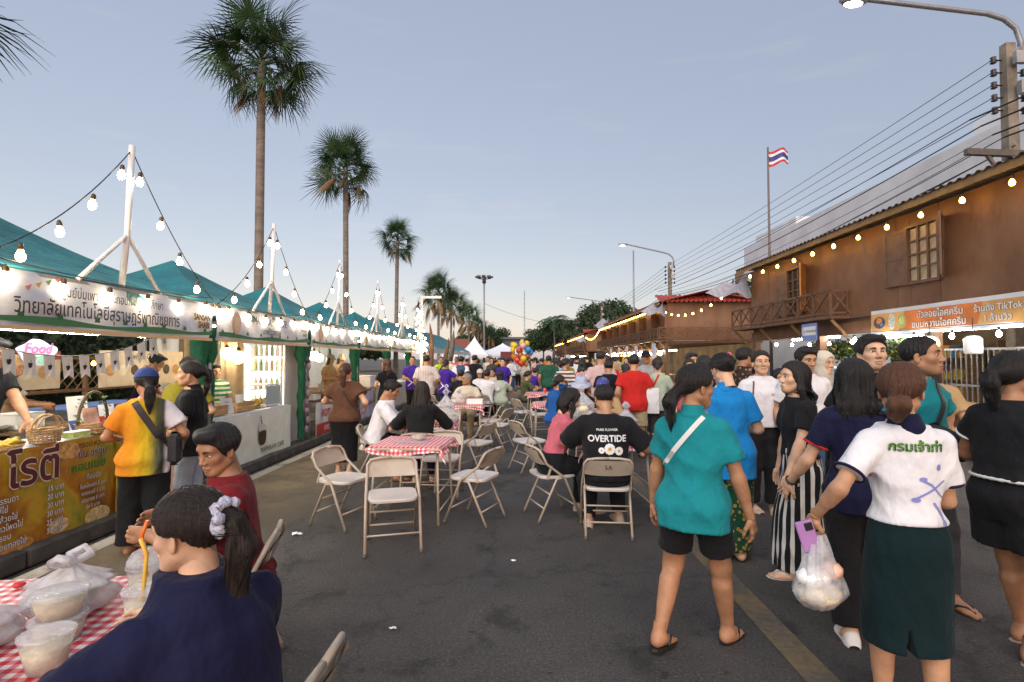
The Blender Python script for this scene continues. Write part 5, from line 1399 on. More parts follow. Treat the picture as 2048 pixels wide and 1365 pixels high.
# menu boards at the back and side hangings
o = empty('menu_board', (-6.2, 8.6, 1.45), 0, 'cream menu board with pictures of dishes at back of cafe stall', 'menu board'); b = MB(); b.box((0, 0, 0), (.02, 1.9, .55)); b.build('board', mat('menu_cream', (.60, .47, .33), .5, var=.12), o)
for i in range(7): put_poly([circ(-.75+.25*i, -.03, .085)], (.013, 0, 0), ROT_L, [M_bread, M_cream, M_ink][i % 3], o, 'dish_print')
put_text('มะพร้าว COCO', .13, (.013, 0, .18), ROT_L, M_ink, o, bold=.01)
o = empty('menu_board', (-6.3, 6.1, 1.45), 0, 'dark red topped menu board behind the olive shirt person', 'menu board'); b = MB(); b.box((0, 0, 0), (.02, 2.0, .5)); b.build('board', mat('menu_cream', (.6, .47, .33)), o)
put_poly([rect(-1, .14, 1, .25)], (.012, 0, 0), ROT_L, ink('board_red', (.20, .03, .02)), o, 'strip_print')
for i in range(7): put_poly([circ(-.8+.26*i, -.03, .09)], (.013, 0, 0), ROT_L, [M_bread, M_ink, M_cream][i % 3], o, 'dish_print')
for i, (x, y, lab) in enumerate(((-5.1, 9.75, 'tan curtain hanging at the side of the cafe stall'), (-6.0, 9.9, 'cream curtain hanging between cafe stall and wok stall'))):
    b = MB(); b.grid(lambda u, v: Vector((-.5+u*.75, .05*math.sin(u*26), -.9+1.8*v)), 26, 4); tag(b.build('curtain', mat('curtain_tan', (.42, .32, .20), .8, var=.15), None, (x, y, 1.15)), lab, 'curtain', 'curtains between stalls')
M_lantern = emit('lantern_glow', (1, .78, .48), 50)
def pendant(x, y, z, label, r=.10, m=None, zt=2.25, group='round pendant lamps in the stalls'):
    o = empty('pendant_lamp', (x, y, z), 0, label, 'pendant lamp', group)
    b = MB(); b.ball((0, 0, 0), r, 14, sq=(1, 1, .95)); b.build('globe', m or M_lantern, o); b = MB(); b.tube([(0, 0, r), (0, 0, zt-z)], .005, 5); b.lathe([(.03, r*.9), (.035, r+.03), (.01, r+.06)], n=10); b.build('cord', M_cable, o); return o
for x, y, z, lab in ((-4.35, 8.05, 1.62, 'round pendant lamp over the cafe counter'), (-5.4, 9.6, 1.70, 'round pendant lamp before the drinks fridge'), (-4.3, 10.9, 1.66, 'left pendant lamp in the wok stall'), (-5.0, 13.0, 1.62, 'pendant lamp left of the sellers in tan'), (-4.3, 13.6, 1.68, 'pendant lamp over the sellers in tan'), (-4.2, 16.6, 1.7, 'pendant lamp in the fifth stall'), (-4.2, 19.4, 1.7, 'pendant lamp in the sixth stall')): pendant(x, y, z, lab)
def tube_lamp(x, y, z, L, label):
    o = empty('tube_lamp', (x, y, z), 0, label, 'tube lamp', 'tube lamps in the stalls'); b = MB(); b.tube([(0, -L/2, 0), (0, L/2, 0)], .018, 8); b.build('tube', M_tube, o); b = MB(); b.box((0, 0, .032), (.05, L+.04, .028)); b.build('fitting', M_white_pipe, o)
for x, y, lab in ((-4.7, 4.9, 'tube lamp under the roof above the roti counter'), (-5.9, 5.2, 'tube lamp at the back of the roti stall roof'), (-5.2, 8.2, 'tube lamp under the roof of the cafe stall'), (-5.0, 11.0, 'tube lamp under the roof of the wok stall'), (-5.0, 14.0, 'tube lamp over the sellers in tan'), (-5.0, 16.8, 'tube lamp in the fifth stall'), (-5.0, 19.8, 'tube lamp in the sixth stall')): tube_lamp(x, y, 2.15, 1.3, lab)
# ---- stall 3: woks and trays
top_table('stall_counter', 'wooden counter of the wok stall', 9.75, 11.9, FX-.05, .62, .80, M_wood)
for i, (x, y, r, lab) in enumerate(((-4.1, 10.35, .30, 'shallow brown wok bowl of food at left of the wok stall'), (-4.35, 11.3, .48, 'very wide brown wok piled with white food'))):
    tray_food((x, y, .82), lab, r, [M_cream, M_bread, M_green_f], 26, 20+i, .14, mat('wok_brown', (.16, .075, .03), .5, var=.3), 'woks on the stall', 1.1, 'wok')
boxy((-3.98, 9.95, .82), (.26, .34, .09), mat('white_tray', (.70, .70, .66), .5), 'white food box with banana leaf at the wok stall corner', 'box', 'food_box', lid=M_green_f)
card((-4.05, 10.75, .84), .3, .26, mat('kraft_card', (.50, .40, .25), .6), 'kraft coloured card among the woks', -.2)
o = empty('counter_cloth', (FX+.01, 10.35, .46), 0, 'red and white cloth with red lettering in front of the wok stall', 'counter cloth', 'cloths on the stall fronts')
b = MB(); b.grid(lambda u, v: Vector((.02*math.sin(u*12), (u-.5)*1.0, (v-.5)*.62)), 16, 4); b.build('sheet', cloth('white_flag_cloth', (.70, .68, .68)), o)
put_poly([rect(-.495, -.308, .495, -.10)], (.024, 0, 0), ROT_L, ink('flag_red', (.45, .03, .02)), o, 'band_print'); put_text('ROTI', .20, (.026, -.02, .08), ROT_L, ink('flag_red', (.45, .03, .02)), o, bold=.03); put_text('(ขาว', .15, (.028, 0, -.2), ROT_L, ink('white', (.78, .77, .74)), o, bold=.02)
b = MB()
for i in range(9): b.ball((.02*math.sin(i*2), 0, .9-.16*i), .075, 8, sq=(.5, 1, 1))
tag(b.build('paper_garland', mat('garland', (.34, .22, .30), .6, var=.4, vscale=12), None, (FX+.02, 9.42, .72)), 'hanging garland of round pictures on the post after the cafe', 'garland')
# ---- stall 4: bakery with lilac cloth
top_table('stall_counter', 'counter of the bakery stall with three sellers in tan', 12.6, 15.1, FX-.05, .62, .84, M_wood)
o = empty('counter_cloth', (FX+.02, 13.15, .48), 0, 'lilac cloth with black script lettering hung before the bakery stall', 'counter cloth', 'cloths on the stall fronts')
b = MB(); b.grid(lambda u, v: Vector((.02*math.sin(u*12), (u-.5)*1.15, (v-.5)*.72-.05*math.sin(PI*u)*v)), 20, 4); b.build('sheet', cloth('lilac_cloth', (.50, .45, .62)), o); put_text('Suthi Bakery', .15, (.028, .02, .02), ROT_L, M_inkk, o, bold=.006, shear=.25)
b = MB(); b.grid(lambda u, v: Vector((.015*math.sin(u*14), (u-.5)*1.35, (v-.5)*.74)), 20, 4); tag(b.build('counter_cloth', cloth('beige_marble', (.50, .46, .38), wrinkle=.7), None, (FX+.02, 14.6, .48)), 'beige veined cloth hung right of the lilac cloth', 'counter cloth', 'cloths on the stall fronts')
boxy((-4.1, 14.0, .84), (.35, .5, .3), M_card, 'white bakery box on the counter before the sellers in tan', 'box', 'bakery_box')
for i in range(3): tray_food((-4.12, 12.85+.36*i, .845), ['tray of golden pastries left on bakery counter', 'tray of golden pastries mid bakery counter', 'tray of golden pastries beside the white bakery box'][i], .15, [M_bread, M_cream], 14, 40+i, group='pastry trays')
for i, y in enumerate((15.5, 18.4)): top_table('stall_counter', ['counter of the fifth stall', 'counter of the sixth stall'][i]+' with pale front', y, y+2.3, FX-.05, .6, .85)
for i, y in enumerate((16.6, 19.5)):
    b = MB(); b.grid(lambda u, v: Vector((.015*math.sin(u*14), (u-.5)*2.3, (v-.5)*.72)), 20, 4); tag(b.build('counter_cloth', cloth('pale_front%d' % i, ((.55, .52, .44), (.6, .58, .55))[i]), None, (FX+.01, y, .48)), ['sand coloured cloth on the fifth stall front', 'pale grey cloth on the sixth stall front'][i], 'counter cloth', 'cloths on the stall fronts')
# ---- behind the tents: lattice fence, blue tables, hedge
M_bamboo = mat('bamboo', (.20, .115, .05), .7, var=.3, vscale=12)
fe = empty('lattice_fence', (-9.2, 11, .13), 0, 'brown diamond lattice fence behind the stalls', 'fence')
for y in range(-6, 13, 2): b = MB(); b.bar((0, y, 0), (0, y, 1.5), .07); b.build('post', M_bamboo, fe)
lb = MB()
for i in range(0, 76):
    y = -6+i*.25; lb.bar((.012, y, .85), (.012, y+.62, 1.47), .022, .008); lb.bar((-.012, y+.62, .85), (-.012, y, 1.47), .022, .008)
lo_ = lb.build('lattice', M_bamboo, fe); lo_['kind'] = 'stuff'
b = MB(); b.bar((0, -6, .82), (0, 13, .82), .05, .06); b.bar((0, -6, 1.49), (0, 13, 1.49), .05, .06); b.build('rail', M_bamboo, fe)
for i, y in enumerate((6.2, 8.6, 11.0)): top_table('folding_table', ['blue topped table behind the roti stall', 'blue topped table behind the olive shirt person', 'blue topped table behind the cafe stall'][i], y, y+1.9, -7.4, .8, .78, mat('blue_top', (.10, .19, .45), .4), 'table', group='blue tables behind the stalls')
light_string((-8.2, 3.5, 1.75), (-8.2, 13, 1.75), 14, .12, 'bulb string along the lattice fence behind the stalls', 'bulb strings behind the stalls', BULBA)
def leaf_cloud(name, m, blobs, n, size, parent=None, loc=None, seed=0, kind=None, sh=.75):
    """leaf clumps scattered through blobs (centre, radii)"""
    rg = np.random.RandomState(seed); V = []; Q = []
    per = [max(1, int(n*(b[1][0]*b[1][1]*b[1][2])**(2/3)/sum((q[1][0]*q[1][1]*q[1][2])**(2/3) for q in blobs))) for b in blobs]
    for (c, r), k in zip(blobs, per):
        d = rg.normal(size=(k, 3)); d /= np.linalg.norm(d, axis=1)[:, None]; rr = sh+(1-sh)*rg.rand(k, 1)**.5; rr *= (1+.14*np.sin(5*d[:, :1]*3+7*d[:, 1:2]+seed))
        p = np.array(c)+d*rr*np.array(r)
        nrm = d+rg.normal(size=(k, 3))*.7; nrm /= np.linalg.norm(nrm, axis=1)[:, None]
        u = np.cross(nrm, rg.normal(size=(k, 3))); u /= np.linalg.norm(u, axis=1)[:, None]; v = np.cross(nrm, u); s = size*(.6+.8*rg.rand(k, 1))
        o = len(V)*0
        quad = np.stack([p-u*s, p-v*s*.5+nrm*s*.15, p+u*s, p+v*s*.5+nrm*s*.1], 1); V.append(quad.reshape(-1, 3))
    V = np.concatenate(V); Q = np.arange(len(V)).reshape(-1, 4)
    o = link(name, mesh_np(name, V, Q, [m], smooth=False), parent, loc)
    if kind: o['kind'] = kind
    return o
def leaf_mat(name, c, var=.5):
    m = mat(name, c, .55, var=var, vscale=1.3, spec=.3); b = m.node_tree.nodes['Principled BSDF']; return m
M_leaf_dark = leaf_mat('leaf_dark', (.030, .050, .018)); M_leaf_mid = leaf_mat('leaf_mid', (.045, .075, .022)); M_bark = mat('bark', (.13, .10, .075), .9, var=.4, vscale=9, bump=.6, bscale=30)
hg = empty('hedge', (-15, 14, 0), 0, 'tall dark hedge behind the lattice fence', 'hedge')
leaf_cloud('foliage', M_leaf_dark, [((0, -14+2.6*i, 1.7), (1.5, 1.8, 1.7+.3*math.sin(i*2))) for i in range(14)], 26000, .11, hg, seed=3, sh=.6)
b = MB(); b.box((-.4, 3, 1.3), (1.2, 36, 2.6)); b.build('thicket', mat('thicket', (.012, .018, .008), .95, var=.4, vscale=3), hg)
# ---------------------------------------------------------------- palms
M_frond = mat('palm_leaf', (.034, .074, .026), .5, var=.5, vscale=1.2, spec=.35); M_frond2 = mat('palm_leaf_pale', (.075, .105, .035), .5, var=.4, vscale=1.5); M_frond_dead = mat('palm_leaf_dead', (.20, .12, .055), .8, var=.4, vscale=2)
M_trunk = mat('palm_trunk', (.20, .165, .14), .9, var=.3, vscale=2.0, bump=.7, bscale=14, stretch=(1, 1, 3))
def frond_mesh(m, seed, droop=.25, nb=30, dead=False):
    rg = random.Random(seed); b = MB(); PL = 1.0
    b.tube([(0, 0, 0), (.5, 0, .06), (PL, 0, .03-droop*.15)], [.022, .016, .011], 5)
    e = Vector((PL, 0, .03-droop*.15))
    for i in range(nb):
        a = R(-128)+R(256)*i/(nb-1); L = (.98-.30*abs(a/2.3)**2)*rg.uniform(.85, 1.08); w = .019
        fold = .16*(1 if i % 2 else -1)
        pts = []
        for t in (0, .35, .68, 1.0):
            r = L*t; dz = -droop*t*t*L*(.8+1.6*rg.random())+.03*math.cos(a*2)-.22*abs(a/2.2)**2*t
            if dead: a2 = a*(1-.65*t); x, y = r*math.cos(a2)*.8, r*math.sin(a2)*.35; dz = -.55*t*L-.4*t*t*L
            else: x, y = r*math.cos(a), r*math.sin(a)
            pts.append(e+Vector((x, y, dz)))
        wd = [.014, w, w*.75, .002]; sd = Vector((-math.sin(a), math.cos(a), fold)); vs = []
        for p, q in zip(pts, wd): vs += [p-sd*q, p+sd*q]
        b.add(vs, [(2*j, 2*j+1, 2*j+3, 2*j+2) for j in range(3)])
    return b.mesh('frond', m)
FRONDS = [frond_mesh(M_frond, 1, .10), frond_mesh(M_frond, 2, .30), frond_mesh(M_frond2, 3, .22), frond_mesh(M_frond, 4, .5), frond_mesh(M_frond_dead, 5, .5, 20, True)]
def palm(x, y, h, dia, label, lean=(0, 0), seed=0, n=58, parts=True, tr=.15, dead=7):
    o = empty('palm_tree', (x, y, 0), 0, label, 'palm tree', 'fan palms in a row behind the stalls'); rg = random.Random(seed)
    b = MB(); N = 14; b.tube([(lean[0]*(i/N)**1.6, lean[1]*(i/N)**1.6, h*i/N) for i in range(N+1)], [tr*(1.35-.5*min(1, i/4) -.12*i/N) for i in range(N+1)], 14)
    b.build('trunk', M_trunk, o); top = Vector((lean[0], lean[1], h)); sc = dia/2/1.75; big = MB() if not parts else None
    for i in range(n):
        t = (i+.5)/n; el = R(82)-R(128)*t**.95; az = i*2.39996+rg.uniform(-.25, .25)
        me = FRONDS[0] if t < .3 else FRONDS[2] if rg.random() < .18 else FRONDS[1] if t < .75 else FRONDS[3]
        if i >= n-dead: me = FRONDS[4]; el = R(-12)-rg.random()*.5
        s = sc*rg.uniform(.62, 1.2)*(1.0 if t > .2 else .95)
        M = Matrix.Rotation(az, 4, 'Z') @ Matrix.Rotation(-el, 4, 'Y') @ Matrix.Rotation(rg.uniform(-.9, .9), 4, 'X')
        M = Matrix.Translation(top+Vector((0, 0, .15-.5*t*sc))) @ M @ Matrix.Scale(s, 4)
        if parts:
            f = link('frond', me, o); f.matrix_local = M
        else:
            big.add([M @ v.co for v in me.vertices], [tuple(p.vertices) for p in me.polygons], 1 if me is FRONDS[4] else 2 if me is FRONDS[2] else 0)
    if not parts: big.build('crown', [M_frond, M_frond_dead, M_frond2], o)
    return o
palm(-7.3, 14.5, 10.05, 3.2, 'tallest fan palm with wide ragged crown, behind the cafe stall', (-.02, 0), 1, 58, dead=5)
palm(-7.6, 22.8, 10.0, 3.1, 'second tall fan palm with round crown, above the tents', (-.1, 0), 2, dead=6)
palm(-7.5, 31.6, 8.75, 2.6, 'third fan palm with small round crown, above the tents', (.05, 0), 3, 44, dead=4)
palm(-7.4, 47.5, 7.6, 4.2, 'full fan palm at the left edge of the far palm cluster', (0, 0), 4, 50, False, dead=10)
palm(-7.9, 60, 7.6, 4.4, 'full fan palm in the middle of the far palm cluster', (0, 0), 5, 46, False, dead=10)
palm(-7.2, 74, 7.4, 4.6, 'brownish fan palm at the right of the far palm cluster', (0, 0), 6, 42, False, dead=14)
palm(-8.6, 108, 8.4, 5, 'small distant fan palm by the floodlight mast', (0, 0), 7, 36, False, dead=8)
palm(-6.6, 112, 6.4, 5, 'low brown distant fan palm right of the floodlight mast', (0, 0), 8, 36, False, dead=14)
palm(-11.75, 8.85, 8.15, 3.8, 'fan palm whose leaf tips hang in at the top left corner', (0, 0), 9, 70, dead=4)

# ---------------------------------------------------------------- right: brown two-storey plywood shop fronts
def ply_mat():
    m, nt, b = _nt('brown_plywood'); b.inputs['Roughness'].default_value = .62
    n1 = _noise(nt, 1.3, 6, .62, stretch=(1, 1, .6)); n2 = _noise(nt, 22, 4, .65, stretch=(1, 1, .12)); n3 = _noise(nt, 3.2, 6, .75, stretch=(1, 1, .45))
    r1 = _ramp(nt, n1.outputs['Fac'], [(.3, (.135, .060, .028)), (.5, (.20, .092, .044)), (.72, (.265, .138, .075))])
    r3 = _ramp(nt, n3.outputs['Fac'], [(.30, (.5,)*3), (.42, (1,)*3), (.62, (1,)*3), (.74, (1.7, 1.6, 1.45))])
    mx = nt.nodes.new('ShaderNodeMix'); mx.data_type = 'RGBA'; mx.blend_type = 'MULTIPLY'; mx.inputs[0].default_value = .8
    nt.links.new(r1.outputs[0], mx.inputs[6]); nt.links.new(r3.outputs[0], mx.inputs[7]); nt.links.new(mx.outputs[2], b.inputs['Base Color'])
    nt.links.new(_bump(nt, n2.outputs['Fac'], .5, .012).outputs[0], b.inputs['Normal']); return m
M_ply = ply_mat(); M_brown = mat('brown_timber', (.14, .065, .03), .6, var=.3, vscale=5, bump=.3, bscale=40, stretch=(1, 1, 6)); M_fascia = mat('fascia_timber', (.30, .17, .06), .6, var=.3, vscale=4, bump=.3, bscale=25)
M_shut = mat('shutter_brown', (.15, .075, .04), .55, var=.25, vscale=6); M_shut_o = mat('shutter_orange', (.42, .17, .04), .5, var=.15); M_pane = mat('curtained_pane', (.45, .32, .18), .35, var=.25, vscale=5)
M_tin = mat('tin_roof', (.22, .19, .17), .5, .4, var=.3, vscale=4); M_red_tin = mat('red_roof', (.30, .050, .034), .5, var=.2, vscale=3)
WX = 6.8
def shutter(o, hinge, zc, h, w, ang, m, rail=True):
    """ang: 0 = flat on the wall pointing to +Y, pi/2 = standing out towards the street"""
    b = MB(); t = .032
    b.box((0, w/2, 0), (t*.5, w-.08, h-.08), mi=0)
    for y in (.03, w-.03): b.box((0, y, 0), (t, .06, h), mi=0)
    for z in (-h/2+.03, h/2-.03, 0): b.box((0, w/2, z), (t*.96, w-.12, .06), mi=0)
    s = b.build('shutter', m, o, (hinge[0], hinge[1], zc)); s.rotation_euler = (0, 0, ang); return s
def window(o, y0, y1, z0, z1, sh=True, cols=3, rows=4, dark=False, x=WX):
    w = empty('window', (x, (y0+y1)/2, (z0+z1)/2)); w.parent = o; w.location = Vector((x, (y0+y1)/2, (z0+z1)/2))-o.location
    W, H = y1-y0, z1-z0; b = MB()
    for s in (-1, 1): b.box((-.025, s*(W/2+.025), 0), (.07, .05, H+.10)); b.box((-.027, 0, s*(H/2+.025)), (.07, W, .05))
    for i in range(1, cols): b.box((-.02, -W/2+W*i/cols, 0), (.035, .04, H))
    for i in range(1, rows):
        for j in range(cols): b.box((-.02, -W/2+W*(j+.5)/cols, -H/2+H*i/rows), (.033, W/cols-.042, .03))
    b.build('frame', M_shut if not dark else M_brown, w)
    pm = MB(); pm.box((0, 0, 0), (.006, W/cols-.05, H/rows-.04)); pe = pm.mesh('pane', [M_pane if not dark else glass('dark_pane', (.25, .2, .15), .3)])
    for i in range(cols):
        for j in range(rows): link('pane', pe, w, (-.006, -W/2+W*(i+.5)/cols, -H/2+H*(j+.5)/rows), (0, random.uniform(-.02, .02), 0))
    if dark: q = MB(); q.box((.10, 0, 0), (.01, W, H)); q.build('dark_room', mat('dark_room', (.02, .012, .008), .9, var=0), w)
    return w
def railing(o, y0, y1, x0, z0, h=.52, end=True, n=None, far=False):
    L = y1-y0; n = n or max(2, round(L/.62)); ro = Vector(o.location)
    P = lambda x, y, z: Vector((x, y, z))-ro
    b = MB(); b.bar(P(x0, y0, z0+h), P(x0, y1, z0+h), .045, .05); b.bar(P(x0, y0, z0+.06), P(x0, y1, z0+.06), .04, .045); b.build('rail', M_brown, o)
    for i in range(n+1):
        y = y0+L*i/n; b = MB(); b.bar(P(x0, y, z0-.02), P(x0, y, z0+h+.02), .045); b.build('baluster', M_brown, o)
    for i in range(n):
        a, c = y0+L*i/n+.03, y0+L*(i+1)/n-.03
        for s in (0, 1):
            b = MB(); b.bar(P(x0+.012*(2*s-1), a, z0+(.08 if s else h-.03)), P(x0+.012*(2*s-1), c, z0+(h-.03 if s else .08)), .022, .04); b.build('brace', M_brown, o)
    if end:
        for y in (y0,):
            b = MB(); b.bar(P(x0, y, z0+h), P(WX-.005, y, z0+h), .045, .05); b.bar(P(x0, y, z0+.06), P(WX-.005, y, z0+.06), .04); b.build('end_rail', M_brown, o)
            for s in (0, 1): b = MB(); b.bar(P(x0+.03, y+.012*(2*s-1), z0+(.08 if s else h-.03)), P(WX-.03, y+.012*(2*s-1), z0+(h-.03 if s else .08)), .022, .04); b.build('brace', M_brown, o)
            b = MB(); b.bar(P(WX-.06, y, z0-.02), P(WX-.06, y, z0+h+.02), .04); b.build('baluster', M_brown, o)
def corrug(o, y0, y1, xa, za, xb, zb, m, name='roof', pitch=.16, amp=.022):
    n = int((y1-y0)/pitch*4); ro = Vector(o.location); b = MB()
    b.grid(lambda u, v: Vector((xa+(xb-xa)*v, y0+(y1-y0)*u, za+(zb-za)*v+amp*math.sin(2*PI*(y1-y0)*u/pitch)))-ro, n, 3); 
    b.grid(lambda u, v: Vector((xa+(xb-xa)*v, y0+(y1-y0)*u, za+(zb-za)*v-.012+amp*math.sin(2*PI*(y1-y0)*u/pitch)))-ro, n, 3); return b.build(name, m, o)
def seg_wall(o, y0, y1, z0, z1, holes, x=WX, t=.10, m=None, seam=2.44):
    """upper wall in plywood sheets round the openings"""
    ro = Vector(o.location); ys = sorted(set([y0, y1]+[h for q in holes for h in q[:2]])); 
    y = y0
    cuts = [y0]
    while cuts[-1]+seam < y1-.3: cuts.append(cuts[-1]+seam)
    ys = sorted(set(ys+[c for c in cuts if not any(q[0]-.25 < c < q[1]+.25 for q in holes)]))
    for a, c in zip(ys[:-1], ys[1:]):
        h = [q for q in holes if q[0] <= a+1e-6 and q[1] >= c-1e-6]
        spans = [(z0, z1)] if not h else [(z0, h[0][2]), (h[0][3], z1)]
        for p, q in spans:
            b = MB(); b.box(Vector((x+t/2+random.uniform(-.007, .007), (a+c)/2, (p+q)/2))-ro, (t, c-a-.012, q-p)); b.build('panel', m or M_ply, o)
def shop(y0, y1, label, wins, balc, seed=0, red=True, near=False, roofz=4.16, end_wall=True, depth=4.6):
    o = empty('wooden_shophouse', (WX, y0, 0), 0, label, 'building', 'brown two storey shophouses'); ro = Vector(o.location)
    zb = 2.46
    seg_wall(o, y0, y1, zb, roofz-.02, [(a, c, z0, z1) for a, c, z0, z1, *_ in wins])
    for a, c, z0, z1, dark, sh in wins:
        window(o, a, c, z0, z1, dark=dark)
        if sh:
            shutter(o, Vector((WX-.03, c+.05, 0))-ro, (z0+z1)/2, z1-z0+.06, .55, 0.0, M_shut); shutter(o, Vector((WX-.03, a-.09, 0))-ro, (z0+z1)/2, z1-z0+.06, .44, R(138) if near else R(120), M_shut if not (dark and near) else M_shut_o)
    if end_wall:
        for k, (xa, xb_) in enumerate(((WX+.1, WX+2.4), (WX+2.4, WX+depth))):
            b = MB(); b.box(Vector(((xa+xb_)/2, y0+.05, (zb+roofz)/2+.1))-ro, (xb_-xa-.006, .1, roofz-zb+.2)); b.build('panel', M_ply, o)
    b = MB(); b.box(Vector((WX+depth/2, (y0+y1)/2, zb-.06))-ro, (depth-.1, y1-y0, .10)); b.build('floor_slab', M_brown, o)
    b = MB(); b.bar(Vector((WX-.33, y0-.25, roofz+.0))-ro, Vector((WX-.33, y1+.2, roofz+.0))-ro, .03, .11); b.build('fascia', M_fascia, o)
    if red: corrug(o, y0-.3, y1+.2, WX-.36, roofz+.08, WX+1.9, roofz+.62, M_red_tin, pitch=.2, amp=.03); corrug(o, y0-.3, y1+.2, WX+1.9, roofz+.62, WX+depth, roofz+.1, M_red_tin, pitch=.2, amp=.03)
    else: corrug(o, y0-.3, y1+.2, WX-.38, roofz+.07, WX+depth, roofz+.22, M_tin)
    if red:      # tiled verge along the near end
        b = MB(); b.grid(lambda u, v: Vector((WX-.36+(depth+.3)*u, y0-.34+.62*v, roofz+.10+.36*v+.035*math.sin(2*PI*(depth+.3)*u/.22)))-ro, 120, 2); b.build('verge', M_red_tin, o)
    # balcony
    for ya, yb in balc:
        b = MB(); b.box(Vector(((6.38+WX)/2, (ya+yb)/2, zb+.0))-ro, (WX-6.38-.004, yb-ya, .06)); b.build('balcony_floor', M_brown, o)
        railing(o, ya, yb, 6.40, zb+.03)
        k = max(2, int((yb-ya)/1.4))
        for i in range(k+1):
            y = ya+.08+(yb-ya-.16)*i/k; b = MB(); b.bar(Vector((6.46, y, zb-.05))-ro, Vector((WX, y, zb-.42))-ro, .04, .055); b.build('bracket', M_fascia, o)
    # beam and posts of the open ground floor
    b = MB(); b.box(Vector((WX+.06, (y0+y1)/2, zb-.23))-ro, (.12, y1-y0, .24)); b.build('beam', M_ply, o)
    n = max(2, int((y1-y0)/3.1))
    for i in range(n+1):
        y = y0+.1+(y1-y0-.2)*i/n; b = MB(); b.box(Vector((WX+.10, y, 1.06))-ro, (.16, .16, 2.1)); b.build('post', M_brown, o)
    b = MB(); b.box(Vector((WX+depth-.1, (y0+y1)/2, 1.2))-ro, (.08, y1-y0, 2.4)); b.build('back_wall', mat('stall_back', (.30, .22, .12), .8, var=.4, vscale=1.5), o)
    return o
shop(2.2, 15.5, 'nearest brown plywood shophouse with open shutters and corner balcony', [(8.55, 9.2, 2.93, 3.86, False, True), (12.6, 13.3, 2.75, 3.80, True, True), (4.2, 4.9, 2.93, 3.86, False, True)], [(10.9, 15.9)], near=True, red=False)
shop(24.7, 43.5, 'second brown shophouse with red corrugated roof and long balcony', [(26+2.6*i, 26.8+2.6*i, 2.6, 3.75, True, True) for i in range(7)], [(24.5, 43.5)], 2)
o3 = shop(53.7, 72, 'third brown shophouse with red roof, farther down the street', [(55+2.6*i, 55.8+2.6*i, 2.6, 3.75, True, False) for i in range(7)], [(53.5, 72)], 3)
shop(80, 98, 'fourth brown shophouse, far down the street', [(82+3*i, 83+3*i, 2.6, 3.75, True, False) for i in range(5)], [(80, 98)], 4)
# end-wall railing of the second shophouse, turned along its gable
o = empty('gable_railing', (WX, 24.4, 2.5), 0, 'brown railing across the end of the second shophouse', 'railing')
for z in (.06, .55): b = MB(); b.bar((-.4, 0, z), (4.4, 0, z), .045); b.build('rail', M_brown, o)
for i in range(8): b = MB(); b.bar((-.35+.66*i, 0, 0), (-.35+.66*i, 0, .57), .04); b.build('baluster', M_brown, o)
for i in range(7): b = MB(); b.bar((-.32+.66*i, .01, .09), (.25+.66*i, .01, .52), .022, .035); b.bar((-.32+.66*i, -.014, .52), (.25+.66*i, -.014, .09), .022, .035); b.build('brace', M_brown, o)
def eave_bulbs(y0, y1, n, label, x=6.52, z=4.06, me=None):
    o = empty('string_lights', (x, y0, z), 0, label, 'string lights', 'amber bulb strings under the shophouse eaves'); c = MB(); c.tube([(0, (y1-y0)*i/40, -.03*abs(math.sin(i*.785))) for i in range(41)], .005, 5); c.build('cable', M_cable, o)
    for i in range(n): link('bulb', me or BULBA, o, (0, (y1-y0)*(i+.5)/n, -.08), (random.uniform(-.1, .1), random.uniform(-.1, .1), i))
eave_bulbs(5.0, 15.3, 13, 'row of amber bulbs under the nearest shophouse eave')
eave_bulbs(25, 43.5, 34, 'row of amber bulbs under the second shophouse eave')
eave_bulbs(54, 72, 30, 'row of amber bulbs under the third shophouse eave'); eave_bulbs(80, 98, 24, 'row of amber bulbs under the fourth shophouse eave')
light_string((6.6, 15.6, 4.1), (6.7, 24.6, 3.95), 9, .55, 'amber bulb string sagging between the first two shophouses', 'amber bulb strings between shophouses', BULBA)
light_string((6.6, 43.6, 4.1), (6.7, 53.6, 3.95), 12, .5, 'amber bulb string sagging between the second and third shophouses', 'amber bulb strings between shophouses', BULBA)
# gathered grey cloth swags at the eave ends
for (y, x, z, lab, s) in ((15.9, 6.45, 3.75, 'grey dotted cloth swag at far eave end of nearest shophouse', 1.0), (24.6, 6.4, 3.95, 'grey white cloth swag on near eave of second shophouse', 1.1), (40, 6.45, 4.3, 'pinkish cloth over far end of second shophouse roof', 1.6), (53.4, 6.4, 3.6, 'white cloth swag on near eave of third shophouse', 1.2)):
    b = MB(); b.grid(lambda u, v: Vector((.25*math.sin(u*3.0+v)-.4*u*v, (u-.5)*1.5*s, .22*s-(v*.55+.10*math.sin(u*11))*s*(1-.35*u))), 20, 8)
    tag(b.build('cloth_swag', cloth('swag_cloth', (.45, .43, .46), kind='check', col2=(.30, .27, .30), scale=40), None, (x, y, z)), lab, 'cloth swag', 'cloth swags at the eaves')
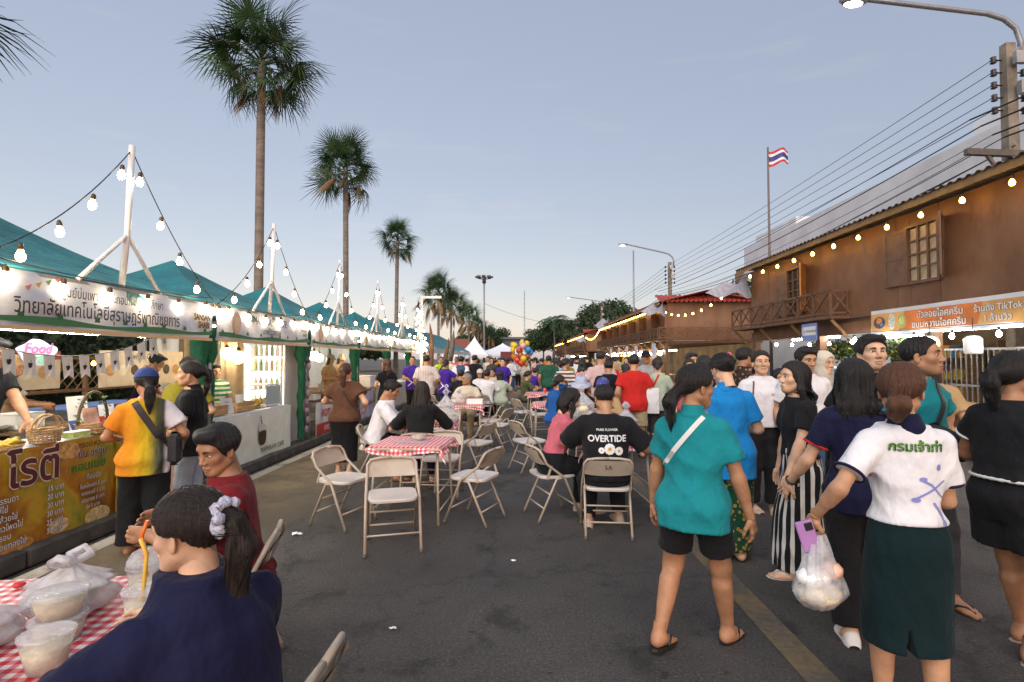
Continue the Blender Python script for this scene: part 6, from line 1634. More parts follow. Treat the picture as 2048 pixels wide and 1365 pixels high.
# ---- ice cream stall banner and sign
o = empty('shop_banner', (WX-.06, 7.45, 2.27), 0, 'orange ice cream stall banner with white Thai lettering', 'banner'); BW = 5.4
b = MB(); b.grid(lambda u, v: Vector((.012*math.sin(u*17)+.008*math.sin(v*4+u*30), (u-.5)*BW, (v-.5)*.47)), 40, 5); b.build('sheet', M_vinyl, o)
def bpoly(polys, c, dx=.0, nm='print'): put_poly(polys, (-.022-dx, 0, 0), ROT_R, c, o, nm)
M_org = mat('print_orange', (.62, .17, .03), .4, var=.55, vscale=1.6)
X = lambda y: -(y-7.45)            # text runs towards the camera
bpoly([rect(-2.68, -.165, 2.68, .165)], mat('print_orange_pale', (.70, .36, .10), .4, var=.3, vscale=1.2), 0, 'band_print')
bpoly([[(-1.95, -.165), (-.35, -.165), (-.25, .165), (-1.80, .165)]], M_org, .001, 'band_print')
def btxt(t, s, x, z, c=WHT, out=MAR, bold=.02, sx=1): put_text(t, s, (-.026, -x, z), ROT_R, ink(*out), o, bold=.05, sx=sx); put_text(t, s, (-.030, -x, z), ROT_R, ink(*c), o, bold=bold, sx=sx)
btxt('บัวลอยไอศครีม', .155, -1.05, .065); btxt('ขนมหวานไอศครีม', .155, -1.08, -.095); btxt('ร้านดัง TikTok', .135, -.02, .06, sx=.95); btxt('1 ล้านวิว', .135, -.02, -.09)
for (x, z, a, c_, e) in ((-2.45, .0, .16, .11, (.08, .06, .09)), (-2.45, .03, .08, .06, (.7, .25, .05)), (-2.39, -.03, .04, .04, (.1, .3, .6)), (-2.12, .0, .09, .15, (.74, .68, .55)), (-1.88, -.01, .10, .13, (.45, .50, .15)), (-1.88, .0, .07, .06, (.75, .65, .2)), (.62, .0, .26, .13, (.70, .60, .45)), (.62, -.03, .20, .08, (.35, .22, .1)), (1.25, .0, .3, .15, (.60, .62, .55)), (1.25, .02, .22, .10, (.25, .45, .12)), (1.9, .0, .3, .14, (.72, .62, .5)), (2.4, .0, .15, .12, (.6, .2, .08))):
    bpoly([circ(x, z, a, c_)], mat('dish_print%d' % int(x*100+a*1000), e, .4, var=.45, vscale=30), .002+.001*(a < .1), 'dish_print')
o = empty('hanging_sign', (6.42, 11.75, 2.19), 0, 'small blue bordered white sign with Thai lettering under the balcony', 'sign', 'small signs under the balconies')
b = MB(); b.plate([(-.30, -.19), (.30, -.19), (.30, .19), (-.30, .19)], .015); b.build('board', mat('sign_blue', (.18, .25, .55), .4, var=.1), o, (0, 0, 0), (0, 0, -PI/2))
put_poly([rect(-.23, -.07, .27, .12)], (-.002, 0, 0), ROT_R, M_card, o, 'panel_print'); put_text('ฌ. พักรถหน่อยน่า', .075, (-.004, -.04, .02), ROT_R, ink('navy', (.02, .03, .12)), o, bold=.008); put_poly([circ(-.235, .02, .055, .09)], (-.005, 0, 0), ROT_R, ink('pale_ring', (.55, .60, .75)), o, 'logo_print')
for i, y in enumerate((25.2, 29, 31.5, 34, 37)):
    b = MB(); b.plate([(-.35, -.28), (.35, -.28), (.35, .28), (-.35, .28)], .015); q = b.build('hanging_sign', mat('sign_white', (.68, .68, .74), .4, var=.15), None, (6.38, y, 2.05), (0, 0, -PI/2)); tag(q, ['pale sign under near corner of the second balcony', 'second pale sign along the second balcony', 'third pale sign along the second balcony', 'fourth pale sign along the second balcony', 'fifth pale sign along the second balcony'][i], 'sign', 'small signs under the balconies')
# ---- stall lamps inside the nearest shophouse
pendant(6.55, 8.49, 1.84, 'big glowing globe lamp hanging under the ice cream banner', .13, emit('globe_glow', (1, .70, .28), 9), 2.2)
o = empty('lamp_shade', (6.62, 7.77, 1.80), 0, 'white cylinder lamp under the ice cream banner', 'pendant lamp'); b = MB(); b.lathe([(.09, -.13), (.11, -.11), (.11, .09), (.07, .13), (.02, .14)], n=18); b.build('shade', emit('shade_glow', (1, .95, .88), .25), o); b = MB(); b.tube([(0, 0, .14), (0, 0, .4)], .005, 5); b.build('cord', M_cable, o)
light_string((6.62, 4.5, 2.12), (6.62, 10.8, 2.12), 8, .04, 'white bulb string under the ice cream banner', 'white bulb strings in the shophouse', BULBL)
light_string((7.3, 10.4, 2.15), (7.3, 15.3, 2.15), 6, .06, 'white bulb string inside the shop under the balcony', 'white bulb strings in the shophouse', BULBL)
for x, y, L, lab in ((7.2, 8.2, 2.2, 'tube lamp inside the ice cream stall'), (7.0, 12.6, 2.0, 'tube lamp inside the shop under the balcony'), (8.2, 11.6, 1.6, 'deeper tube lamp in the shop under the balcony'), (7.6, 5.2, 1.6, 'tube lamp at the near end of the shophouse')): tube_lamp(x, y, 2.08, L, lab)
for i in range(9): tube_lamp(7.4, 25.6+2.0*i, 2.0, 1.3, ['first', 'second', 'third', 'fourth', 'fifth', 'sixth', 'seventh', 'eighth', 'ninth'][i]+' tube lamp under the second shophouse floor')
light_string((6.9, 25, 2.0), (6.9, 43, 2.0), 26, .05, 'warm bulb string along the stalls under the second shophouse', 'warm bulb strings of the far stalls', BULBA)
light_string((6.9, 54, 2.05), (6.9, 72, 2.05), 26, .05, 'warm bulb string along the stalls under the third shophouse', 'warm bulb strings of the far stalls', BULB)
for i in range(9): pendant(6.75, 25.4+2.2*i, 1.86, ['first', 'second', 'third', 'fourth', 'fifth', 'sixth', 'seventh', 'eighth', 'ninth'][i]+' pendant lamp from the near end under the second shophouse', .11, None, 2.3, 'pendant lamps of the far right stalls')
# steel grille, leaf curtain, counter with goods
o = empty('steel_grille', (8.4, 8.2, 0), 0, 'vertical bar steel grille behind the ice cream stall', 'grille'); 
for z in (.2, 1.1, 1.78): b = MB(); b.bar((0, -2.3, z), (0, 2.3, z), .03, .04); b.build('rail', M_steel, o)
for i in range(40): b = MB(); b.bar((0, -2.28+.117*i, .05), (0, -2.28+.117*i, 1.80), .018); b.build('bar', M_steel, o)
o = empty('leaf_curtain', (8.3, 13.2, 0), 0, 'curtain of green leaves with amber specks at the back of the shop', 'plant'); leaf_cloud('leaves', leaf_mat('leaf_curtain_green', (.05, .10, .03)), [((0, -1.6+.8*i, 1.8), (.18, .6, .30)) for i in range(5)], 2600, .05, o, seed=8, sh=.2, kind='stuff'); leaf_cloud('yellow_leaves', mat('yellow_leaf', (.45, .30, .05), .5), [((-.05, -1.6+.8*i, 1.8), (.18, .6, .28)) for i in range(5)], 260, .04, o, seed=9, sh=.3, kind='stuff')
for i, (y0, y1) in enumerate(((4.0, 6.6), (7.0, 9.8), (11.2, 14.8))):
    o = empty('stall_counter', (7.35, (y0+y1)/2, 0), 0, ['food counter at the right edge of the scene', 'food counter of the ice cream stall', 'shop counter under the balcony'][i], 'counter', 'shophouse counters'); L = y1-y0
    b = MB(); b.box((0, 0, .84), (.7, L, .05), bev=.01); b.build('top', M_wood, o); b = MB(); b.box((.02, 0, .41), (.60, L-.06, .80)); b.build('front', [mat('front_blue', (.10, .25, .45), .5), M_brown, mat('front_blue2', (.08, .20, .42), .5)][i], o)
tray_food((7.15, 6.3, .866), 'pile of golden yellow food on the counter at right edge', .3, [M_banana, M_corn], 40, 51, .05, fr=.05, group='food trays on the shophouse counters'); tray_food((7.2, 7.5, .866), 'tray of yellow fried food on the ice cream counter', .28, [M_corn, M_bread], 34, 52, .05, fr=.045, group='food trays on the shophouse counters')
tray_food((7.2, 5.4, .866), 'tray of brown fried food at the right edge', .26, [M_bread, M_cream], 34, 53, .05, fr=.045, group='food trays on the shophouse counters')
o = empty('blue_cooler', (7.1, 12.0, .866), 0, 'upright blue drinks cooler on the shop counter', 'cooler'); b = MB(); b.box((0, 0, .25), (.4, .42, .5), bev=.03); b.build('body', mat('cooler_blue', (.02, .25, .55), .35, var=.1), o); b = MB(); b.box((0, 0, .53), (.42, .44, .06), bev=.02); b.build('lid', M_card, o)
for i, (y, x) in enumerate(((4.6, 10.6), (10.4, 10.6), (13.4, 10.4))):
    o = empty('goods_shelf', (x, y, 0), 0, ['shelf of boxes behind the right edge food counter', 'shelf of colourful boxes behind the grille', 'shelf of colourful boxes behind the leaf curtain'][i], 'shelf', 'goods shelves in the shophouse'); rg = random.Random(i)
    for z in (.1, .6, 1.1, 1.6): b = MB(); b.box((0, 0, z), (.4, 2.4, .03)); b.build('shelf', M_wood, o)
    for s in (-1, 1): b = MB(); b.box((0, s*1.2, 1.0), (.4, .04, 2.0)); b.build('side_panel', M_wood, o)
    for z in (.115, .615, 1.115, 1.615):
        y = -1.1
        while y < 1.0: w = rg.uniform(.14, .34); h = rg.uniform(.16, .40); b = MB(); b.box((-.04, y+w/2, z+h/2+.002), (.26, w-.02, h), bev=.008); b.build('box', mat('carton%d' % rg.randrange(8), [(.55, .08, .05), (.6, .42, .06), (.08, .22, .5), (.6, .58, .55), (.1, .35, .12), (.5, .2, .35), (.42, .28, .14), (.62, .3, .06)][rg.randrange(8)], .5), o); y += w
# yellow posts and drapes of the second shophouse stalls
for i, y in enumerate((27.0, 33.5)):
    b = MB(); b.plate([(-.35, 0), (.0, 0), (.30, 2.1), (-.05, 2.1)], .05); tag(b.build('yellow_panel', mat('yellow_panel', (.55, .38, .05), .5, var=.15), None, (6.5, y, 0), (0, 0, -PI/2)), ['slanting yellow panel at near stall under second shophouse', 'slanting yellow panel farther under the second shophouse'][i], 'panel', 'yellow panels')
for i in range(7):
    o = top_table('stall_counter', ['first', 'second', 'third', 'fourth', 'fifth', 'sixth', 'seventh'][i]+' lit counter under the second shophouse', 25.2+2.6*i, 27.4+2.6*i, 7.6, .7, .85, M_wood, 'counter', group='counters under the second shophouse')
# ---------------------------------------------------------------- white building behind, poles, wires, masts
M_render = mat('white_render', (.78, .76, .76), .8, var=.10, vscale=.8); M_render2 = mat('grey_render', (.62, .61, .63), .8, var=.12, vscale=.8)
wb = empty('white_building', (17, 20, 0), 0, 'pale modern building with stepped parapets behind the nearest shophouse', 'building')
def blk(nm, x0, x1, y0, y1, z1, m, z0=0): b = MB(); b.box(((x0+x1)/2-17, (y0+y1)/2-20, (z0+z1)/2), (x1-x0, y1-y0, z1-z0)); return b.build(nm, m, wb)
blk('main_block', 14.5, 26, 10, 33.5, 8.2, M_render); blk('parapet', 14.3, 14.5, 10, 33.5, 8.6, M_render2, 6.9); blk('roof_block', 17.5, 26, 8, 20, 10.2, M_render); blk('roof_edge', 17.3, 17.5, 8, 20, 10.6, M_render2, 9.7)
blk('stair_tower', 15.5, 20, 29.5, 34.5, 9.6, M_render2); blk('water_tank', 15.2, 16.6, 36.0, 37.2, 7.6, mat('brick_tower', (.32, .20, .15), .9))
for i in range(5): blk('ledge', 14.22, 14.5, 14+4*i, 16.8+4*i, 5.6, M_render2, 5.4)
o = empty('satellite_dish', (15.6, 28.6, 8.2), 0, 'dark mesh satellite dish on the white building', 'satellite dish'); b = MB(); b.lathe([(.001, 0), (.4, .08), (.75, .30)], (0, 0, .35), 18); b.lathe([(.001, .02), (.4, .10), (.74, .32)], (0, 0, .35), 18); b.build('dish', mat('dish_mesh', (.06, .06, .065), .6), o); b = MB(); b.tube([(0, 0, 0), (0, 0, .4)], .05, 6); b.tube([(0, 0, .35), (0, 0, .85)], .02, 5); b.build('mount', M_steel, o)
M_pole = mat('weathered_concrete', (.21, .175, .135), .9, var=.35, vscale=5, bump=.5, bscale=30); M_insul = mat('insulator', (.035, .025, .022), .35); M_arm = mat('lamp_arm_grey', (.26, .27, .30), .4, .4); M_lamp = emit('street_lamp_lens', (1, .97, .92), 16)
PX = 9.0
def util_pole(y, label, lamp_to, near=False, lit=True, h=7.4):
    o = empty('utility_pole', (PX, y, 0), 0, label, 'utility pole', 'utility poles along the right')
    b = MB(); vs = []; 
    for z, w in ((0, .125), (h, .09)): vs += [(-w, -w*.8, z), (w, -w*.8, z), (w, w*.8, z), (-w, w*.8, z)]
    b.add(vs, [(0, 1, 5, 4), (1, 2, 6, 5), (2, 3, 7, 6), (3, 0, 4, 7), (4, 5, 6, 7)]); b.build('shaft', M_pole, o)
    for i in range(5):
        for s in (-1, 1):
            z = h-.30-.235*i; b = MB(); b.tube([(s*.12, 0, z), (s*.30, 0, z)], .015, 5); b.lathe([(.02, -.07), (.055, -.05), (.03, -.02), (.055, .0), (.03, .03), (.05, .05), (.02, .07)], (s*.27, 0, z), 10); b.build('insulator', M_insul, o)
    b = MB(); b.bar((-.92, -.12, h-2.05), (.6, -.12, h-2.12), .09, .11); b.bar((-.55, -.12, h-2.1), (-.10, -.12, h-2.75), .05, .05); b.build('crossarm', mat('arm_timber', (.12, .10, .085), .9, var=.3), o)
    b = MB(); b.box((.03, -.19, h-.35), (.17, .08, .22)); b.box((.12, -.19, h-.9), (.22, .10, .24)); b.build('junction_box', M_steel, o)
    lx, lz = lamp_to; b = MB(); dx = lx-PX
    pts = [(.22, 0, h-.25), (.24, 0, h+.05), (.16, 0, h+.30), (-.05, 0, h+.48), (-.35, 0, h+.58)]+[(-.35+(dx+.35)*t, 0, h+.58+(lz-h-.58)*t) for t in (.25, .5, .75, 1)]
    b.tube(pts, .045, 8); b.bar((.05, 0, h-.15), (.26, 0, h-.05), .05); b.build('lamp_arm', M_arm, o)
    hd = MB(); hd.lathe([(.02, -.08), (.09, -.06), (.12, .0), (.09, .05), (.03, .07)], (0, 0, 0), 12, sx=2.4); l = hd.build('lamp_head', M_arm, o, (dx-.2, 0, lz-.02))
    if lit: q = MB(); q.ball((0, 0, 0), .085, 12, sq=(2.0, 1, .5)); q.build('lens', M_lamp, l, (-.02, 0, -.07))
    return o
util_pole(9.64, 'near concrete utility pole with street lamp arm, top right', (6.42, 8.28), True)
util_pole(31.5, 'utility pole with lit lamp arm behind the second shophouse', (6.4, 8.5))
util_pole(58, 'distant utility pole with lit lamp arm', (5.6, 8.4)); util_pole(84, 'farthest utility pole beyond the third shophouse', (5.8, 8.0), lit=False)
def wire(a, b_, sag, r, label, m=None, group='overhead wires'):
    a, b_ = Vector(a), Vector(b_); c = MB(); c.tube([(b_-a)*(i/24)-Vector((0, 0, sag*4*(i/24)*(1-i/24))) for i in range(25)], r, 4); o = c.build('overhead_wire', m or M_cable, None, a); return tag(o, label, 'wire', group)
nth = ['topmost', 'second', 'third', 'fourth', 'fifth']
for i in range(5):
    z = 7.4-.30-.235*i
    wire((PX-.30, 9.64, z), (PX-.30, 31.5, z), .10+.02*i, .008, f'{nth[i]} power wire left of the near utility pole', group='power wires')
    wire((PX-.30, 31.5, z), (PX-.30, 58, z), .3, .012, f'{nth[i]} power wire beyond the second shophouse pole', group='power wires'); wire((PX+.3, 9.64, z), (PX+.3, -8, z), .3, .012, f'{nth[i]} power wire running right from the near utility pole', group='power wires')
rg = random.Random(4)
for i in range(9):
    z = 5.95-.13*i+rg.uniform(-.05, .05); x = PX-.85+.2*(i % 5)
    wire((x, 9.5, z), (x-.1, 31.4, 5.7-.09*i), .25+.12*rg.random()+.05*i, (.010, .014, .007)[i % 3], ['thick', 'slack', 'thin'][i % 3]+f' telephone cable, {["topmost", "second", "third", "fourth", "fifth", "sixth", "seventh", "eighth", "lowest"][i]} of the bundle over the near roof', group='telephone cables'); 
    if i < 4: wire((x, 9.5, z), (x+.4, -8, z+.1), .35, .016, f'{["topmost", "second", "third", "lowest"][i]} telephone cable right of the near pole', group='telephone cables')
for i in range(3): wire((PX-.5+.2*i, 31.6, 5.3-.08*i), (PX-.5, 58, 5.3-.1*i), .5, .02, f'{["upper", "middle", "lower"][i]} telephone cable behind second shophouse', group='telephone cables')
# flag pole
o = empty('flagpole', (8.5, 17.9, 0), 0, 'grey flagpole beyond the nearest shophouse', 'flagpole'); b = MB(); b.tube([(0, 0, 0), (0, 0, 8.85)], [.06, .03], 8); b.build('pole', mat('pole_rust', (.16, .12, .11), .6, .3), o)
o = empty('flag', (8.5, 17.9, 8.75), 0, 'red white and blue striped flag flying on the flagpole', 'flag'); zs = [0, -.09, -.18, -.36, -.45, -.54]
fc = [ink('flag_stripe_red', (.50, .02, .03)), ink('flag_stripe_white', (.75, .74, .76)), ink('flag_stripe_blue', (.03, .04, .22))]
for i, (a, c) in enumerate(zip(zs[:-1], zs[1:])):
    b = MB(); b.grid(lambda u, v: Vector((.03+.70*u, .10*math.sin(u*7+.6), (a+(c-a)*v)*(1-.15*u)+.20*u-.22*u*u-.08*(1-u)*math.sin(u*6))), 14, 2); b.build('stripe', fc[(0, 1, 2, 1, 0)[i]], o)
def mast(x, y, h, r, label, head=True):
    o = empty('floodlight_mast', (x, y, 0), 0, label, 'mast', 'tall masts'); b = MB(); b.tube([(0, 0, 0), (0, 0, h)], [r, r*.6], 8); b.build('pole', M_arm, o)
    if head: b = MB(); b.tube([(-.9*math.cos(2*PI*i/12), .9*math.sin(2*PI*i/12), h-.2) for i in range(12)], .05, 4, closed=True); [b.box((.95*math.cos(2*PI*i/8), .95*math.sin(2*PI*i/8), h-.05), (.5, .4, .22)) for i in range(8)]; b.tube([(0, 0, h-.9), (0, 0, h-.1)], .25, 8); b.build('lamp_ring', mat('dark_metal', (.05, .05, .055), .5), o)
mast(-4.8, 70, 12.6, .16, 'slim floodlight mast with lamp ring by the far palms'); mast(13, 60, 14, .13, 'thin bare mast behind the second shophouse', False)
o = empty('radio_tower', (2, 240, 0), 0, 'very distant thin lattice radio tower', 'radio tower'); b = MB()
for i in range(3): b.tube([(.5*math.cos(2.1*i), .5*math.sin(2.1*i), 0), (.15*math.cos(2.1*i), .15*math.sin(2.1*i), 33)], .06, 4)
for j in range(16):
    for i in range(3): z = 2*j; r0, r1 = .5-.35*z/33, .5-.35*(z+2)/33; b.tube([(r0*math.cos(2.1*i), r0*math.sin(2.1*i), z), (r1*math.cos(2.1*(i+1)), r1*math.sin(2.1*(i+1)), z+2)], .04, 4)
b.build('lattice', M_arm, o)['kind'] = 'stuff'
wire((-5, 75, 9.5), (9, 84, 7.0), .8, .02, 'single cable crossing the street far away')
# ---------------------------------------------------------------- far trees
def tree(x, y, h, w, label, m=None, seed=0, n=5200, size=.16, group='leafy trees behind the shophouses'):
    o = empty('broadleaf_tree', (x, y, 0), 0, label, 'tree', group); rg = random.Random(seed)
    b = MB(); b.tube([(0, 0, 0), (.1, 0, h*.3), (-.05, .1, h*.6)], [.22, .16, .08], 8)
    for i in range(5): a = i*1.3; b.tube([(.05, 0, h*.32+.1*i), (w*.2*math.cos(a), w*.2*math.sin(a), h*.55), (w*.36*math.cos(a), w*.36*math.sin(a), h*.75)], [.09, .06, .025], 6)
    b.build('trunk', M_bark, o)
    bl = [((w*.33*math.cos(i*2.4)*rg.uniform(.4, 1.1), w*.33*math.sin(i*2.4)*rg.uniform(.4, 1.1), h*rg.uniform(.42, .84)), (w*rg.uniform(.13, .24), w*rg.uniform(.13, .24), h*rg.uniform(.10, .18))) for i in range(16)]
    leaf_cloud('crown', m or M_leaf_dark, bl, n, size, o, seed=seed, sh=.35); return o
tree(14.5, 33, 6.8, 6.5, 'dark leafy tree between the first two shophouses', M_leaf_mid, 1, 7000, .13)
for i, (x, y, h, w, lab) in enumerate(((13, 66, 8.8, 9, 'dark bushy tree behind the third shophouse'), (12, 78, 10.5, 11, 'tallest dark tree behind the far lamp'), (9.5, 92, 10.0, 10, 'dark tree left of the far utility pole'), (6.5, 104, 9.5, 10, 'dark tree beneath the coconut fronds'), (14, 88, 11.5, 10, 'dark tree top behind the third roof'), (5.2, 118, 9.4, 9, 'dark tree at left end of the right hand trees'), (-7.5, 120, 10, 11, 'rounded dark tree right of the far palms'), (-13, 124, 8, 9, 'dark tree behind the far palm trunks'), (-19, 60, 4.6, 9, 'low dark tree behind the teal tents'))): tree(x, y, h, w, lab, None, 10+i, 6500, .24)
def coco(x, y, h, s, label, seed):
    o = empty('coconut_palm', (x, y, 0), 0, label, 'palm tree', 'coconut palms far right'); b = MB(); b.tube([(0, 0, 0), (.2, 0, h*.5), (.1, 0, h)], [.2, .15, .12], 8); b.build('trunk', M_trunk, o); rg = random.Random(seed); g = MB()
    for i in range(20):
        az = i*2.4; el = rg.uniform(-.2, 1.2); L = s*rg.uniform(.8, 1.1); P = lambda t: Vector((math.cos(az)*L*t*math.cos(el*(1-.3*t)), math.sin(az)*L*t*math.cos(el*(1-.3*t)), L*t*math.sin(el)-1.1*L*t*t*.75))+Vector((.1, 0, h))
        for j in range(14):
            t = .15+.85*j/14; p = P(t); sd = Vector((-math.sin(az), math.cos(az), -.5)).normalized(); ln = s*.28*math.sin(PI*(.15+.8*t)); d = (P(min(1, t+.05))-p)
            for q in (-1, 1): e = p+Vector((sd.x*q, sd.y*q, sd.z))*ln+d*1.2; g.add([p, p+d*.9, e], [(0, 1, 2)])
    g.build('crown', M_frond, o)
coco(6.2, 97, 8.6, 4.2, 'coconut palm with drooping fronds above the far trees', 2); coco(9.0, 110, 9.0, 4.0, 'second coconut palm top among the far trees', 5)
# far market: teal marquee, pyramid tent, white awning, distant roofs
o = empty('marquee', (-6.4, 31, 0), 0, 'long teal roofed marquee beyond the dead tree trunks', 'marquee'); b = MB()
for s in (0, 1): b.grid(lambda u, v: Vector(((-2.4*v+.0) if s else (2.4*v), -9+20*u, 3.4-1.3*v+.05*math.sin(u*20)*v)), 24, 4)
b.build('roof', M_teal_tarp, o); b = MB(); b.add([(0, -9, 3.4), (2.4, -9, 2.1), (-2.4, -9, 2.1)], [(0, 1, 2)]); b.build('gable', M_teal_tarp, o)
b = MB(); b.box((2.42, 1, 1.98), (.02, 20, .24)); b.build('valance', mat('pale_valance', (.55, .62, .62), .6), o)
for i in range(6): b = MB(); b.tube([(2.4, -9+4*i, 0), (2.4, -9+4*i, 2.1)], .04, 6); b.build('post', M_steel, o)
for i in range(5): tube_lamp(-5.0, 23+4*i, 1.95, 1.4, ['first', 'second', 'third', 'fourth', 'fifth'][i]+' tube lamp under the long marquee')
def pyr(x, y, w, ze, za, label, m):
    o = empty('pyramid_tent', (x, y, 0), 0, label, 'market tent'); b = MB(); n = 8
    for i in range(4):
        a0, a1 = PI/4+PI/2*i, PI/4+PI/2*(i+1); p, q = Vector((w*.707*math.cos(a0), w*.707*math.sin(a0), ze)), Vector((w*.707*math.cos(a1), w*.707*math.sin(a1), ze))
        b.grid(lambda u, v: p.lerp(q, u)*(1-v)**1.25+Vector((0, 0, ze*(1-(1-v)**1.25)+(za-ze)*v**1.1)), 4, 8); b.grid(lambda u, v: p.lerp(q, u)-Vector((0, 0, .25*v)), 4, 1)
    b.build('canopy', m, o)
    for i in range(4): a = PI/4+PI/2*i; q = MB(); q.tube([(w*.69*math.cos(a), w*.69*math.sin(a), 0), (w*.69*math.cos(a), w*.69*math.sin(a), ze)], .04, 6); q.build('post', M_white_pipe, o)
pyr(-3.9, 45, 2.5, 1.95, 3.55, 'small white pointed pyramid tent in the middle distance', M_vinyl); pyr(-2.3, 70, 7.0, 2.2, 3.7, 'wide low white tent behind the balloons', M_vinyl); pyr(-5.2, 62, 3.5, 2.0, 3.2, 'second white tent right of the marquee', M_vinyl)
o = empty('far_pavilion', (-1.5, 120, 0), 0, 'distant dark roofed pavilion between the far trees', 'building'); b = MB(); b.box((0, 0, 6.2), (9, 6, .5)); b.box((0, 0, 5.2), (7.5, 5, 1.4)); b.build('roof', mat('slate', (.10, .11, .13), .7), o); b = MB(); b.box((0, 0, 2.3), (7, 4.5, 4.6)); b.build('wall', M_render2, o)
o = empty('far_house', (-11.5, 100, 0), 0, 'distant house with red brown roof behind the palm trunks', 'building'); b = MB(); b.box((0, 0, 1.8), (6, 5, 3.6)); b.build('wall', M_render, o); b = MB(); b.add([(-3.4, -3, 3.6), (3.4, -3, 3.6), (3.4, 3, 3.6), (-3.4, 3, 3.6), (-1.5, 0, 5.4), (1.5, 0, 5.4)], [(0, 1, 5, 4), (1, 2, 5), (2, 3, 4, 5), (3, 0, 4)]); b.build('roof', mat('roof_redbrown', (.20, .06, .04), .8), o)
b = MB(); b.box((0, 0, .9), (1.5, .1, 1.3)); tag(b.build('red_booth', mat('booth_red', (.14, .018, .022), .6, var=.2), None, (-1.3, 55, .8)), 'dark red booth panel behind the balloons', 'booth')
# carved dead trunks, light portal with yellow drapes
for i, (x, y, h, lx, c, lab) in enumerate(((-3.65, 21.5, 3.05, -.05, (.16, .085, .045), 'tall brown tusk shaped dead trunk'), (-3.35, 21.6, 2.45, .42, (.14, .085, .055), 'leaning brown tusk shaped dead trunk'), (-2.95, 21.0, 2.75, .30, (.11, .085, .07), 'grey curved tusk shaped dead trunk'))):
    b = MB(); b.tube([(lx*(t/8)**1.5-.05*math.sin(t*.8), 0, h*t/8) for t in range(9)], [.11, .125, .13, .125, .12, .105, .085, .06, .015], 10); tag(b.build('dead_trunk', mat('dead_wood%d' % i, c, .85, var=.35, vscale=4, bump=.6, bscale=14), None, (x, y, 0)), lab+' standing before the marquee', 'dead trunk', 'dead tree trunks')
o = empty('light_portal', (-3.75, 19.6, 0), 0, 'white frame hung with massed bulbs and yellow drapes', 'light frame'); b = MB(); b.bar((0, .35, 0), (0, .35, 4.0), .09); b.bar((0, .35, 3.95), (.75, .35, 3.95), .06, .09); b.build('frame', M_white_pipe, o)
rg = random.Random(12)
for i in range(28):
    t = rg.random(); z = 3.5-1.6*t if i % 3 else 1.95+rg.uniform(-.15, .2); a = rg.uniform(0, 6.28); r = .06+.32*max(0, (3.5-z)/1.6)*math.sqrt(rg.random()); link('bulb', BULB, o, (-.05+r*math.cos(a), -.1+r*math.sin(a), z), (0, 0, a))
b = MB()
for i in range(8): a = 2*PI*i/8; b.tube([(-.05, -.1, 3.8), (-.05+.3*math.cos(a), -.1+.3*math.sin(a), 1.95)], .006, 4)
b.build('cable', M_cable, o)
for s in (-.35, .25): b = MB(); b.grid(lambda u, v: Vector((s+.18*(u-.5)+.02*math.sin(v*9), -.2+.04*math.sin(u*18), .4+1.35*v)), 12, 6); b.build('drape', mat('yellow_drape', (.55, .36, .02), .7, var=.25, vscale=8), o)
# ---------------------------------------------------------------- folding chairs, tables with gingham cloths
M_chair = mat('beige_enamel', (.42, .345, .27), .38, var=.12, vscale=7, bump=.12, bscale=120, bdist=.004, spec=.5); M_seat = mat('pale_seat_enamel', (.60, .54, .50), .30, var=.08, vscale=6); M_foot = mat('rubber_foot', (.10, .085, .07), .8)
def seat_mesh():
    b = MB()
    def top(u, v): 
        x, y = (u-.5), (v-.5); n = 5; q = (abs(2*x)**n+abs(2*y)**n)**(1/n); k = max(abs(2*x), abs(2*y))/q if q > 1e-6 else 1
        return x*k*.40, y*k*.40
    b.grid(lambda u, v: Vector((*top(u, v), .448-.012*(1-abs(2*u-1)**2)*(1-abs(2*v-1)**2)+.0)), 14, 14)
    n = 48; ring = [top(*(lambda t: (t*4, 0) if t < .25 else (1, (t-.25)*4) if t < .5 else (1-(t-.5)*4, 1) if t < .75 else (0, 1-(t-.75)*4))(i/n)) for i in range(n)]
    vs = []
    for z, s in ((.448, 1.0), (.443, 1.012), (.425, 1.012), (.420, .99)): vs += [(x*s, y*s, z) for x, y in ring]
    b.add(vs, [(j*n+i, j*n+(i+1) % n, j*n+n+(i+1) % n, j*n+n+i)[::-1] for j in range(3) for i in range(n)]+[tuple(range(3*n, 4*n))], 0, True); return b.mesh('seat', [M_seat])
def back_mesh():
    b = MB()
    for off in (0, -.010):
        def P(u, v):
            x = (u-.5)*.42; z = .555+.145*v-.010*(abs(2*u-1)**3)*(2*v-1)-.038*max(0, abs(2*u-1)-.75)**2*16*v; y = -.155-.065*v-.030*(1-(2*u-1)**2)+off; return Vector((x, y, z))
        b.grid(P, 18, 6)
    return b.mesh('backrest', [M_chair])
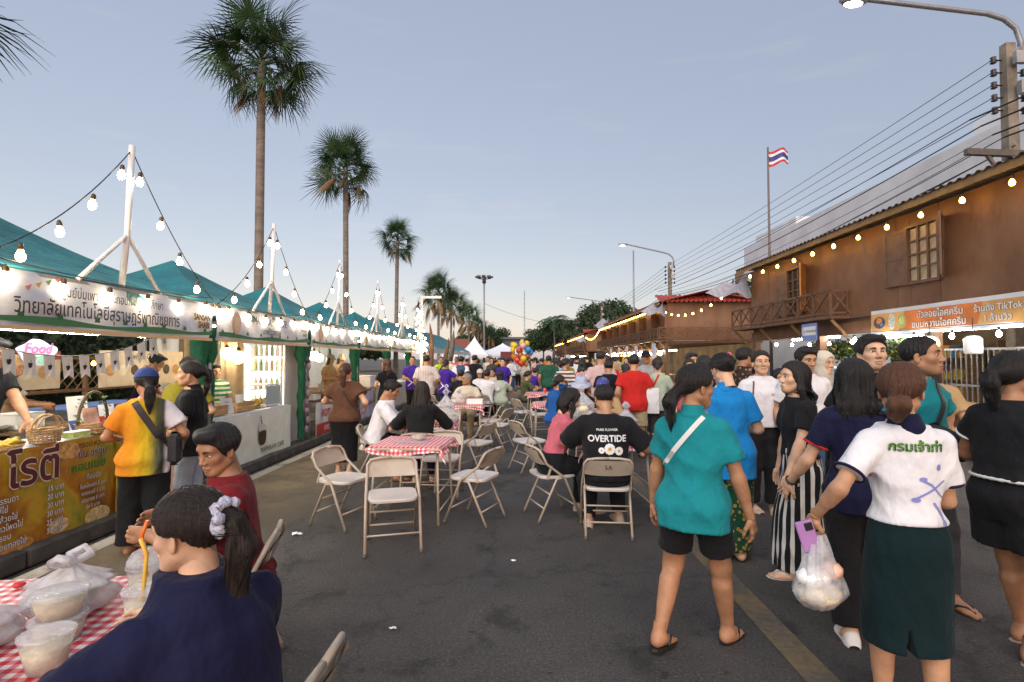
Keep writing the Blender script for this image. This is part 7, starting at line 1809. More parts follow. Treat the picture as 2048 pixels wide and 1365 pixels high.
def chair_proto():
    o = empty('folding_chair', (0, 0, 0)); link('seat', seat_mesh(), o); link('backrest', back_mesh(), o)
    for s in (-1, 1):
        b = MB(); b.tube([(s*.225, .215, .012), (s*.222, .035, .43), (s*.215, -.15, .57), (s*.212, -.198, .665), (s*.185, -.215, .702), (s*.10, -.226, .715), (0, -.230, .717)], .0125, 8); b.build('front_leg', M_chair, o)
        b = MB(); b.tube([(s*.203, -.235, .012), (s*.203, -.04, .415), (s*.203, .04, .42)], .0115, 8); b.build('rear_leg', M_chair, o)
        b = MB(); b.bar((s*.212, -.10, .55), (s*.206, -.145, .42), .004, .022); b.build('bracket', M_chair, o)
        for y, x in ((.218, .226), (-.238, .203)): b = MB(); b.tube([(s*x, y, 0), (s*x, y-.012*(1 if y > 0 else -1), .03)], .016, 8); b.build('foot_cap', M_foot, o)
    for y, z, x in ((.155, .15, .222), (-.175, .14, .203), (-.11, .27, .203)): b = MB(); b.tube([(-x, y, z), (x, y, z)], .008, 6); b.build('stretcher', M_chair, o)
    return o
CH0 = chair_proto(); ch_used = [0]
def chair(x, y, rz, label):
    o = CH0 if not ch_used[0] else copy_tree(CH0); ch_used[0] = 1; o.location = (x, y, 0); o.rotation_euler = (0, 0, rz); return tag(o, label, 'folding chair', 'beige folding chairs round the tables')
# heading: 0 = sitter looks away along the street (+Y), pi = towards the camera, positive turns left
chair(-1.09, 4.52, R(196), 'empty beige folding chair at the front, facing out from gingham table')
chair(-1.72, 5.15, R(-112), 'empty beige folding chair left of the front gingham table')
chair(-.45, 5.28, R(66), 'empty beige folding chair right of the front gingham table')
chair(-.92, 6.22, R(176), 'beige folding chair tucked behind the front gingham table')
chair(-1.22, 6.42, R(4), 'folding chair under the long haired woman in black')
chair(-1.92, 7.0, R(-80), 'folding chair under the man in white shirt')
chair(-.62, 7.35, R(62), 'folding chair right of the second table, turned left')
chair(-.40, 9.35, R(68), 'nearer of two empty chairs right of the third table')
chair(-.55, 9.95, R(80), 'farther of two empty chairs right of the third table')
chair(-1.25, 8.9, R(178), 'folding chair between the second and third tables')
sk = chair(.80, 4.92, R(-4), 'folding chair with S.K painted on its back, under black shirt man')
chair(.33, 5.42, R(-70), 'folding chair under the woman in pink')
chair(.13, 7.55, R(-64), 'empty folding chair left of the bag table, facing right')
chair(.08, 11.6, R(-60), 'empty folding chair left of the blue jacket person')
chair(.42, 11.1, R(8), 'empty folding chair seen from behind near the blue jacket person')
chair(-.80, 1.55, R(88), 'chair back at the bottom edge behind the navy sweater woman')
chair(-1.48, 2.68, R(106), 'chair behind the dark red shirt man')
chair(-1.05, 10.95, R(178), 'folding chair under the grey haired man'); chair(-.9, 13.2, R(-20), 'folding chair with round back near the white shirt diner'); chair(-.35, 14.0, R(40), 'leaning folding chair by the green dress woman')
chair(.2, 14.6, R(-70), 'far folding chair by the camouflage shirt diner'); chair(.95, 9.3, R(30), 'folding chair under the blue jacket person'); chair(1.0, 8.5, R(176), 'folding chair under the bucket hat woman'); chair(1.5, 8.35, R(150), 'folding chair under the tan shirt person')
chair(-1.5, 13.6, R(20), 'folding chair under the far black haired diner'); chair(-2.0, 13.0, R(-60), 'folding chair left in the far seated group')
t = put_text('S.K', .052, (.0, -.245, .640), ROT_F, M_inkk, sk, bold=.02)
t.rotation_euler = (PI/2-.33, 0, 0)
def gingham():
    m, nt, b = _nt('gingham'); b.inputs['Roughness'].default_value = .55
    tc = nt.nodes.new('ShaderNodeTexCoord'); sp = nt.nodes.new('ShaderNodeSeparateXYZ'); nt.links.new(tc.outputs['UV'], sp.inputs[0]); st = []
    for ax in (0, 1):
        w = nt.nodes.new('ShaderNodeMath'); w.operation = 'MULTIPLY'; w.inputs[1].default_value = 24; nt.links.new(sp.outputs[ax], w.inputs[0]); f = nt.nodes.new('ShaderNodeMath'); f.operation = 'FRACT'; nt.links.new(w.outputs[0], f.inputs[0])
        g = nt.nodes.new('ShaderNodeMath'); g.operation = 'GREATER_THAN'; g.inputs[1].default_value = .5; nt.links.new(f.outputs[0], g.inputs[0]); st.append(g)
    a = nt.nodes.new('ShaderNodeMath'); a.operation = 'ADD'; nt.links.new(st[0].outputs[0], a.inputs[0]); nt.links.new(st[1].outputs[0], a.inputs[1])
    h = nt.nodes.new('ShaderNodeMath'); h.operation = 'MULTIPLY'; h.inputs[1].default_value = .5; nt.links.new(a.outputs[0], h.inputs[0])
    r = _ramp(nt, h.outputs[0], [(0, (.76, .70, .70)), (.5, (.66, .20, .21)), (1, (.50, .018, .025))]); nt.links.new(r.outputs[0], b.inputs['Base Color'])
    n = _noise(nt, 7, 3); nt.links.new(_bump(nt, n.outputs['Fac'], .3, .03).outputs[0], b.inputs['Normal']); return m
M_ging = gingham()
def gcloth(w=.86, d=.86, drop=.11, seed=0):
    n = 30; b = MB(); W, D = w/2, d/2
    def P(u, v):
        x, y = (u-.5)*2, (v-.5)*2; e = .82; ox, oy = max(0, abs(x)-e), max(0, abs(y)-e); sx = min(abs(x), e)/e*W*.88; sy = min(abs(y), e)/e*D*.88
        dz = (ox+oy)/(1-e)*drop*(.75+.25*math.sin(seed+x*4+y*5)); fl = .03*(ox+oy)/(1-e)*math.sin(11*(x+y)+seed)
        return Vector((math.copysign(sx+ox*.10+fl*(ox > 0), x), math.copysign(sy+oy*.10+fl*(oy > 0), y), .012-dz+(.003*math.sin(9*x+seed)*math.sin(7*y) if not (ox or oy) else 0)))
    b.grid(P, n, n); me = b.mesh('tablecloth', [M_ging]); uv = me.uv_layers.new(name='UVMap')
    for p in me.polygons:
        for li, vi in zip(p.loop_indices, p.vertices): uv.data[li].uv = ((vi % (n+1))/n*w, (vi//(n+1))/n*d)
    for d_ in uv.data: d_.uv = (d_.uv[0]*1.0, d_.uv[1]*1.0)
    return me
def table(x, y, rz, tl, cl, seed=0, w=.74):
    o = empty('folding_table', (x, y, 0), rz, tl, 'folding table', 'square folding tables in the street'); b = MB(); b.box((0, 0, .722), (w, w, .025), bev=.006); b.build('tabletop', M_chair, o)
    for s in (-1, 1):
        for q in (-1, 1): b = MB(); b.tube([(s*(w/2-.06), q*(w/2-.10), .71), (s*(w/2-.03), q*(w/2-.03), .0)], .0125, 8); b.build('leg', M_chair, o)
        for z in (.12, .30): b = MB(); b.tube([(s*(w/2-.035), -(w/2-.045), z), (s*(w/2-.035), (w/2-.045), z)], .008, 6); b.build('stretcher', M_chair, o)
    c = link('tablecloth', gcloth(w+.08, w+.08, .10, seed), None, (x, y, .735), (0, 0, rz)); tag(c, cl, 'tablecloth', 'red and white gingham tablecloths'); return o
table(-1.1, 5.45, R(-4), 'front folding table under gingham cloth with a bowl', 'gingham cloth on the front table with the bowl', 1)
table(-1.25, 7.25, R(3), 'second folding table, by the long haired woman in black', 'gingham cloth on the second table with white bags', 2)
table(-1.07, 10.0, R(2), 'third folding table, before the grey haired man', 'gingham cloth on the third table before the grey haired man', 3)
table(.98, 5.75, R(4), 'folding table before the pink shirt woman', 'gingham cloth on the table of the pink shirt woman', 4); table(1.0, 7.6, R(-3), 'folding table before the bucket hat woman', 'gingham cloth on the table of the bucket hat woman', 5)
table(-1.66, 1.62, R(6), 'near folding table at the bottom left corner', 'gingham cloth on the near table at bottom left', 6, .95); table(.62, 10.1, R(0), 'folding table before the blue jacket person', 'gingham cloth on the table of the blue jacket person', 7); table(-.85, 14.1, R(5), 'far folding table of the seated group', 'gingham cloth on the far table of the seated group', 8); table(.55, 13.3, R(5), 'far folding table with a red cup', 'gingham cloth on the far table with a red cup', 9)
M_film = thin('plastic_film', (.74, .74, .78), .55, .25); M_film2 = thin('plastic_film_thick', (.72, .70, .72), .78, .3); M_clear = thin('clear_cup', (.80, .80, .82), .38, .12, .3); M_rice = mat('cooked_rice', (.66, .58, .44), .6, var=.25, vscale=40); M_brown_f = mat('braised_food', (.20, .09, .04), .5, var=.4, vscale=30); M_dk = mat('dark_packet', (.10, .09, .09), .5, var=.4, vscale=20); M_redliq = mat('red_syrup', (.50, .02, .025), .25, var=.1)
def bag(loc, w, d, h, label, inner, seed=0, rz=0, film=None, hang=False, group='plastic carrier bags', cat='plastic bag', handles=True):
    """knotted carrier bag: creased film, contents inside, two loop handles"""
    o = empty('plastic_bag', loc, rz, label, cat, group); n = 36; m = 20; vs = []; fs = []; b = MB(); rg = random.Random(seed); ph = [rg.uniform(0, 6) for _ in range(4)]
    for j in range(m+1):
        t = j/m; pr = (math.sin(PI*min(1, t*1.25+.18))**.6*(1-t*.1) if t < .55 else (1-(t-.55)/.45)**1.3*.86+.10)
        if hang: pr = (.55+.45*min(1, t*5))*(1-.86*max(0, t-.12)**1.05)
        for i in range(n):
            a = 2*PI*i/n; cr = 1+(.05+.09*t)*math.sin(9*a+ph[0]+3*t)+.04*math.sin(15*a+ph[1]-5*t)+.05*math.sin(4*a+ph[2]+7*t); vs.append((w/2*pr*cr*math.copysign(abs(math.cos(a))**.8, math.cos(a)), d/2*pr*cr*math.copysign(abs(math.sin(a))**.8, math.sin(a)), .004+h*(t if t > .05 else t)))
    for j in range(m):
        for i in range(n): fs.append((j*n+i, j*n+(i+1) % n, j*n+n+(i+1) % n, j*n+n+i))
    fs.append(tuple(range(n))[::-1]); b.add(vs, fs, 0, True); b.build('film', film or M_film, o)
    if handles:
        for s in (-1, 1): q = MB(); q.tube([(0, s*.01, h*.97), (.03*s, s*.045, h*1.10), (.0, s*.055, h*1.22), (-.03*s, s*.03, h*1.1), (0, s*.01, h*.97)], [.012, .016, .012, .016, .012], 6); q.build('handle', film or M_film, o)
    for k, (mm, x, y, z, r, sq) in enumerate(inner): q = MB(); q.ball((x, y, z), r, 10, sq=sq); q.build('contents', mm, o)
    return o
def cup(loc, label, straw=None, fill=None, r=.047, h=.115, dome=True, group='clear plastic cups on the near table', lean=.15):
    o = empty('plastic_cup', loc, random.uniform(0, 6), label, 'cup', group); b = MB(); b.lathe([(r*.68, 0), (r*.72, .006), (r, h), (r*1.06, h+.003), (r*1.06, h+.010), (r*.98, h+.010)], n=24); b.build('wall', M_clear, o)
    if fill: b = MB(); b.lathe([(.001, .006), (r*.68, .006), (r*.9, h*.72), (.001, h*.72)], n=20); b.build('drink', fill, o)
    if dome: b = MB(); b.lathe([(r*1.05, h+.010), (r*1.0, h+.03), (r*.75, h+.055), (r*.35, h+.066)], n=20); b.build('lid', M_clear, o)
    if straw: b = MB(); b.tube([(-.01, 0, .02), (.012, 0, h+.09), (.016, 0, h+.11), (.0, .012, h+.165)], .0065, 8); b.build('straw', straw, o)
    return o
ORG = mat('straw_orange', (.75, .14, .01), .35, var=0); YLW = mat('straw_yellow', (.72, .42, .05), .35, var=0)
TZ = .75
# near table, bottom left (its top is at z .75)
cup((-1.32, 1.86, TZ), 'lidded clear cup with bent orange straw on near table', ORG, M_rice, .058, .115); cup((-1.20, 1.68, TZ), 'clear cup with yellow straw beside the navy sweater woman', YLW, M_cream, .056, .11, False)
cup((-1.30, 1.45, TZ), 'clear tub of iced drink in front of the navy sweater woman', None, M_cream, .062, .09, False)
bag((-1.52, 1.78, TZ), .26, .22, .16, 'white knotted bag of food behind the tubs on near table', [(M_cream, 0, 0, .06, .07, (1.2, 1, .8))], 1, film=M_film2, group='bags on the near table'); bag((-1.62, 1.55, TZ), .24, .22, .13, 'crumpled white bag in the middle of the near table', [(M_rice, 0, 0, .05, .06, (1.2, 1, .8))], 2, film=M_film2, group='bags on the near table', handles=False)
bag((-1.46, 1.33, TZ), .20, .17, .11, 'small bag of red syrup on the near table', [(M_redliq, 0, 0, .045, .055, (1.2, 1, .75))], 3, group='bags on the near table', handles=False); bag((-1.68, 1.30, TZ), .20, .20, .12, 'pale bag of rice at the left of the near table', [(M_rice, 0, 0, .045, .06, (1.2, 1, .7))], 4, group='bags on the near table', handles=False)
for i, (x, y, z) in enumerate(((-1.40, 1.60, TZ), (-1.40, 1.60, TZ+.075))):
    o = empty('food_tub', (x, y, z), 0, ['lower round clear tub of the stack on the near table', 'upper round clear tub of the stack on the near table'][i], 'food tub', 'stacked clear tubs'); b = MB(); b.lathe([(.056, 0), (.070, .06), (.075, .062), (.075, .068)], n=24); b.build('wall', M_clear, o); b = MB(); b.lathe([(.001, .004), (.052, .004), (.062, .045), (.001, .05)], n=20); b.build('food', M_cream, o); b = MB(); b.lathe([(.001, .072), (.068, .073), (.077, .068)], n=24); b.build('lid', M_clear, o)
b = MB(); b.ball((0, 0, .012), .022, 8, sq=(1, 1, .5)); tag(b.build('bottle_cap', mat('cap_red', (.55, .02, .02), .4), None, (-1.86, 1.95, TZ)), 'small red cap on the far edge of the near table', 'cap')
bag((-1.30, 1.22, TZ), .17, .15, .09, 'see-through bag of red drink nearest the camera on near table', [(M_redliq, 0, 0, .045, .055, (1.15, 1, .7))], 5, group='bags on the near table', handles=False)
# front table bowl
o = empty('noodle_bowl', (-1.06, 5.50, TZ), 0, 'clear plastic bowl of noodles with chopsticks on front table', 'bowl'); b = MB(); b.lathe([(.045, 0), (.07, .02), (.088, .065), (.092, .066)], n=24); b.build('bowl', M_clear, o); b = MB(); b.lathe([(.001, .008), (.05, .012), (.078, .045), (.001, .05)], n=18); b.build('noodles', M_rice, o); b = MB(); b.tube([(-.10, .02, .075), (.10, .01, .07)], .004, 5); b.tube([(-.09, .04, .075), (.10, -.01, .072)], .004, 5); b.build('chopsticks', M_brown_f, o)
b = MB(); b.grid(lambda u, v: Vector(((u-.5)*.34, (v-.5)*.24, .004+.006*math.sin(u*13)*math.sin(v*9))), 14, 10); tag(b.build('plastic_sheet', M_film, None, (-1.10, 5.40, TZ)), 'clear plastic sheet spread under the noodle bowl', 'plastic sheet')
bag((-1.02, 7.25, TZ), .26, .24, .36, 'tall white knotted bag on the second table', [(M_cream, 0, 0, .09, .09, (1, 1, .9)), (M_brown_f, .04, -.05, .06, .06, (1, 1, .8))], 11); bag((-.93, 7.02, TZ), .22, .2, .20, 'lower white bag hanging at the edge of second table', [(M_rice, 0, 0, .07, .07, (1, 1, .9))], 12)
bag((-1.15, 9.9, TZ), .30, .2, .22, 'white bag with green mark before the grey haired man', [(M_cream, 0, 0, .09, .09, (1, 1, .9))], 13, film=M_film2); boxy((-.85, 9.95, TZ), (.30, .22, .08), M_card, 'white takeaway box on the third table', 'box', 'takeaway_box')
tray_food((-1.32, 10.15, TZ), 'plate of green vegetables on the third table', .10, [M_green_f, M_cream], 12, 60, .02, M_card, name='plate')
bag((.86, 7.35, TZ), .36, .28, .40, 'large bulging bag of dark packets before the bucket hat woman', [(M_dk, -.05, 0, .12, .11, (1.1, 1, 1)), (M_brown_f, .08, -.03, .09, .09, (1, 1, .9)), (M_cream, .02, -.08, .16, .08, (1, 1, .8))], 21); bag((1.15, 7.45, TZ), .22, .2, .16, 'small pinkish bag right of the large bag', [(M_peach, 0, 0, .06, .07, (1, 1, .9))], 22)
bag((.78, 5.85, TZ), .18, .14, .30, 'tall white bag standing before the pink shirt woman', [(M_cream, 0, 0, .07, .06, (1, 1, 1))], 23, film=M_film2); bag((1.18, 5.88, TZ), .26, .22, .30, 'white knotted bag right of the black shirt man', [(M_peach, 0, 0, .08, .08, (1, 1, .9)), (M_brown_f, .04, 0, .12, .06, (1, 1, .9))], 24)
boxy((.92, 5.62, TZ), (.26, .20, .07), mat('foam_white', (.74, .73, .70), .6), 'white foam box between the pink and black shirt diners', 'box', 'foam_box')
cyl((.62, 13.2, TZ), .04, .12, mat('cup_red', (.60, .07, .02), .35), 'red drink cup on the far table', 'cup', 'drink_cup', taper=.75)
# balloons: plain coloured foil shapes on strings
o = empty('balloon_bunch', (.03, 23.5, -.35), 0, 'bunch of red, yellow and blue balloons above the far crowd', 'balloons'); rg = random.Random(3)
bc = [mat('balloon_'+n, c, .22, var=.25, vscale=3) for n, c in (('red', (.50, .04, .02)), ('yellow', (.62, .42, .02)), ('blue', (.04, .22, .55)), ('orange', (.60, .18, .02)), ('brown', (.25, .08, .03)), ('pink', (.60, .35, .38)))]
bpos = [(-.35, 2.35, 1, .7), (-.05, 2.30, 0, 1), (.10, 2.52, 5, 1), (.32, 2.35, 2, 1), (-.28, 2.05, 3, 1), (.0, 2.08, 4, 1), (.30, 2.05, 4, 1), (.12, 1.95, 1, 1), (-.15, 1.90, 0, 1), (.05, 2.68, 1, .7), (.28, 2.62, 1, .8), (-.30, 2.55, 1, 1.2), (.22, 1.72, 3, .8), (.02, 1.75, 0, 1), (.42, 2.22, 2, 1)]
for x, z, c, q in bpos:
    b = MB(); r = .155; b.lathe([(.0001, -1.18*r), (.03*r, -1.12*r), (.5*r, -.86*r), (.88*r, -.35*r), (1.0*r, .12*r), (.86*r, .56*r), (.5*r, .88*r), (.0001, r)], n=14, sx=q, sy=.8); bo = b.build('balloon', bc[c], o, (x, rg.uniform(-.25, .25), z), (rg.uniform(-.3, .3), rg.uniform(-.5, .5), 0))
    s_ = MB(); s_.tube([(x, 0, z-.18), (.05, 0, 1.1)], .004, 4); s_.build('string', M_white_pipe, o)
# ---------------------------------------------------------------- the people
CC = {'black': (.012, .012, .014), 'white': (.70, .69, .72), 'navy': (.010, .011, .040), 'teal': (.010, .215, .245), 'blue': (.012, .20, .52), 'red': (.50, .022, .018), 'darkred': (.16, .012, .016), 'pink': (.55, .13, .17), 'brown': (.10, .048, .028), 'olive': (.22, .19, .018),
      'grey': (.30, .30, .31), 'tan': (.40, .26, .13), 'khaki': (.36, .29, .18), 'purple': (.055, .022, .28), 'green': (.02, .085, .05), 'sage': (.40, .46, .36), 'lime': (.35, .45, .03), 'lightblue': (.26, .44, .56), 'orange': (.55, .18, .02), 'denim': (.05, .09, .19), 'cream': (.58, .52, .42), 'dkgreen': (.004, .015, .018), 'char': (.05, .05, .055), 'palepink': (.58, .40, .40), 'royal': (.015, .09, .30)}
def K(n): return cloth('cloth_'+n, CC[n])
stripeW = cloth('cloth_striped_skirt', (.012, .012, .015), kind='angle', col2=(.62, .60, .58), scale=17, duty=.58)
stripeB = cloth('cloth_brown_stripe', (.62, .58, .54), kind='stripes', col2=(.14, .06, .05), scale=11, axis='Z', duty=.5)
stripeR = cloth('cloth_red_stripe', (.62, .55, .54), kind='angle', col2=(.45, .06, .07), scale=22, duty=.5)
stripeG = cloth('cloth_green_stripe', (.68, .68, .62), kind='stripes', col2=(.04, .26, .09), scale=14, axis='Z', duty=.5)
floralG = cloth('cloth_green_floral', (.010, .055, .030), kind='floral', scale=26, stops=[(.40, .07, .04), (.30, .24, .05)])
floralD = cloth('cloth_dark_floral', (.03, .025, .022), kind='floral', scale=22, stops=[(.34, .28, .16), (.16, .05, .03)])
camo = cloth('cloth_camouflage', (.06, .075, .03), kind='floral', scale=10, stops=[(.02, .025, .012), (.14, .10, .05)])
sunset = cloth('cloth_orange_yellow', (.6, .4, .05), kind='bands', axis='X', stops=[(-.26, (.62, .17, .015)), (-.08, (.62, .26, .015)), (.02, (.58, .42, .02)), (.09, (.10, .11, .05)), (.13, (.06, .065, .06)), (.15, (.62, .58, .62)), (.3, (.66, .64, .68))])
checkW = cloth('cloth_pale_check', (.60, .54, .52), kind='stripes', col2=(.42, .34, .34), scale=16, axis='X', duty=.85)
lilac = cloth('cloth_scrunchie', (.50, .50, .62), wrinkle=.9, wscale=30)
rub = mat('rubber_black', (.015, .015, .016), .5, var=.1); rub_t = mat('sandal_taupe', (.36, .27, .22), .6, var=.1); shoe_t = mat('shoe_tan', (.42, .32, .25), .6, var=.1); shoe_w = mat('shoe_white', (.62, .60, .58), .55, var=.1); redst = mat('sandal_red', (.45, .03, .03), .5); gold_m = mat('gold', (.50, .32, .10), .3, .9, var=0); strap_w = mat('strap_white', (.60, .60, .58), .5, var=.05); strap_k = mat('strap_black', (.016, .016, .018), .6, var=.1)
gr_txt = ink('letter_green', (.10, .36, .02)); wh_txt = ink('letter_white', (.70, .70, .70)); thai_red = ink('band_red', (.45, .03, .04)); thai_blue = ink('band_blue', (.03, .04, .22))
G_R, G_S, G_D = 'people walking on the right', 'people at the stalls', 'people seated at the tables'
P = make_person
# --- right foreground
P('woman in teal polo and black shorts seen from behind, white strap across back', dict(H=1.575, w=1.02, lod=0, tone='t', hy=R(-40), hp=R(-4), fl=(-.155, -.13, .10, .035), fr=(.125, .20, .20), hr=(.285, .10, .70), hl=(-.27, .10, .72), hair=('lowpony', .20), vol=1.05, hand=dict(curl=.45)), (.965, 2.96, 0), R(-34),
  [shirt(K('teal'), hem=.445, sleeve=.66, gap=.018, flare=.014, fit=.15, collar=K('teal')), trousers(K('black'), to=.37, gap=.012, flare=.012), shoes(rub, 'flip'), strap('shirt', strap_w, (.075, .835), (-.19, .62))], G_R)
P('woman in bright blue polo with pink flower in black bun', dict(H=1.62, w=1.15, lod=0, tone='l', hy=R(24), hp=R(-22), fl=(-.09, .05, .1), fr=(.09, -.04, -.1), hl=(-.10, .30, 1.02), hr=(.17, .27, 1.0), hair=('bun', .25), vol=1.15), (1.68, 4.34, 0), R(-12),
  [shirt(K('blue'), hem=.40, sleeve=.70, gap=.018, flare=.02, collar=K('blue')), skirt(floralG, hem=.045, flare=.0), shoes(rub, 'flip'), flower(mat('flower_pink', (.62, .10, .20), .6), (.050, -.06, .095))], G_R)
P('woman in white tee and black trousers facing the camera, tan shoes', dict(H=1.67, w=.92, lod=0, tone='l', lip='red', hy=R(-6), hp=R(6), fl=(-.10, .06, .2), fr=(.10, -.04, -.2), hl=(-.27, .05, .80), hr=(.24, .14, .86), hair=('lowpony', .08, 'dark', 3), jaw=.86, brow=.8), (2.56, 5.65, 0), R(176),
  [shirt(K('white'), hem=.53, sleeve=.72, gap=.026, flare=.02, sl_gap=.024), trousers(K('black'), gap=.016, flare=.03), shoes(shoe_t, 'shoe'), strap('shirt', mat('strap_maroon', (.16, .03, .03), .5), (.10, .82), (.15, .60), back=False, wd=.008), print_text('shirt', 'NY', .035, .735, thai_red, 'front', -.08)], G_R)
P('woman in black top and black white striped trousers, profile facing left', dict(H=1.57, w=.96, lod=0, tone='l', hp=R(3), hy=R(6), fl=(-.07, .10, .1), fr=(.08, -.10, -.1), hl=(-.20, .20, .72), hr=(.22, .06, .74), hair=('long', .24), jaw=.93, look=(.5, 0)), (2.09, 3.98, 0), R(88),
  [shirt(K('black'), hem=.565, sleeve=.60, gap=.012, flare=.004, collar=K('black'), tuck=True), skirt(stripeW, hem=.035, flare=.035, fold=.009, name='wide_trousers'), shoes(shoe_w, 'flip')], G_R)
P('woman with long black hair in navy polo with red trim, seen from behind', dict(H=1.585, w=.90, lod=0, tone='l', fl=(-.08, -.06, .1), fr=(.08, .10, -.1), hy=R(-4), hl=(-.32, .17, .83), pl=(-.25, -1, -.3), hr=(.2, .2, .9), hair=('long', .25), vol=1.1, noface=1), (1.96, 3.10, 0), R(-12),
  [shirt(K('navy'), hem=.46, sleeve=.66, gap=.016, trim=K('red')), trousers(K('black'), gap=.016, flare=.03), shoes(shoe_w, 'shoe'), bracelet(rub, 'L', .030)], G_R)
w6 = P('woman in white polo with green Thai letters on her back, dark green skirt', dict(H=1.565, w=.87, lod=0, tone='m', hy=R(-32), hp=R(-6), fl=(-.08, .06, .1), fr=(.07, -.08, -.1), hl=(-.345, .08, .87), hr=(.15, .26, .93), pr=(.25, -1, -.5), handL=dict(curl=.85, thumb=.5), hair=('lowpony', .09, 'auburn'), vol=1.2), (1.70, 2.36, 0), R(-8),
  [shirt(K('white'), hem=.572, sleeve=.70, gap=.018, flare=.004, fit=.8, fold=.0065, trim=K('navy'), collar=K('navy')), skirt(K('dkgreen'), hem=.225, flare=-.03, slit=True, fold=.002, waist=.615), shoes(shoe_w, 'flip'), glasses(gold_m), bracelet(gold_m, 'L', .027, .02, .002, 'bracelet'),
   print_text('shirt', 'กรมเจ้าท่า', .054, .785, M_inkk, bold=.05), print_text('shirt', 'กรมเจ้าท่า', .054, .7855, gr_txt, bold=.022, x=-.0015),
   print_shape('shirt', [[(.03, -.02), (.10, .02), (.16, .06), (.158, .066), (.095, .028), (.028, -.012)], [(.06, .07), (.10, .05), (.15, -.01), (.148, -.014), (.095, .042), (.056, .062)], [(.10, -.03), (.14, -.09), (.15, -.14), (.156, -.14), (.148, -.085), (.108, -.025)], circ(.035, -.018, .018, .011, 10), circ(.062, .07, .016, .010, 10), circ(.15, -.12, .012, .02, 10), circ(.13, .12, .010, .014, 10)], .655, ink('print_blue', (.20, .21, .52)), 'back', -.045, 'flower_print'),
   print_shape('shirt', [rect(-.03, .030, .03, .038), rect(-.03, -.038, .03, -.030)], .715, thai_red, 'left', -.0, 'flag_print'), print_shape('shirt', [rect(-.03, -.012, .03, .014)], .715, thai_blue, 'left', 0, 'flag_print')], G_R)
P('man in teal tee with black cross body bag, hand on hip, looking right', dict(H=1.74, w=.98, sex='m', lod=0, tone='t', hy=R(14), hp=R(4), fl=(-.13, .10, .15), fr=(.12, -.06, -.2), hl=(-.235, .02, 1.03), pl=(-1, -.25, 0), hr=(.25, .08, .85), hair=('crop', 0, 'black', 2), jaw=1.05, brow=1.2), (2.62, 3.52, 0), R(206),
  [shirt(K('teal'), hem=.45, sleeve=.62, gap=.018, flare=.012, sl_gap=.022), trousers(K('char'), gap=.012), shoes(rub, 'flip'), strap('shirt', strap_k, (-.07, .835), (.14, .60), back=False, wd=.022)], G_R)
P('young man with short black hair behind the man in teal tee', dict(H=1.76, w=.95, sex='m', lod=0, tone='l', hy=R(-12), hp=R(5), hair=('short', 0, 'black', 5), jaw=1.02, brow=1.4), (2.66, 4.05, 0), R(184), [shirt(K('black'), sleeve=.65), trousers(K('char')), shoes(rub)], G_R)
P('woman in black crop top with white crochet trim at the right edge', dict(H=1.64, w=1.10, lod=0, tone='t', hy=R(-8), hp=R(5), fl=(-.08, .18, .1), fr=(.09, -.06, -.25), hr=(.20, .28, 1.04), hl=(-.2, .3, 1.0), hair=('pony', .20), vol=1.1), (2.72, 2.96, 0), R(-72),
  [shirt(K('black'), hem=.585, sleeve=.52, gap=.018, trim=strap_w, hemtrim=strap_w, flare=.012), trousers(K('black'), to=.33, gap=.026, flare=.05, name='shorts', waist=.615), shoes(rub_t, 'slide')], G_R)
P('person in white cap and tan apron clothes behind the man in teal', dict(H=1.62, w=1.05, lod=1, tone='m', hair=('bob', .1), noface=1), (3.85, 5.0, 0), R(-25), [shirt(K('tan'), sleeve=.7, hem=.42), trousers(K('khaki'), to=.42, gap=.03, flare=.03, name='shorts'), shoes(rub), cap(K('white'), True)], G_R)
P('young man with black fringe in white tee behind striped trouser woman', dict(H=1.70, w=.95, sex='m', lod=0, tone='m', hy=R(10), hp=R(-8), hair=('short', 0, 'black', 8), brow=1.4, closed=.3, smile=.4), (2.92, 5.45, 0), R(176), [shirt(K('white'), sleeve=.7, gap=.022), trousers(K('denim')), shoes(rub)], G_R)
P('person in long beige headscarf behind the young man with fringe', dict(H=1.66, w=1.0, lod=1, tone='l', hair=None), (3.35, 5.9, 0), R(200), [shirt(K('grey'), sleeve=1.8), trousers(K('black')), shoes(rub), veil(K('cream'))], G_R)
P('child in black face mask between the white tee and striped trousers', dict(H=1.47, w=.9, lod=0, tone='m', hair=('bob', .1), closed=.3), (2.98, 6.1, 0), R(178), [shirt(K('white'), sleeve=.7, gap=.02), trousers(K('palepink')), shoes(rub), mask(K('black'))], G_R)
P('man in grey tee, profile facing right beside the black bun', dict(H=1.60, w=1.0, sex='m', lod=0, tone='t', hair=('crop', 0, 'black', 2), jaw=1.05), (2.53, 7.0, 0), R(-88), [shirt(K('grey'), sleeve=.65), trousers(K('denim')), shoes(rub)], G_R)
P('man with moustache in dark floral shirt, profile facing right', dict(H=1.73, w=1.0, sex='m', lod=0, tone='t', hair=('crop', 0, 'black', 3), brow=1.4, jaw=1.05), (2.78, 6.6, 0), R(-80), [shirt(floralD, sleeve=.65, collar=floralD), trousers(K('char')), shoes(rub)], G_R)
P('person in black cap turned away behind the grey tee man', dict(H=1.62, w=.95, lod=1, tone='t', noface=1, hair=('bun', .1)), (2.2, 6.3, 0), R(-5), [shirt(K('black'), sleeve=.65), trousers(K('char')), shoes(rub)], G_R)
P('smiling woman with long dark hair between distant shoppers, facing camera', dict(H=1.58, w=.95, lod=1, tone='m', hair=('long', .2, 'dark'), smile=.8), (2.72, 8.5, 0), R(170), [shirt(K('pink'), sleeve=.7), trousers(K('black')), shoes(rub)], G_R)
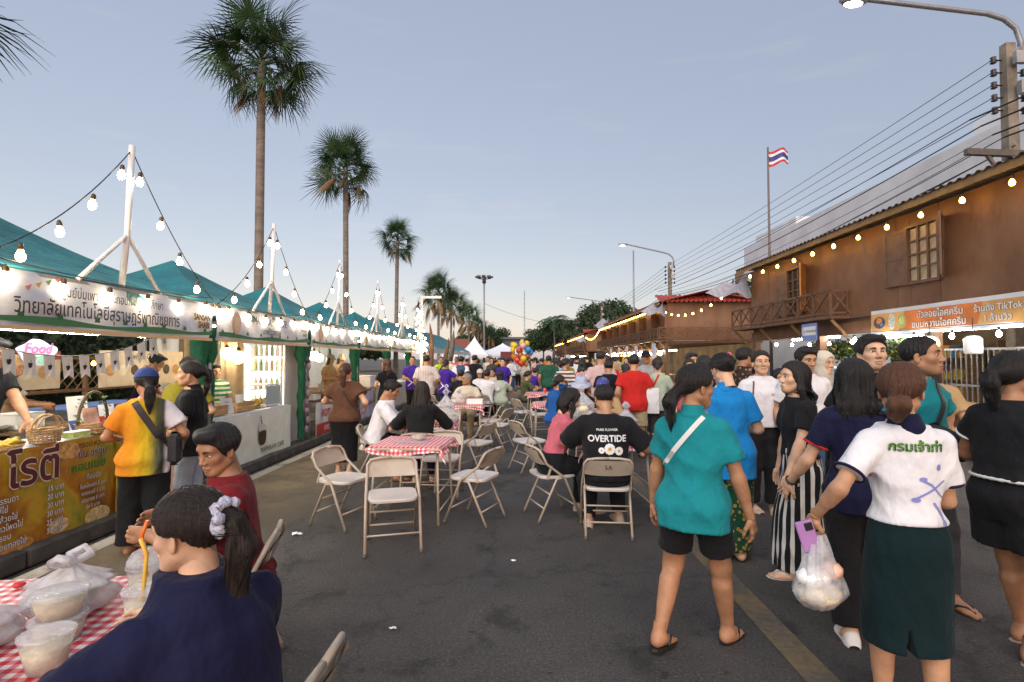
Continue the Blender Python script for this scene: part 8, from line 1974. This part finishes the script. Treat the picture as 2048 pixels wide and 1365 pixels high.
P('young man in maroon with black hair near the first balcony corner', dict(H=1.68, w=.95, sex='m', lod=1, tone='m', hair=('short', 0)), (2.9, 9.0, 0), R(200), [shirt(K('darkred'), sleeve=.65), trousers(K('black')), shoes(rub)], G_R)
P('man in bright red tee and khaki shorts seen from behind', dict(H=1.66, w=1.08, sex='m', lod=1, tone='m', noface=1, hy=R(-10), fl=(-.12, .1, .1), fr=(.11, -.08, -.1), hl=(-.27, .06, .82), hr=(.2, .25, 1.0), hair=('short', 0)), (1.89, 8.75, 0), R(-6), [shirt(K('red'), hem=.45, sleeve=.65, gap=.022), trousers(K('khaki'), to=.46, gap=.026, flare=.02, name='shorts'), shoes(rub)], G_R)
P('person in pale cardigan carrying a white tote with red strap', dict(H=1.60, w=1.0, lod=1, tone='l', noface=1, hr=(.2, .25, 1.0), hair=('bun', .1, 'dark')), (2.32, 8.9, 0), R(-15), [shirt(K('sage'), hem=.46, sleeve=1.9, gap=.022), trousers(K('char')), shoes(rub), strap('shirt', K('red'), (.02, .835), (-.16, .60), wd=.014)], G_R)
P('man in black cap and grey tee facing camera by the stalls', dict(H=1.74, w=1.05, sex='m', lod=1, tone='t', hair=('crop', 0)), (2.62, 11.0, 0), R(176), [shirt(K('grey'), sleeve=.65), trousers(K('char')), shoes(rub), cap(K('black'))], G_R)
P('man in black tee seen from behind, left of the red tee', dict(H=1.56, w=1.1, sex='m', lod=1, tone='m', noface=1, hair=('crop', 0)), (1.60, 9.5, 0), R(4), [shirt(K('black'), sleeve=.68, gap=.022), trousers(K('char')), shoes(rub)], G_R)
P('tall man in pale pink shirt seen from behind with papers', dict(H=1.74, w=1.0, sex='m', lod=1, tone='m', noface=1, hy=R(-25), hl=(-.24, .2, .95), hair=('crop', 0)), (1.55, 10.1, 0), R(-10), [shirt(K('palepink'), sleeve=.68, gap=.02), trousers(K('khaki')), shoes(rub)], G_R)
P('person in black vest over red, behind the pale pink shirt', dict(H=1.66, w=1.0, sex='m', lod=1, tone='m', noface=1, hair=('short', 0)), (1.78, 10.8, 0), R(-4), [shirt(K('red'), sleeve=.68, gap=.012), shirt(K('black'), sleeve=0, gap=.022, name='vest'), trousers(K('char')), shoes(rub)], G_R)
P('woman in brown and white striped tee seen from behind', dict(H=1.58, w=1.12, lod=1, tone='m', noface=1, hy=R(-50), hair=('pony', .12)), (1.05, 12.3, 0), R(-5), [shirt(stripeB, sleeve=.75, gap=.024, hem=.44), trousers(K('denim')), shoes(rub)], G_R)
P('man in dark green tee and blue shorts seen from behind', dict(H=1.68, w=1.15, sex='m', lod=1, tone='t', noface=1, hair=('crop', 0)), (.82, 15, 0), R(2), [shirt(K('green'), sleeve=.68, gap=.025), trousers(K('royal'), to=.46, gap=.03, name='shorts'), shoes(rub)], G_R)
P('woman with long hair in red striped top among the right crowd', dict(H=1.55, w=1.0, lod=1, tone='m', noface=1, hair=('long', .25)), (1.55, 13.2, 0), R(-15), [shirt(stripeR, sleeve=.8, gap=.02), trousers(K('navy')), shoes(rub)], G_R)
P('person in light blue tee beside the dark green tee', dict(H=1.58, w=.95, lod=1, tone='m', noface=1, hair=('bun', .1)), (1.14, 15.8, 0), R(0), [shirt(K('lightblue'), sleeve=.7), trousers(K('char')), shoes(rub)], G_R)
P('woman in olive top beyond the striped tees', dict(H=1.60, w=1.0, lod=1, tone='m', noface=1, hair=('lowpony', .1)), (1.45, 16.2, 0), R(-10), [shirt(K('olive'), sleeve=.8), trousers(K('black')), shoes(rub)], G_R)
# --- seated
SIT = dict(z=.538)
P('man in black tee with OVERTIDE and daisies on his back, seated', dict(H=1.70, w=1.10, sex='m', lod=0, tone='m', noface=1, sit=SIT, lean=.16, hp=R(-8), hy=R(10), fl=(-.15, .16, .1), fr=(.16, .32, -.1), hl=(-.22, .40, .86), hr=(.25, .26, .82), hair=('crop', 0, 'black', 4)), (.80, 4.93, 0), R(-2),
  [shirt(K('black'), hem=.50, sleeve=.95, gap=.030, sl_gap=.030, flare=.02), trousers(K('black'), gap=.02), shoes(shoe_t, 'shoe', shoe_w), print_text('shirt', 'OVERTIDE', .082, .722, wh_txt, bold=.03, sx=.92), print_text('shirt', 'PURE FLOWER', .030, .770, wh_txt, bold=.02),
   print_shape('shirt', sum([[[(cx+.014*r*math.cos(a)-.008*r*math.sin(a), cz+.014*r*math.sin(a)+.008*r*math.cos(a)), (cx+.045*r*math.cos(a)-.014*r*math.sin(a), cz+.045*r*math.sin(a)+.014*r*math.cos(a)), (cx+.052*r*math.cos(a), cz+.052*r*math.sin(a)), (cx+.045*r*math.cos(a)+.014*r*math.sin(a), cz+.045*r*math.sin(a)-.014*r*math.cos(a)), (cx+.014*r*math.cos(a)+.008*r*math.sin(a), cz+.014*r*math.sin(a)-.008*r*math.cos(a))] for a in [2*PI*i/11 for i in range(11)]] for cx, cz, r in ((.0, 0, 1.0), (.085, -.018, .75), (-.075, -.012, .55))], []), .668, wh_txt, 'back', .02, 'daisy_print', .004), print_shape('shirt', [circ(0, 0, .017, .017, 12), circ(.085, -.018, .013, .013, 12), circ(-.075, -.012, .009, .009, 10)], .668, ink('daisy_yellow', (.60, .32, .02)), 'back', .02, 'daisy_print', .0055)], G_D)
P('woman in pink tee and black side striped trousers, seated facing right', dict(H=1.60, w=1.02, lod=0, tone='l', sit=SIT, lean=.30, hp=R(-22), hy=R(4), fl=(-.12, .36, .1), fr=(.02, .40, -.1), hl=(-.16, .42, .84), hr=(.10, .46, .83), hair=('long', .16), closed=.5, jaw=.93), (.32, 5.42, 0), R(-76),
  [shirt(K('pink'), hem=.50, sleeve=.52, gap=.010, flare=.0, sl_gap=.008), trousers(K('black'), gap=.016, flare=.02), shoes(shoe_t, 'shoe', shoe_w), bracelet(rub, 'R', .028, .02, .004)], G_D)
P('woman in navy sweater with ponytail and pale scrunchie, seated at near table', dict(H=1.53, w=1.12, lod=0, tone='l', sit=SIT, lean=.20, hp=R(-6), hy=R(22), hl=(-.17, .30, .80), pl=(-1, -.3, -.1), hr=(.10, .42, .82), fl=(-.12, .35, .1), fr=(.12, .35, -.1), hair=('pony', .36, 'dark'), vol=1.2, closed=.3, hsz=.89), (-.74, 1.31, 0), R(62),
  [shirt(K('navy'), hem=.48, sleeve=1.85, gap=.030, sl_gap=.026, flare=.02, fold=.010, neck=.874), trousers(K('black')), shoes(rub), scrunchie(lilac, (0, -.122, .032), .043)], G_D)
P('young man in dark red tee looking down, seated at near table', dict(H=1.52, w=1.04, sex='m', lod=0, tone='t', sit=SIT, lean=.16, hp=R(-16), hy=R(44), hl=(-.18, .36, .82), hr=(.18, .36, .82), fl=(-.12, .35, .1), fr=(.12, .35, -.1), hair=('short', 0, 'black', 6), closed=.55, brow=1.3, jaw=1.0, vol=1.25, look=(.3, 0)), (-1.39, 2.64, 0), R(114),
  [shirt(K('darkred'), hem=.48, sleeve=.66, gap=.020, sl_gap=.024), trousers(K('black')), shoes(rub)], G_D)
P('man in white shirt seated in profile at the second table', dict(H=1.64, w=1.0, sex='m', lod=0, tone='t', sit=SIT, lean=.30, hp=R(-24), hl=(-.15, .42, .86), hr=(.14, .45, .86), fl=(-.12, .38, .1), fr=(.12, .30, -.1), hair=('short', 0, 'black', 7), closed=.5), (-1.93, 6.98, 0), R(-78), [shirt(K('white'), hem=.50, sleeve=.85, gap=.030, sl_gap=.03), trousers(K('black'), to=.5, gap=.02, name='shorts'), shoes(rub)], G_D)
P('woman in black with very long brown black hair, seated from behind', dict(H=1.60, w=1.05, lod=0, tone='l', noface=1, sit=SIT, lean=.12, hp=R(-10), hl=(-.2, .38, .82), hr=(.2, .38, .82), fl=(-.1, .35, .1), fr=(.1, .35, -.1), hair=('long', .36, 'dark', 3), vol=1.05), (-1.22, 6.46, 0), R(4), [shirt(K('black'), hem=.48, sleeve=1.5, gap=.03, sl_gap=.03), trousers(K('navy')), shoes(rub)], G_D)
P('grey haired old man in white shirt seated behind third table', dict(H=1.58, w=1.0, sex='m', lod=1, tone='t', sit=SIT, lean=.15, hy=R(-50), hl=(-.15, .38, .82), hr=(.15, .38, .82), fl=(-.1, .35, 0), fr=(.1, .35, 0), hair=('crop', 0, 'grey')), (-1.08, 10.9, 0), R(176), [shirt(K('cream'), hem=.50, sleeve=.75, gap=.025), trousers(K('khaki')), shoes(rub)], G_D)
P('woman in pale blue bucket hat with glasses, seated facing camera', dict(H=1.58, w=1.0, lod=0, tone='l', sit=SIT, lean=.18, hp=R(-14), hl=(-.2, .35, .82), hr=(.2, .35, .82), fl=(-.1, .35, 0), fr=(.1, .35, 0), hair=('bob', .1), smile=.5), (.98, 8.45, 0), R(172), [shirt(K('black'), hem=.5, sleeve=1.8, gap=.02), trousers(K('char')), shoes(rub), bucket_hat(cloth('hat_blue', (.40, .45, .60))), glasses(M_ink)], G_D)
P('person in tan shirt and patterned blue cap leaning over table', dict(H=1.62, w=1.05, lod=1, tone='m', noface=1, sit=SIT, lean=.35, hp=R(-30), hl=(-.15, .42, .85), hr=(.15, .42, .85), fl=(-.1, .35, 0), fr=(.1, .35, 0), hair=('bob', .1)), (1.45, 8.4, 0), R(140), [shirt(K('tan'), hem=.5, sleeve=1.6, gap=.02), trousers(K('black')), shoes(rub), cap(cloth('cap_blue_pattern', (.06, .07, .28), kind='floral', scale=40, stops=[(.4, .4, .6), (.1, .1, .3)]))], G_D)
P('person in blue jacket holding a phone to the ear, seated', dict(H=1.60, w=1.05, lod=1, tone='m', sit=SIT, lean=.15, hy=R(-25), hr=(.13, .14, 1.20), hl=(-.2, .35, .8), fl=(-.1, .35, 0), fr=(.1, .35, 0), hair=('bun', .1)), (.62, 9.2, 0), R(-50), [shirt(K('royal'), hem=.5, sleeve=1.8, gap=.03, sl_gap=.028), trousers(K('denim')), shoes(rub)], G_D)
SD = dict(lod=1, sit=SIT, lean=.15, hl=(-.18, .36, .82), hr=(.18, .36, .82), fl=(-.1, .35, 0), fr=(.1, .35, 0))
for lab, x, y, yw, H, sx, hr, sh, tr, ex in (
  ('diner in loose white shirt seen from behind near far table', -.86, 13.25, -10, 1.62, 'm', ('short', 0), 'white', 'black', {}), ('woman in sage green dress with short black hair, seated from behind', -.50, 13.4, 5, 1.58, 'f', ('bob', .1), 'sage', 'sage', {}),
  ('woman in white cap facing camera at the far table', -1.12, 14.9, 175, 1.58, 'f', ('bob', .1), 'white', 'black', {'cap': 'cream'}), ('black clad diner with short hair left of the far table', -1.55, 13.4, -20, 1.60, 'm', ('short', 0), 'black', 'black', {}),
  ('black haired woman in black beside the grey haired man', -1.25, 12.3, -15, 1.58, 'f', ('long', .3), 'black', 'black', {}), ('boy in camouflage shirt eating at the far right table', .12, 14.2, -70, 1.50, 'm', ('short', 0), 'camo', 'char', {}),
  ('person in royal blue tee seated by the balloons', .42, 16.8, -60, 1.58, 'm', ('short', 0), 'purple', 'char', {}), ('dark haired diner leaning behind the striped tee', 1.62, 10.9, 150, 1.5, 'f', ('bob', .1), 'brown', 'char', {}), ('pale clad diner beyond the white cap woman', -.80, 15.6, 170, 1.6, 'f', ('bun', .1), 'cream', 'char', {})):
    s = dict(SD, H=H, sex=sx, hair=hr, noface=abs(yw) < 90); wear = [shirt(camo if sh == 'camo' else K(sh), hem=.48, sleeve=.8, gap=.024), trousers(K(tr)), shoes(rub)]
    if 'cap' in ex: wear.append(cap(K(ex['cap'])))
    P(lab, s, (x, y, 0), R(yw), wear, G_D)
# --- left, by the stalls
P('woman in blue cap and orange yellow shirt with black sling, from behind', dict(H=1.50, w=1.02, lod=0, tone='t', noface=1, hy=R(14), hp=R(-8), fl=(-.10, .06, .2), fr=(.10, -.05, -.2), hl=(-.20, .24, .92), hr=(.25, .15, .86), hair=('lowpony', .22), vol=.9), (-3.10, 4.32, 0), R(30),
  [shirt(sunset, hem=.44, sleeve=.68, gap=.022, flare=.012, sl_gap=.02), trousers(K('black'), gap=.018, flare=.035), shoes(redst, 'slide', rub), cap(cloth('cap_denim', (.035, .06, .20)), True), strap('shirt', strap_k, (-.07, .835), (.16, .58), wd=.026)], G_S)
P('laughing woman with ponytail in black polo, profile facing left', dict(H=1.56, w=1.0, lod=0, tone='m', hy=R(8), smile=1.0, fl=(-.08, .04, 0), fr=(.08, -.04, 0), hl=(-.2, .2, .85), hr=(.2, .12, .8), hair=('pony', .24), closed=.4), (-3.12, 4.98, 0), R(104),
  [shirt(K('black'), hem=.45, sleeve=.66, gap=.02, collar=K('black')), trousers(cloth('cloth_bleach_denim', (.36, .40, .48))), shoes(rub)], G_S)
P('person in olive green tee leaning over the cafe counter', dict(H=1.60, w=.98, lod=0, tone='l', noface=1, lean=.16, hp=R(-28), hy=R(-15), hl=(-.15, .32, 1.0), hr=(.18, .30, 1.0), hair=('short', 0, 'black', 4)), (-3.70, 5.72, 0), R(10), [shirt(K('olive'), hem=.45, sleeve=.68, gap=.022), trousers(K('orange'), name='shorts', to=.45, gap=.02), shoes(rub)], G_S)
P('boy in green and white striped tee behind the cafe counter', dict(H=1.36, w=.95, sex='m', lod=0, tone='m', hsz=1.06, hy=R(12), hair=('short', 0, 'black', 9)), (-4.72, 8.05, .13), R(222), [shirt(stripeG, sleeve=.7, gap=.02), trousers(K('navy')), shoes(rub)], G_S)
P('seller in black tee reaching over the counter at the left edge', dict(H=1.66, w=1.05, sex='m', lod=0, tone='m', lean=.30, hp=R(-18), hr=(.28, .42, .84), hl=(-.05, .50, .92), hair=('short', 0, 'black', 2)), (-4.88, 4.60, .13), R(-92), [shirt(K('black'), sleeve=.62, gap=.018), trousers(K('char')), shoes(rub)], G_S)
P('person in tan cap and pale tee at the back of roti stall', dict(H=1.50, w=1.0, lod=1, tone='t', hy=R(-10), hair=('bob', .1), lean=.2, hl=(-.1, .4, .95), hr=(.12, .42, .95)), (-5.80, 5.75, .13), R(-60), [shirt(K('cream'), sleeve=.7), trousers(K('char')), shoes(rub), cap(K('tan'))], G_S)
P('person in dark blue tee bending over a back table of the roti stall', dict(H=1.55, w=1.0, lod=1, tone='m', lean=.35, hp=R(-25), noface=1, hair=('short', 0), hl=(-.1, .45, .85), hr=(.14, .42, .85)), (-5.35, 7.25, .13), R(-60), [shirt(K('navy'), sleeve=.7), trousers(K('char')), shoes(rub)], G_S)
P('woman with brown ponytail in loose brown top and black skirt, from behind', dict(H=1.52, w=1.10, lod=0, tone='l', noface=1, fl=(-.08, .02, .1), fr=(.08, -.06, -.1), hl=(-.24, .30, .98), hr=(.25, .12, .92), hair=('pony', .28, 'brown'), vol=1.15), (-2.42, 7.24, 0), R(6), [shirt(K('brown'), hem=.49, sleeve=.55, gap=.030, flare=.006, sl_gap=.034), skirt(K('black'), hem=.13, flare=-.004), shoes(rub), strap('shirt', strap_k, (-.06, .835), (.17, .58), wd=.008)], G_S)
P('woman with long brown hair in black dress at the bakery stall', dict(H=1.58, w=.98, lod=1, tone='l', hy=R(30), noface=1, hl=(-.18, .25, .95), hr=(.24, .08, .80), hair=('long', .26, 'brown')), (-2.95, 11.6, 0), R(40), [shirt(K('black'), hem=.40, sleeve=.55, gap=.02), skirt(K('black'), hem=.2), shoes(rub)], G_S)
for i, (x, y, yw, lab) in enumerate(((-4.75, 12.9, 250, 'left seller in tan uniform and cap at the bakery'), (-4.75, 13.7, 235, 'middle seller in tan uniform and cap at the bakery'), (-4.70, 14.6, 260, 'right seller in cream top and cap at the bakery'))):
    P(lab, dict(H=1.56, w=1.0, lod=1, tone='m', hair=('bob', .1), hl=(-.15, .3, 1.0), hr=(.15, .3, 1.0), lean=.12, hp=R(-12)), (x, y, .13), R(yw), [shirt(K('tan' if i < 2 else 'cream'), sleeve=.7, gap=.02), trousers(K('char')), cap(K('khaki'))], G_S)
P('seller in blue with cap low behind the big wok', dict(H=1.42, w=1.0, lod=1, tone='m', hair=('bob', .1)), (-4.95, 10.9, .13), R(240), [shirt(K('royal'), sleeve=.7), trousers(K('char')), cap(K('royal'))], G_S)
P('child seller with dark hair behind the big wok', dict(H=1.34, w=1.0, lod=1, tone='t', hair=('short', 0)), (-4.95, 11.75, .13), R(235), [shirt(K('denim'), sleeve=.7), trousers(K('char'))], G_S)
zig = lambda part, face: [print_shape(part, [[(-.13, -.10), (-.02, .0), (-.13, .10), (-.10, .10), (.02, .0), (-.10, -.10)], [(.02, .0), (.08, .06), (.14, .0), (.08, -.06), (.02, .0), (.05, .0), (.08, -.03), (.11, .0), (.08, .03), (.05, .0)]], .56, wh_txt, face, 0, 'zigzag_print', .004)]
P('man in purple polo with white zigzag facing camera', dict(H=1.66, w=1.0, sex='m', lod=1, tone='m', hr=(.14, .28, 1.05), hair=('crop', 0)), (-3.08, 15, 0), R(190), [shirt(K('purple'), sleeve=.68, gap=.02, hem=.43), trousers(K('black')), shoes(rub)]+zig('shirt', 'front'), G_S)
P('man in pale checked shirt seen from behind by the stalls', dict(H=1.68, w=1.05, sex='m', lod=1, tone='m', noface=1, hair=('crop', 0), hr=(.25, .2, .95)), (-2.34, 13.1, 0), R(6), [shirt(checkW, sleeve=.9, gap=.026, hem=.43), trousers(K('navy')), shoes(rub)], G_S)
P('woman in purple polo with white zigzag seen from behind', dict(H=1.56, w=1.0, lod=1, tone='m', noface=1, hr=(.3, .3, 1.0), hair=('bun', .1)), (-2.0, 14.1, 0), R(-16), [shirt(K('purple'), sleeve=.68, gap=.02, hem=.42), trousers(K('denim')), shoes(rub)]+zig('shirt', 'back'), G_S)
P('woman in purple polo standing facing camera at far table', dict(H=1.60, w=1.0, lod=1, tone='l', hair=('lowpony', .1)), (-.52, 16.0, 0), R(170), [shirt(K('purple'), sleeve=.68, gap=.02), trousers(K('black')), shoes(rub)], G_S)
P('person in lime tee with dark strap facing camera, far left', dict(H=1.66, w=1.05, sex='m', lod=1, tone='m', hair=('crop', 0)), (-2.8, 18.6, 0), R(185), [shirt(K('lime'), sleeve=.68, gap=.02), trousers(K('char')), strap('shirt', strap_k, (-.07, .835), (.14, .60), back=False, wd=.03)], G_S)
P('man in dark vest with crossbody bag, from behind', dict(H=1.66, w=1.0, sex='m', lod=1, tone='m', noface=1, hair=('short', 0)), (-1.78, 15.8, 0), R(-10), [shirt(K('white'), sleeve=.7, gap=.012), shirt(K('denim'), sleeve=0, gap=.022, name='vest'), trousers(K('black')), strap('shirt', strap_w, (.07, .835), (-.14, .6), wd=.02)], G_S)
P('person in black beside the dark vest man', dict(H=1.70, w=1.0, sex='m', lod=1, tone='m', noface=1, hair=('short', 0)), (-1.5, 17.2, 0), R(-20), [shirt(K('black'), sleeve=.7), trousers(K('black'))], G_S)
# --- the far crowd, one by one
rg = random.Random(21); seen = {}
keys = ['black', 'white', 'red', 'orange', 'navy', 'black', 'grey', 'cream', 'lightblue', 'pink', 'white', 'char', 'palepink', 'denim', 'brown', 'tan']
areas = [(-3.0, -1.6, 19, 27, 'before the dead trunks'), (-1.6, -.4, 19, 28, 'left of the balloons'), (-.4, .9, 22, 32, 'under the balloons'), (.9, 2.6, 18, 27, 'right of the balloons'), (2.6, 5.2, 16, 26, 'by the near gap of the shophouses'), (2.5, 5.5, 28, 42, 'by the second shophouse stalls'), (-2.5, 2.5, 34, 50, 'far down the street'), (2.0, 5.0, 46, 60, 'by the third shophouse')]
cnt = [6, 7, 8, 8, 7, 10, 14, 8]
protos = {}
for (xa, xb, ya, yb, nm), n in zip(areas, cnt):
    for i in range(n):
        x = xa+(xb-xa)*(i+.5)/n+rg.uniform(-.12, .12); y = rg.uniform(ya, yb); c = keys[rg.randrange(len(keys))]; t = rg.choice(['black', 'char', 'denim', 'khaki', 'navy']); sx = rg.choice('mf'); away = rg.random() < .6
        hs = rg.choice([('short', 0), ('crop', 0)]) if sx == 'm' else rg.choice([('long', .2), ('bun', .1), ('lowpony', .15), ('bob', .1)])
        lab = f"far {'man' if sx == 'm' else 'woman'} in {c if c not in ('lightblue', 'palepink', 'char') else c.replace('light', 'light ').replace('pale', 'pale ').replace('char', 'charcoal')} top and {'walking away' if away else 'facing us'} {nm}"
        if lab in seen: continue
        seen[lab] = 1
        P(lab, dict(H=rg.uniform(1.54, 1.72), w=rg.uniform(.92, 1.15), sex=sx, lod=2, tone=rg.choice('lmt'), hair=hs, fl=(-.08, rg.uniform(-.12, .12), 0), fr=(.08, rg.uniform(-.12, .12), 0)), (x, y, 0), R(rg.uniform(-25, 25)+(0 if away else 180)), [shirt(K(c), sleeve=rg.choice([.65, .7, 1.7]), gap=.02), trousers(K(t))], 'distant crowd in the street')
# --- things carried
C6 = o_ctx[w6.name]; ML_ = Matrix.Translation(w6.location) @ Matrix.Rotation(w6.rotation_euler.z, 4, 'Z')
hp_ = ML_ @ Vector(C6['J']['wriL']); 
o = empty('phone', hp_+Vector((-.045, -.02, -.085)), R(10), 'lilac phone held by the woman in the green lettered polo', 'phone'); o.rotation_euler = (R(8), R(-18), R(-12)); b = MB(); b.box((0, 0, 0), (.075, .009, .15), bev=.004); b.build('case', mat('phone_lilac', (.40, .20, .46), .35, var=.05), o); b = MB(); b.box((.015, -.006, .045), (.034, .004, .036), bev=.002); b.build('camera_bump', M_black, o)
bag(hp_+Vector((.015, .0, -.085-.33)), .25, .17, .33, 'translucent bag of food boxes hanging from the hand with lilac phone', [(M_cream, 0, 0, .06, .10, (1.1, .8, .5)), (M_card, -.03, 0, .14, .08, (1.1, .8, .6)), (M_peach, .05, -.02, .17, .05, (1, 1, .8))], 31, R(15), hang=True, handles=False)
o = empty('shoulder_bag', (2.64, 3.32, 1.08), R(-20), 'black bag on the chest of the man in teal tee', 'bag'); b = MB(); b.box((0, 0, 0), (.26, .09, .17), bev=.03); b.build('body', mat('bag_nylon', (.018, .018, .022), .5, var=.2, bump=.4, bscale=60), o, None, (0, R(28), 0)); b = MB(); b.box((0, -.05, .02), (.20, .01, .012)); b.build('zip', M_steel, o, None, (0, R(28), 0))
o = empty('shoulder_bag', (-2.90, 4.40, .72), R(30), 'black sling bag hanging behind the woman in blue cap', 'bag'); b = MB(); b.box((0, 0, .13), (.10, .24, .26), bev=.04); b.build('body', mat('bag_nylon', (.018, .018, .022)), o); b = MB(); b.box((.055, 0, .17), (.01, .19, .10), bev=.003); b.build('pocket', mat('bag_nylon', (.018, .018, .022)), o)
o = empty('tote_bag', (2.14, 8.72, .70), R(-10), 'white cloth tote hanging by a red strap', 'bag'); b = MB(); b.grid(lambda u, v: Vector(((u-.5)*.30, -.05*math.sin(PI*u)*math.sin(PI*v*.8+.3), .42*v)), 8, 8); b.grid(lambda u, v: Vector(((u-.5)*.30, .05*math.sin(PI*u)*math.sin(PI*v*.8+.3), .42*v)), 8, 8); b.build('body', K('white'), o)
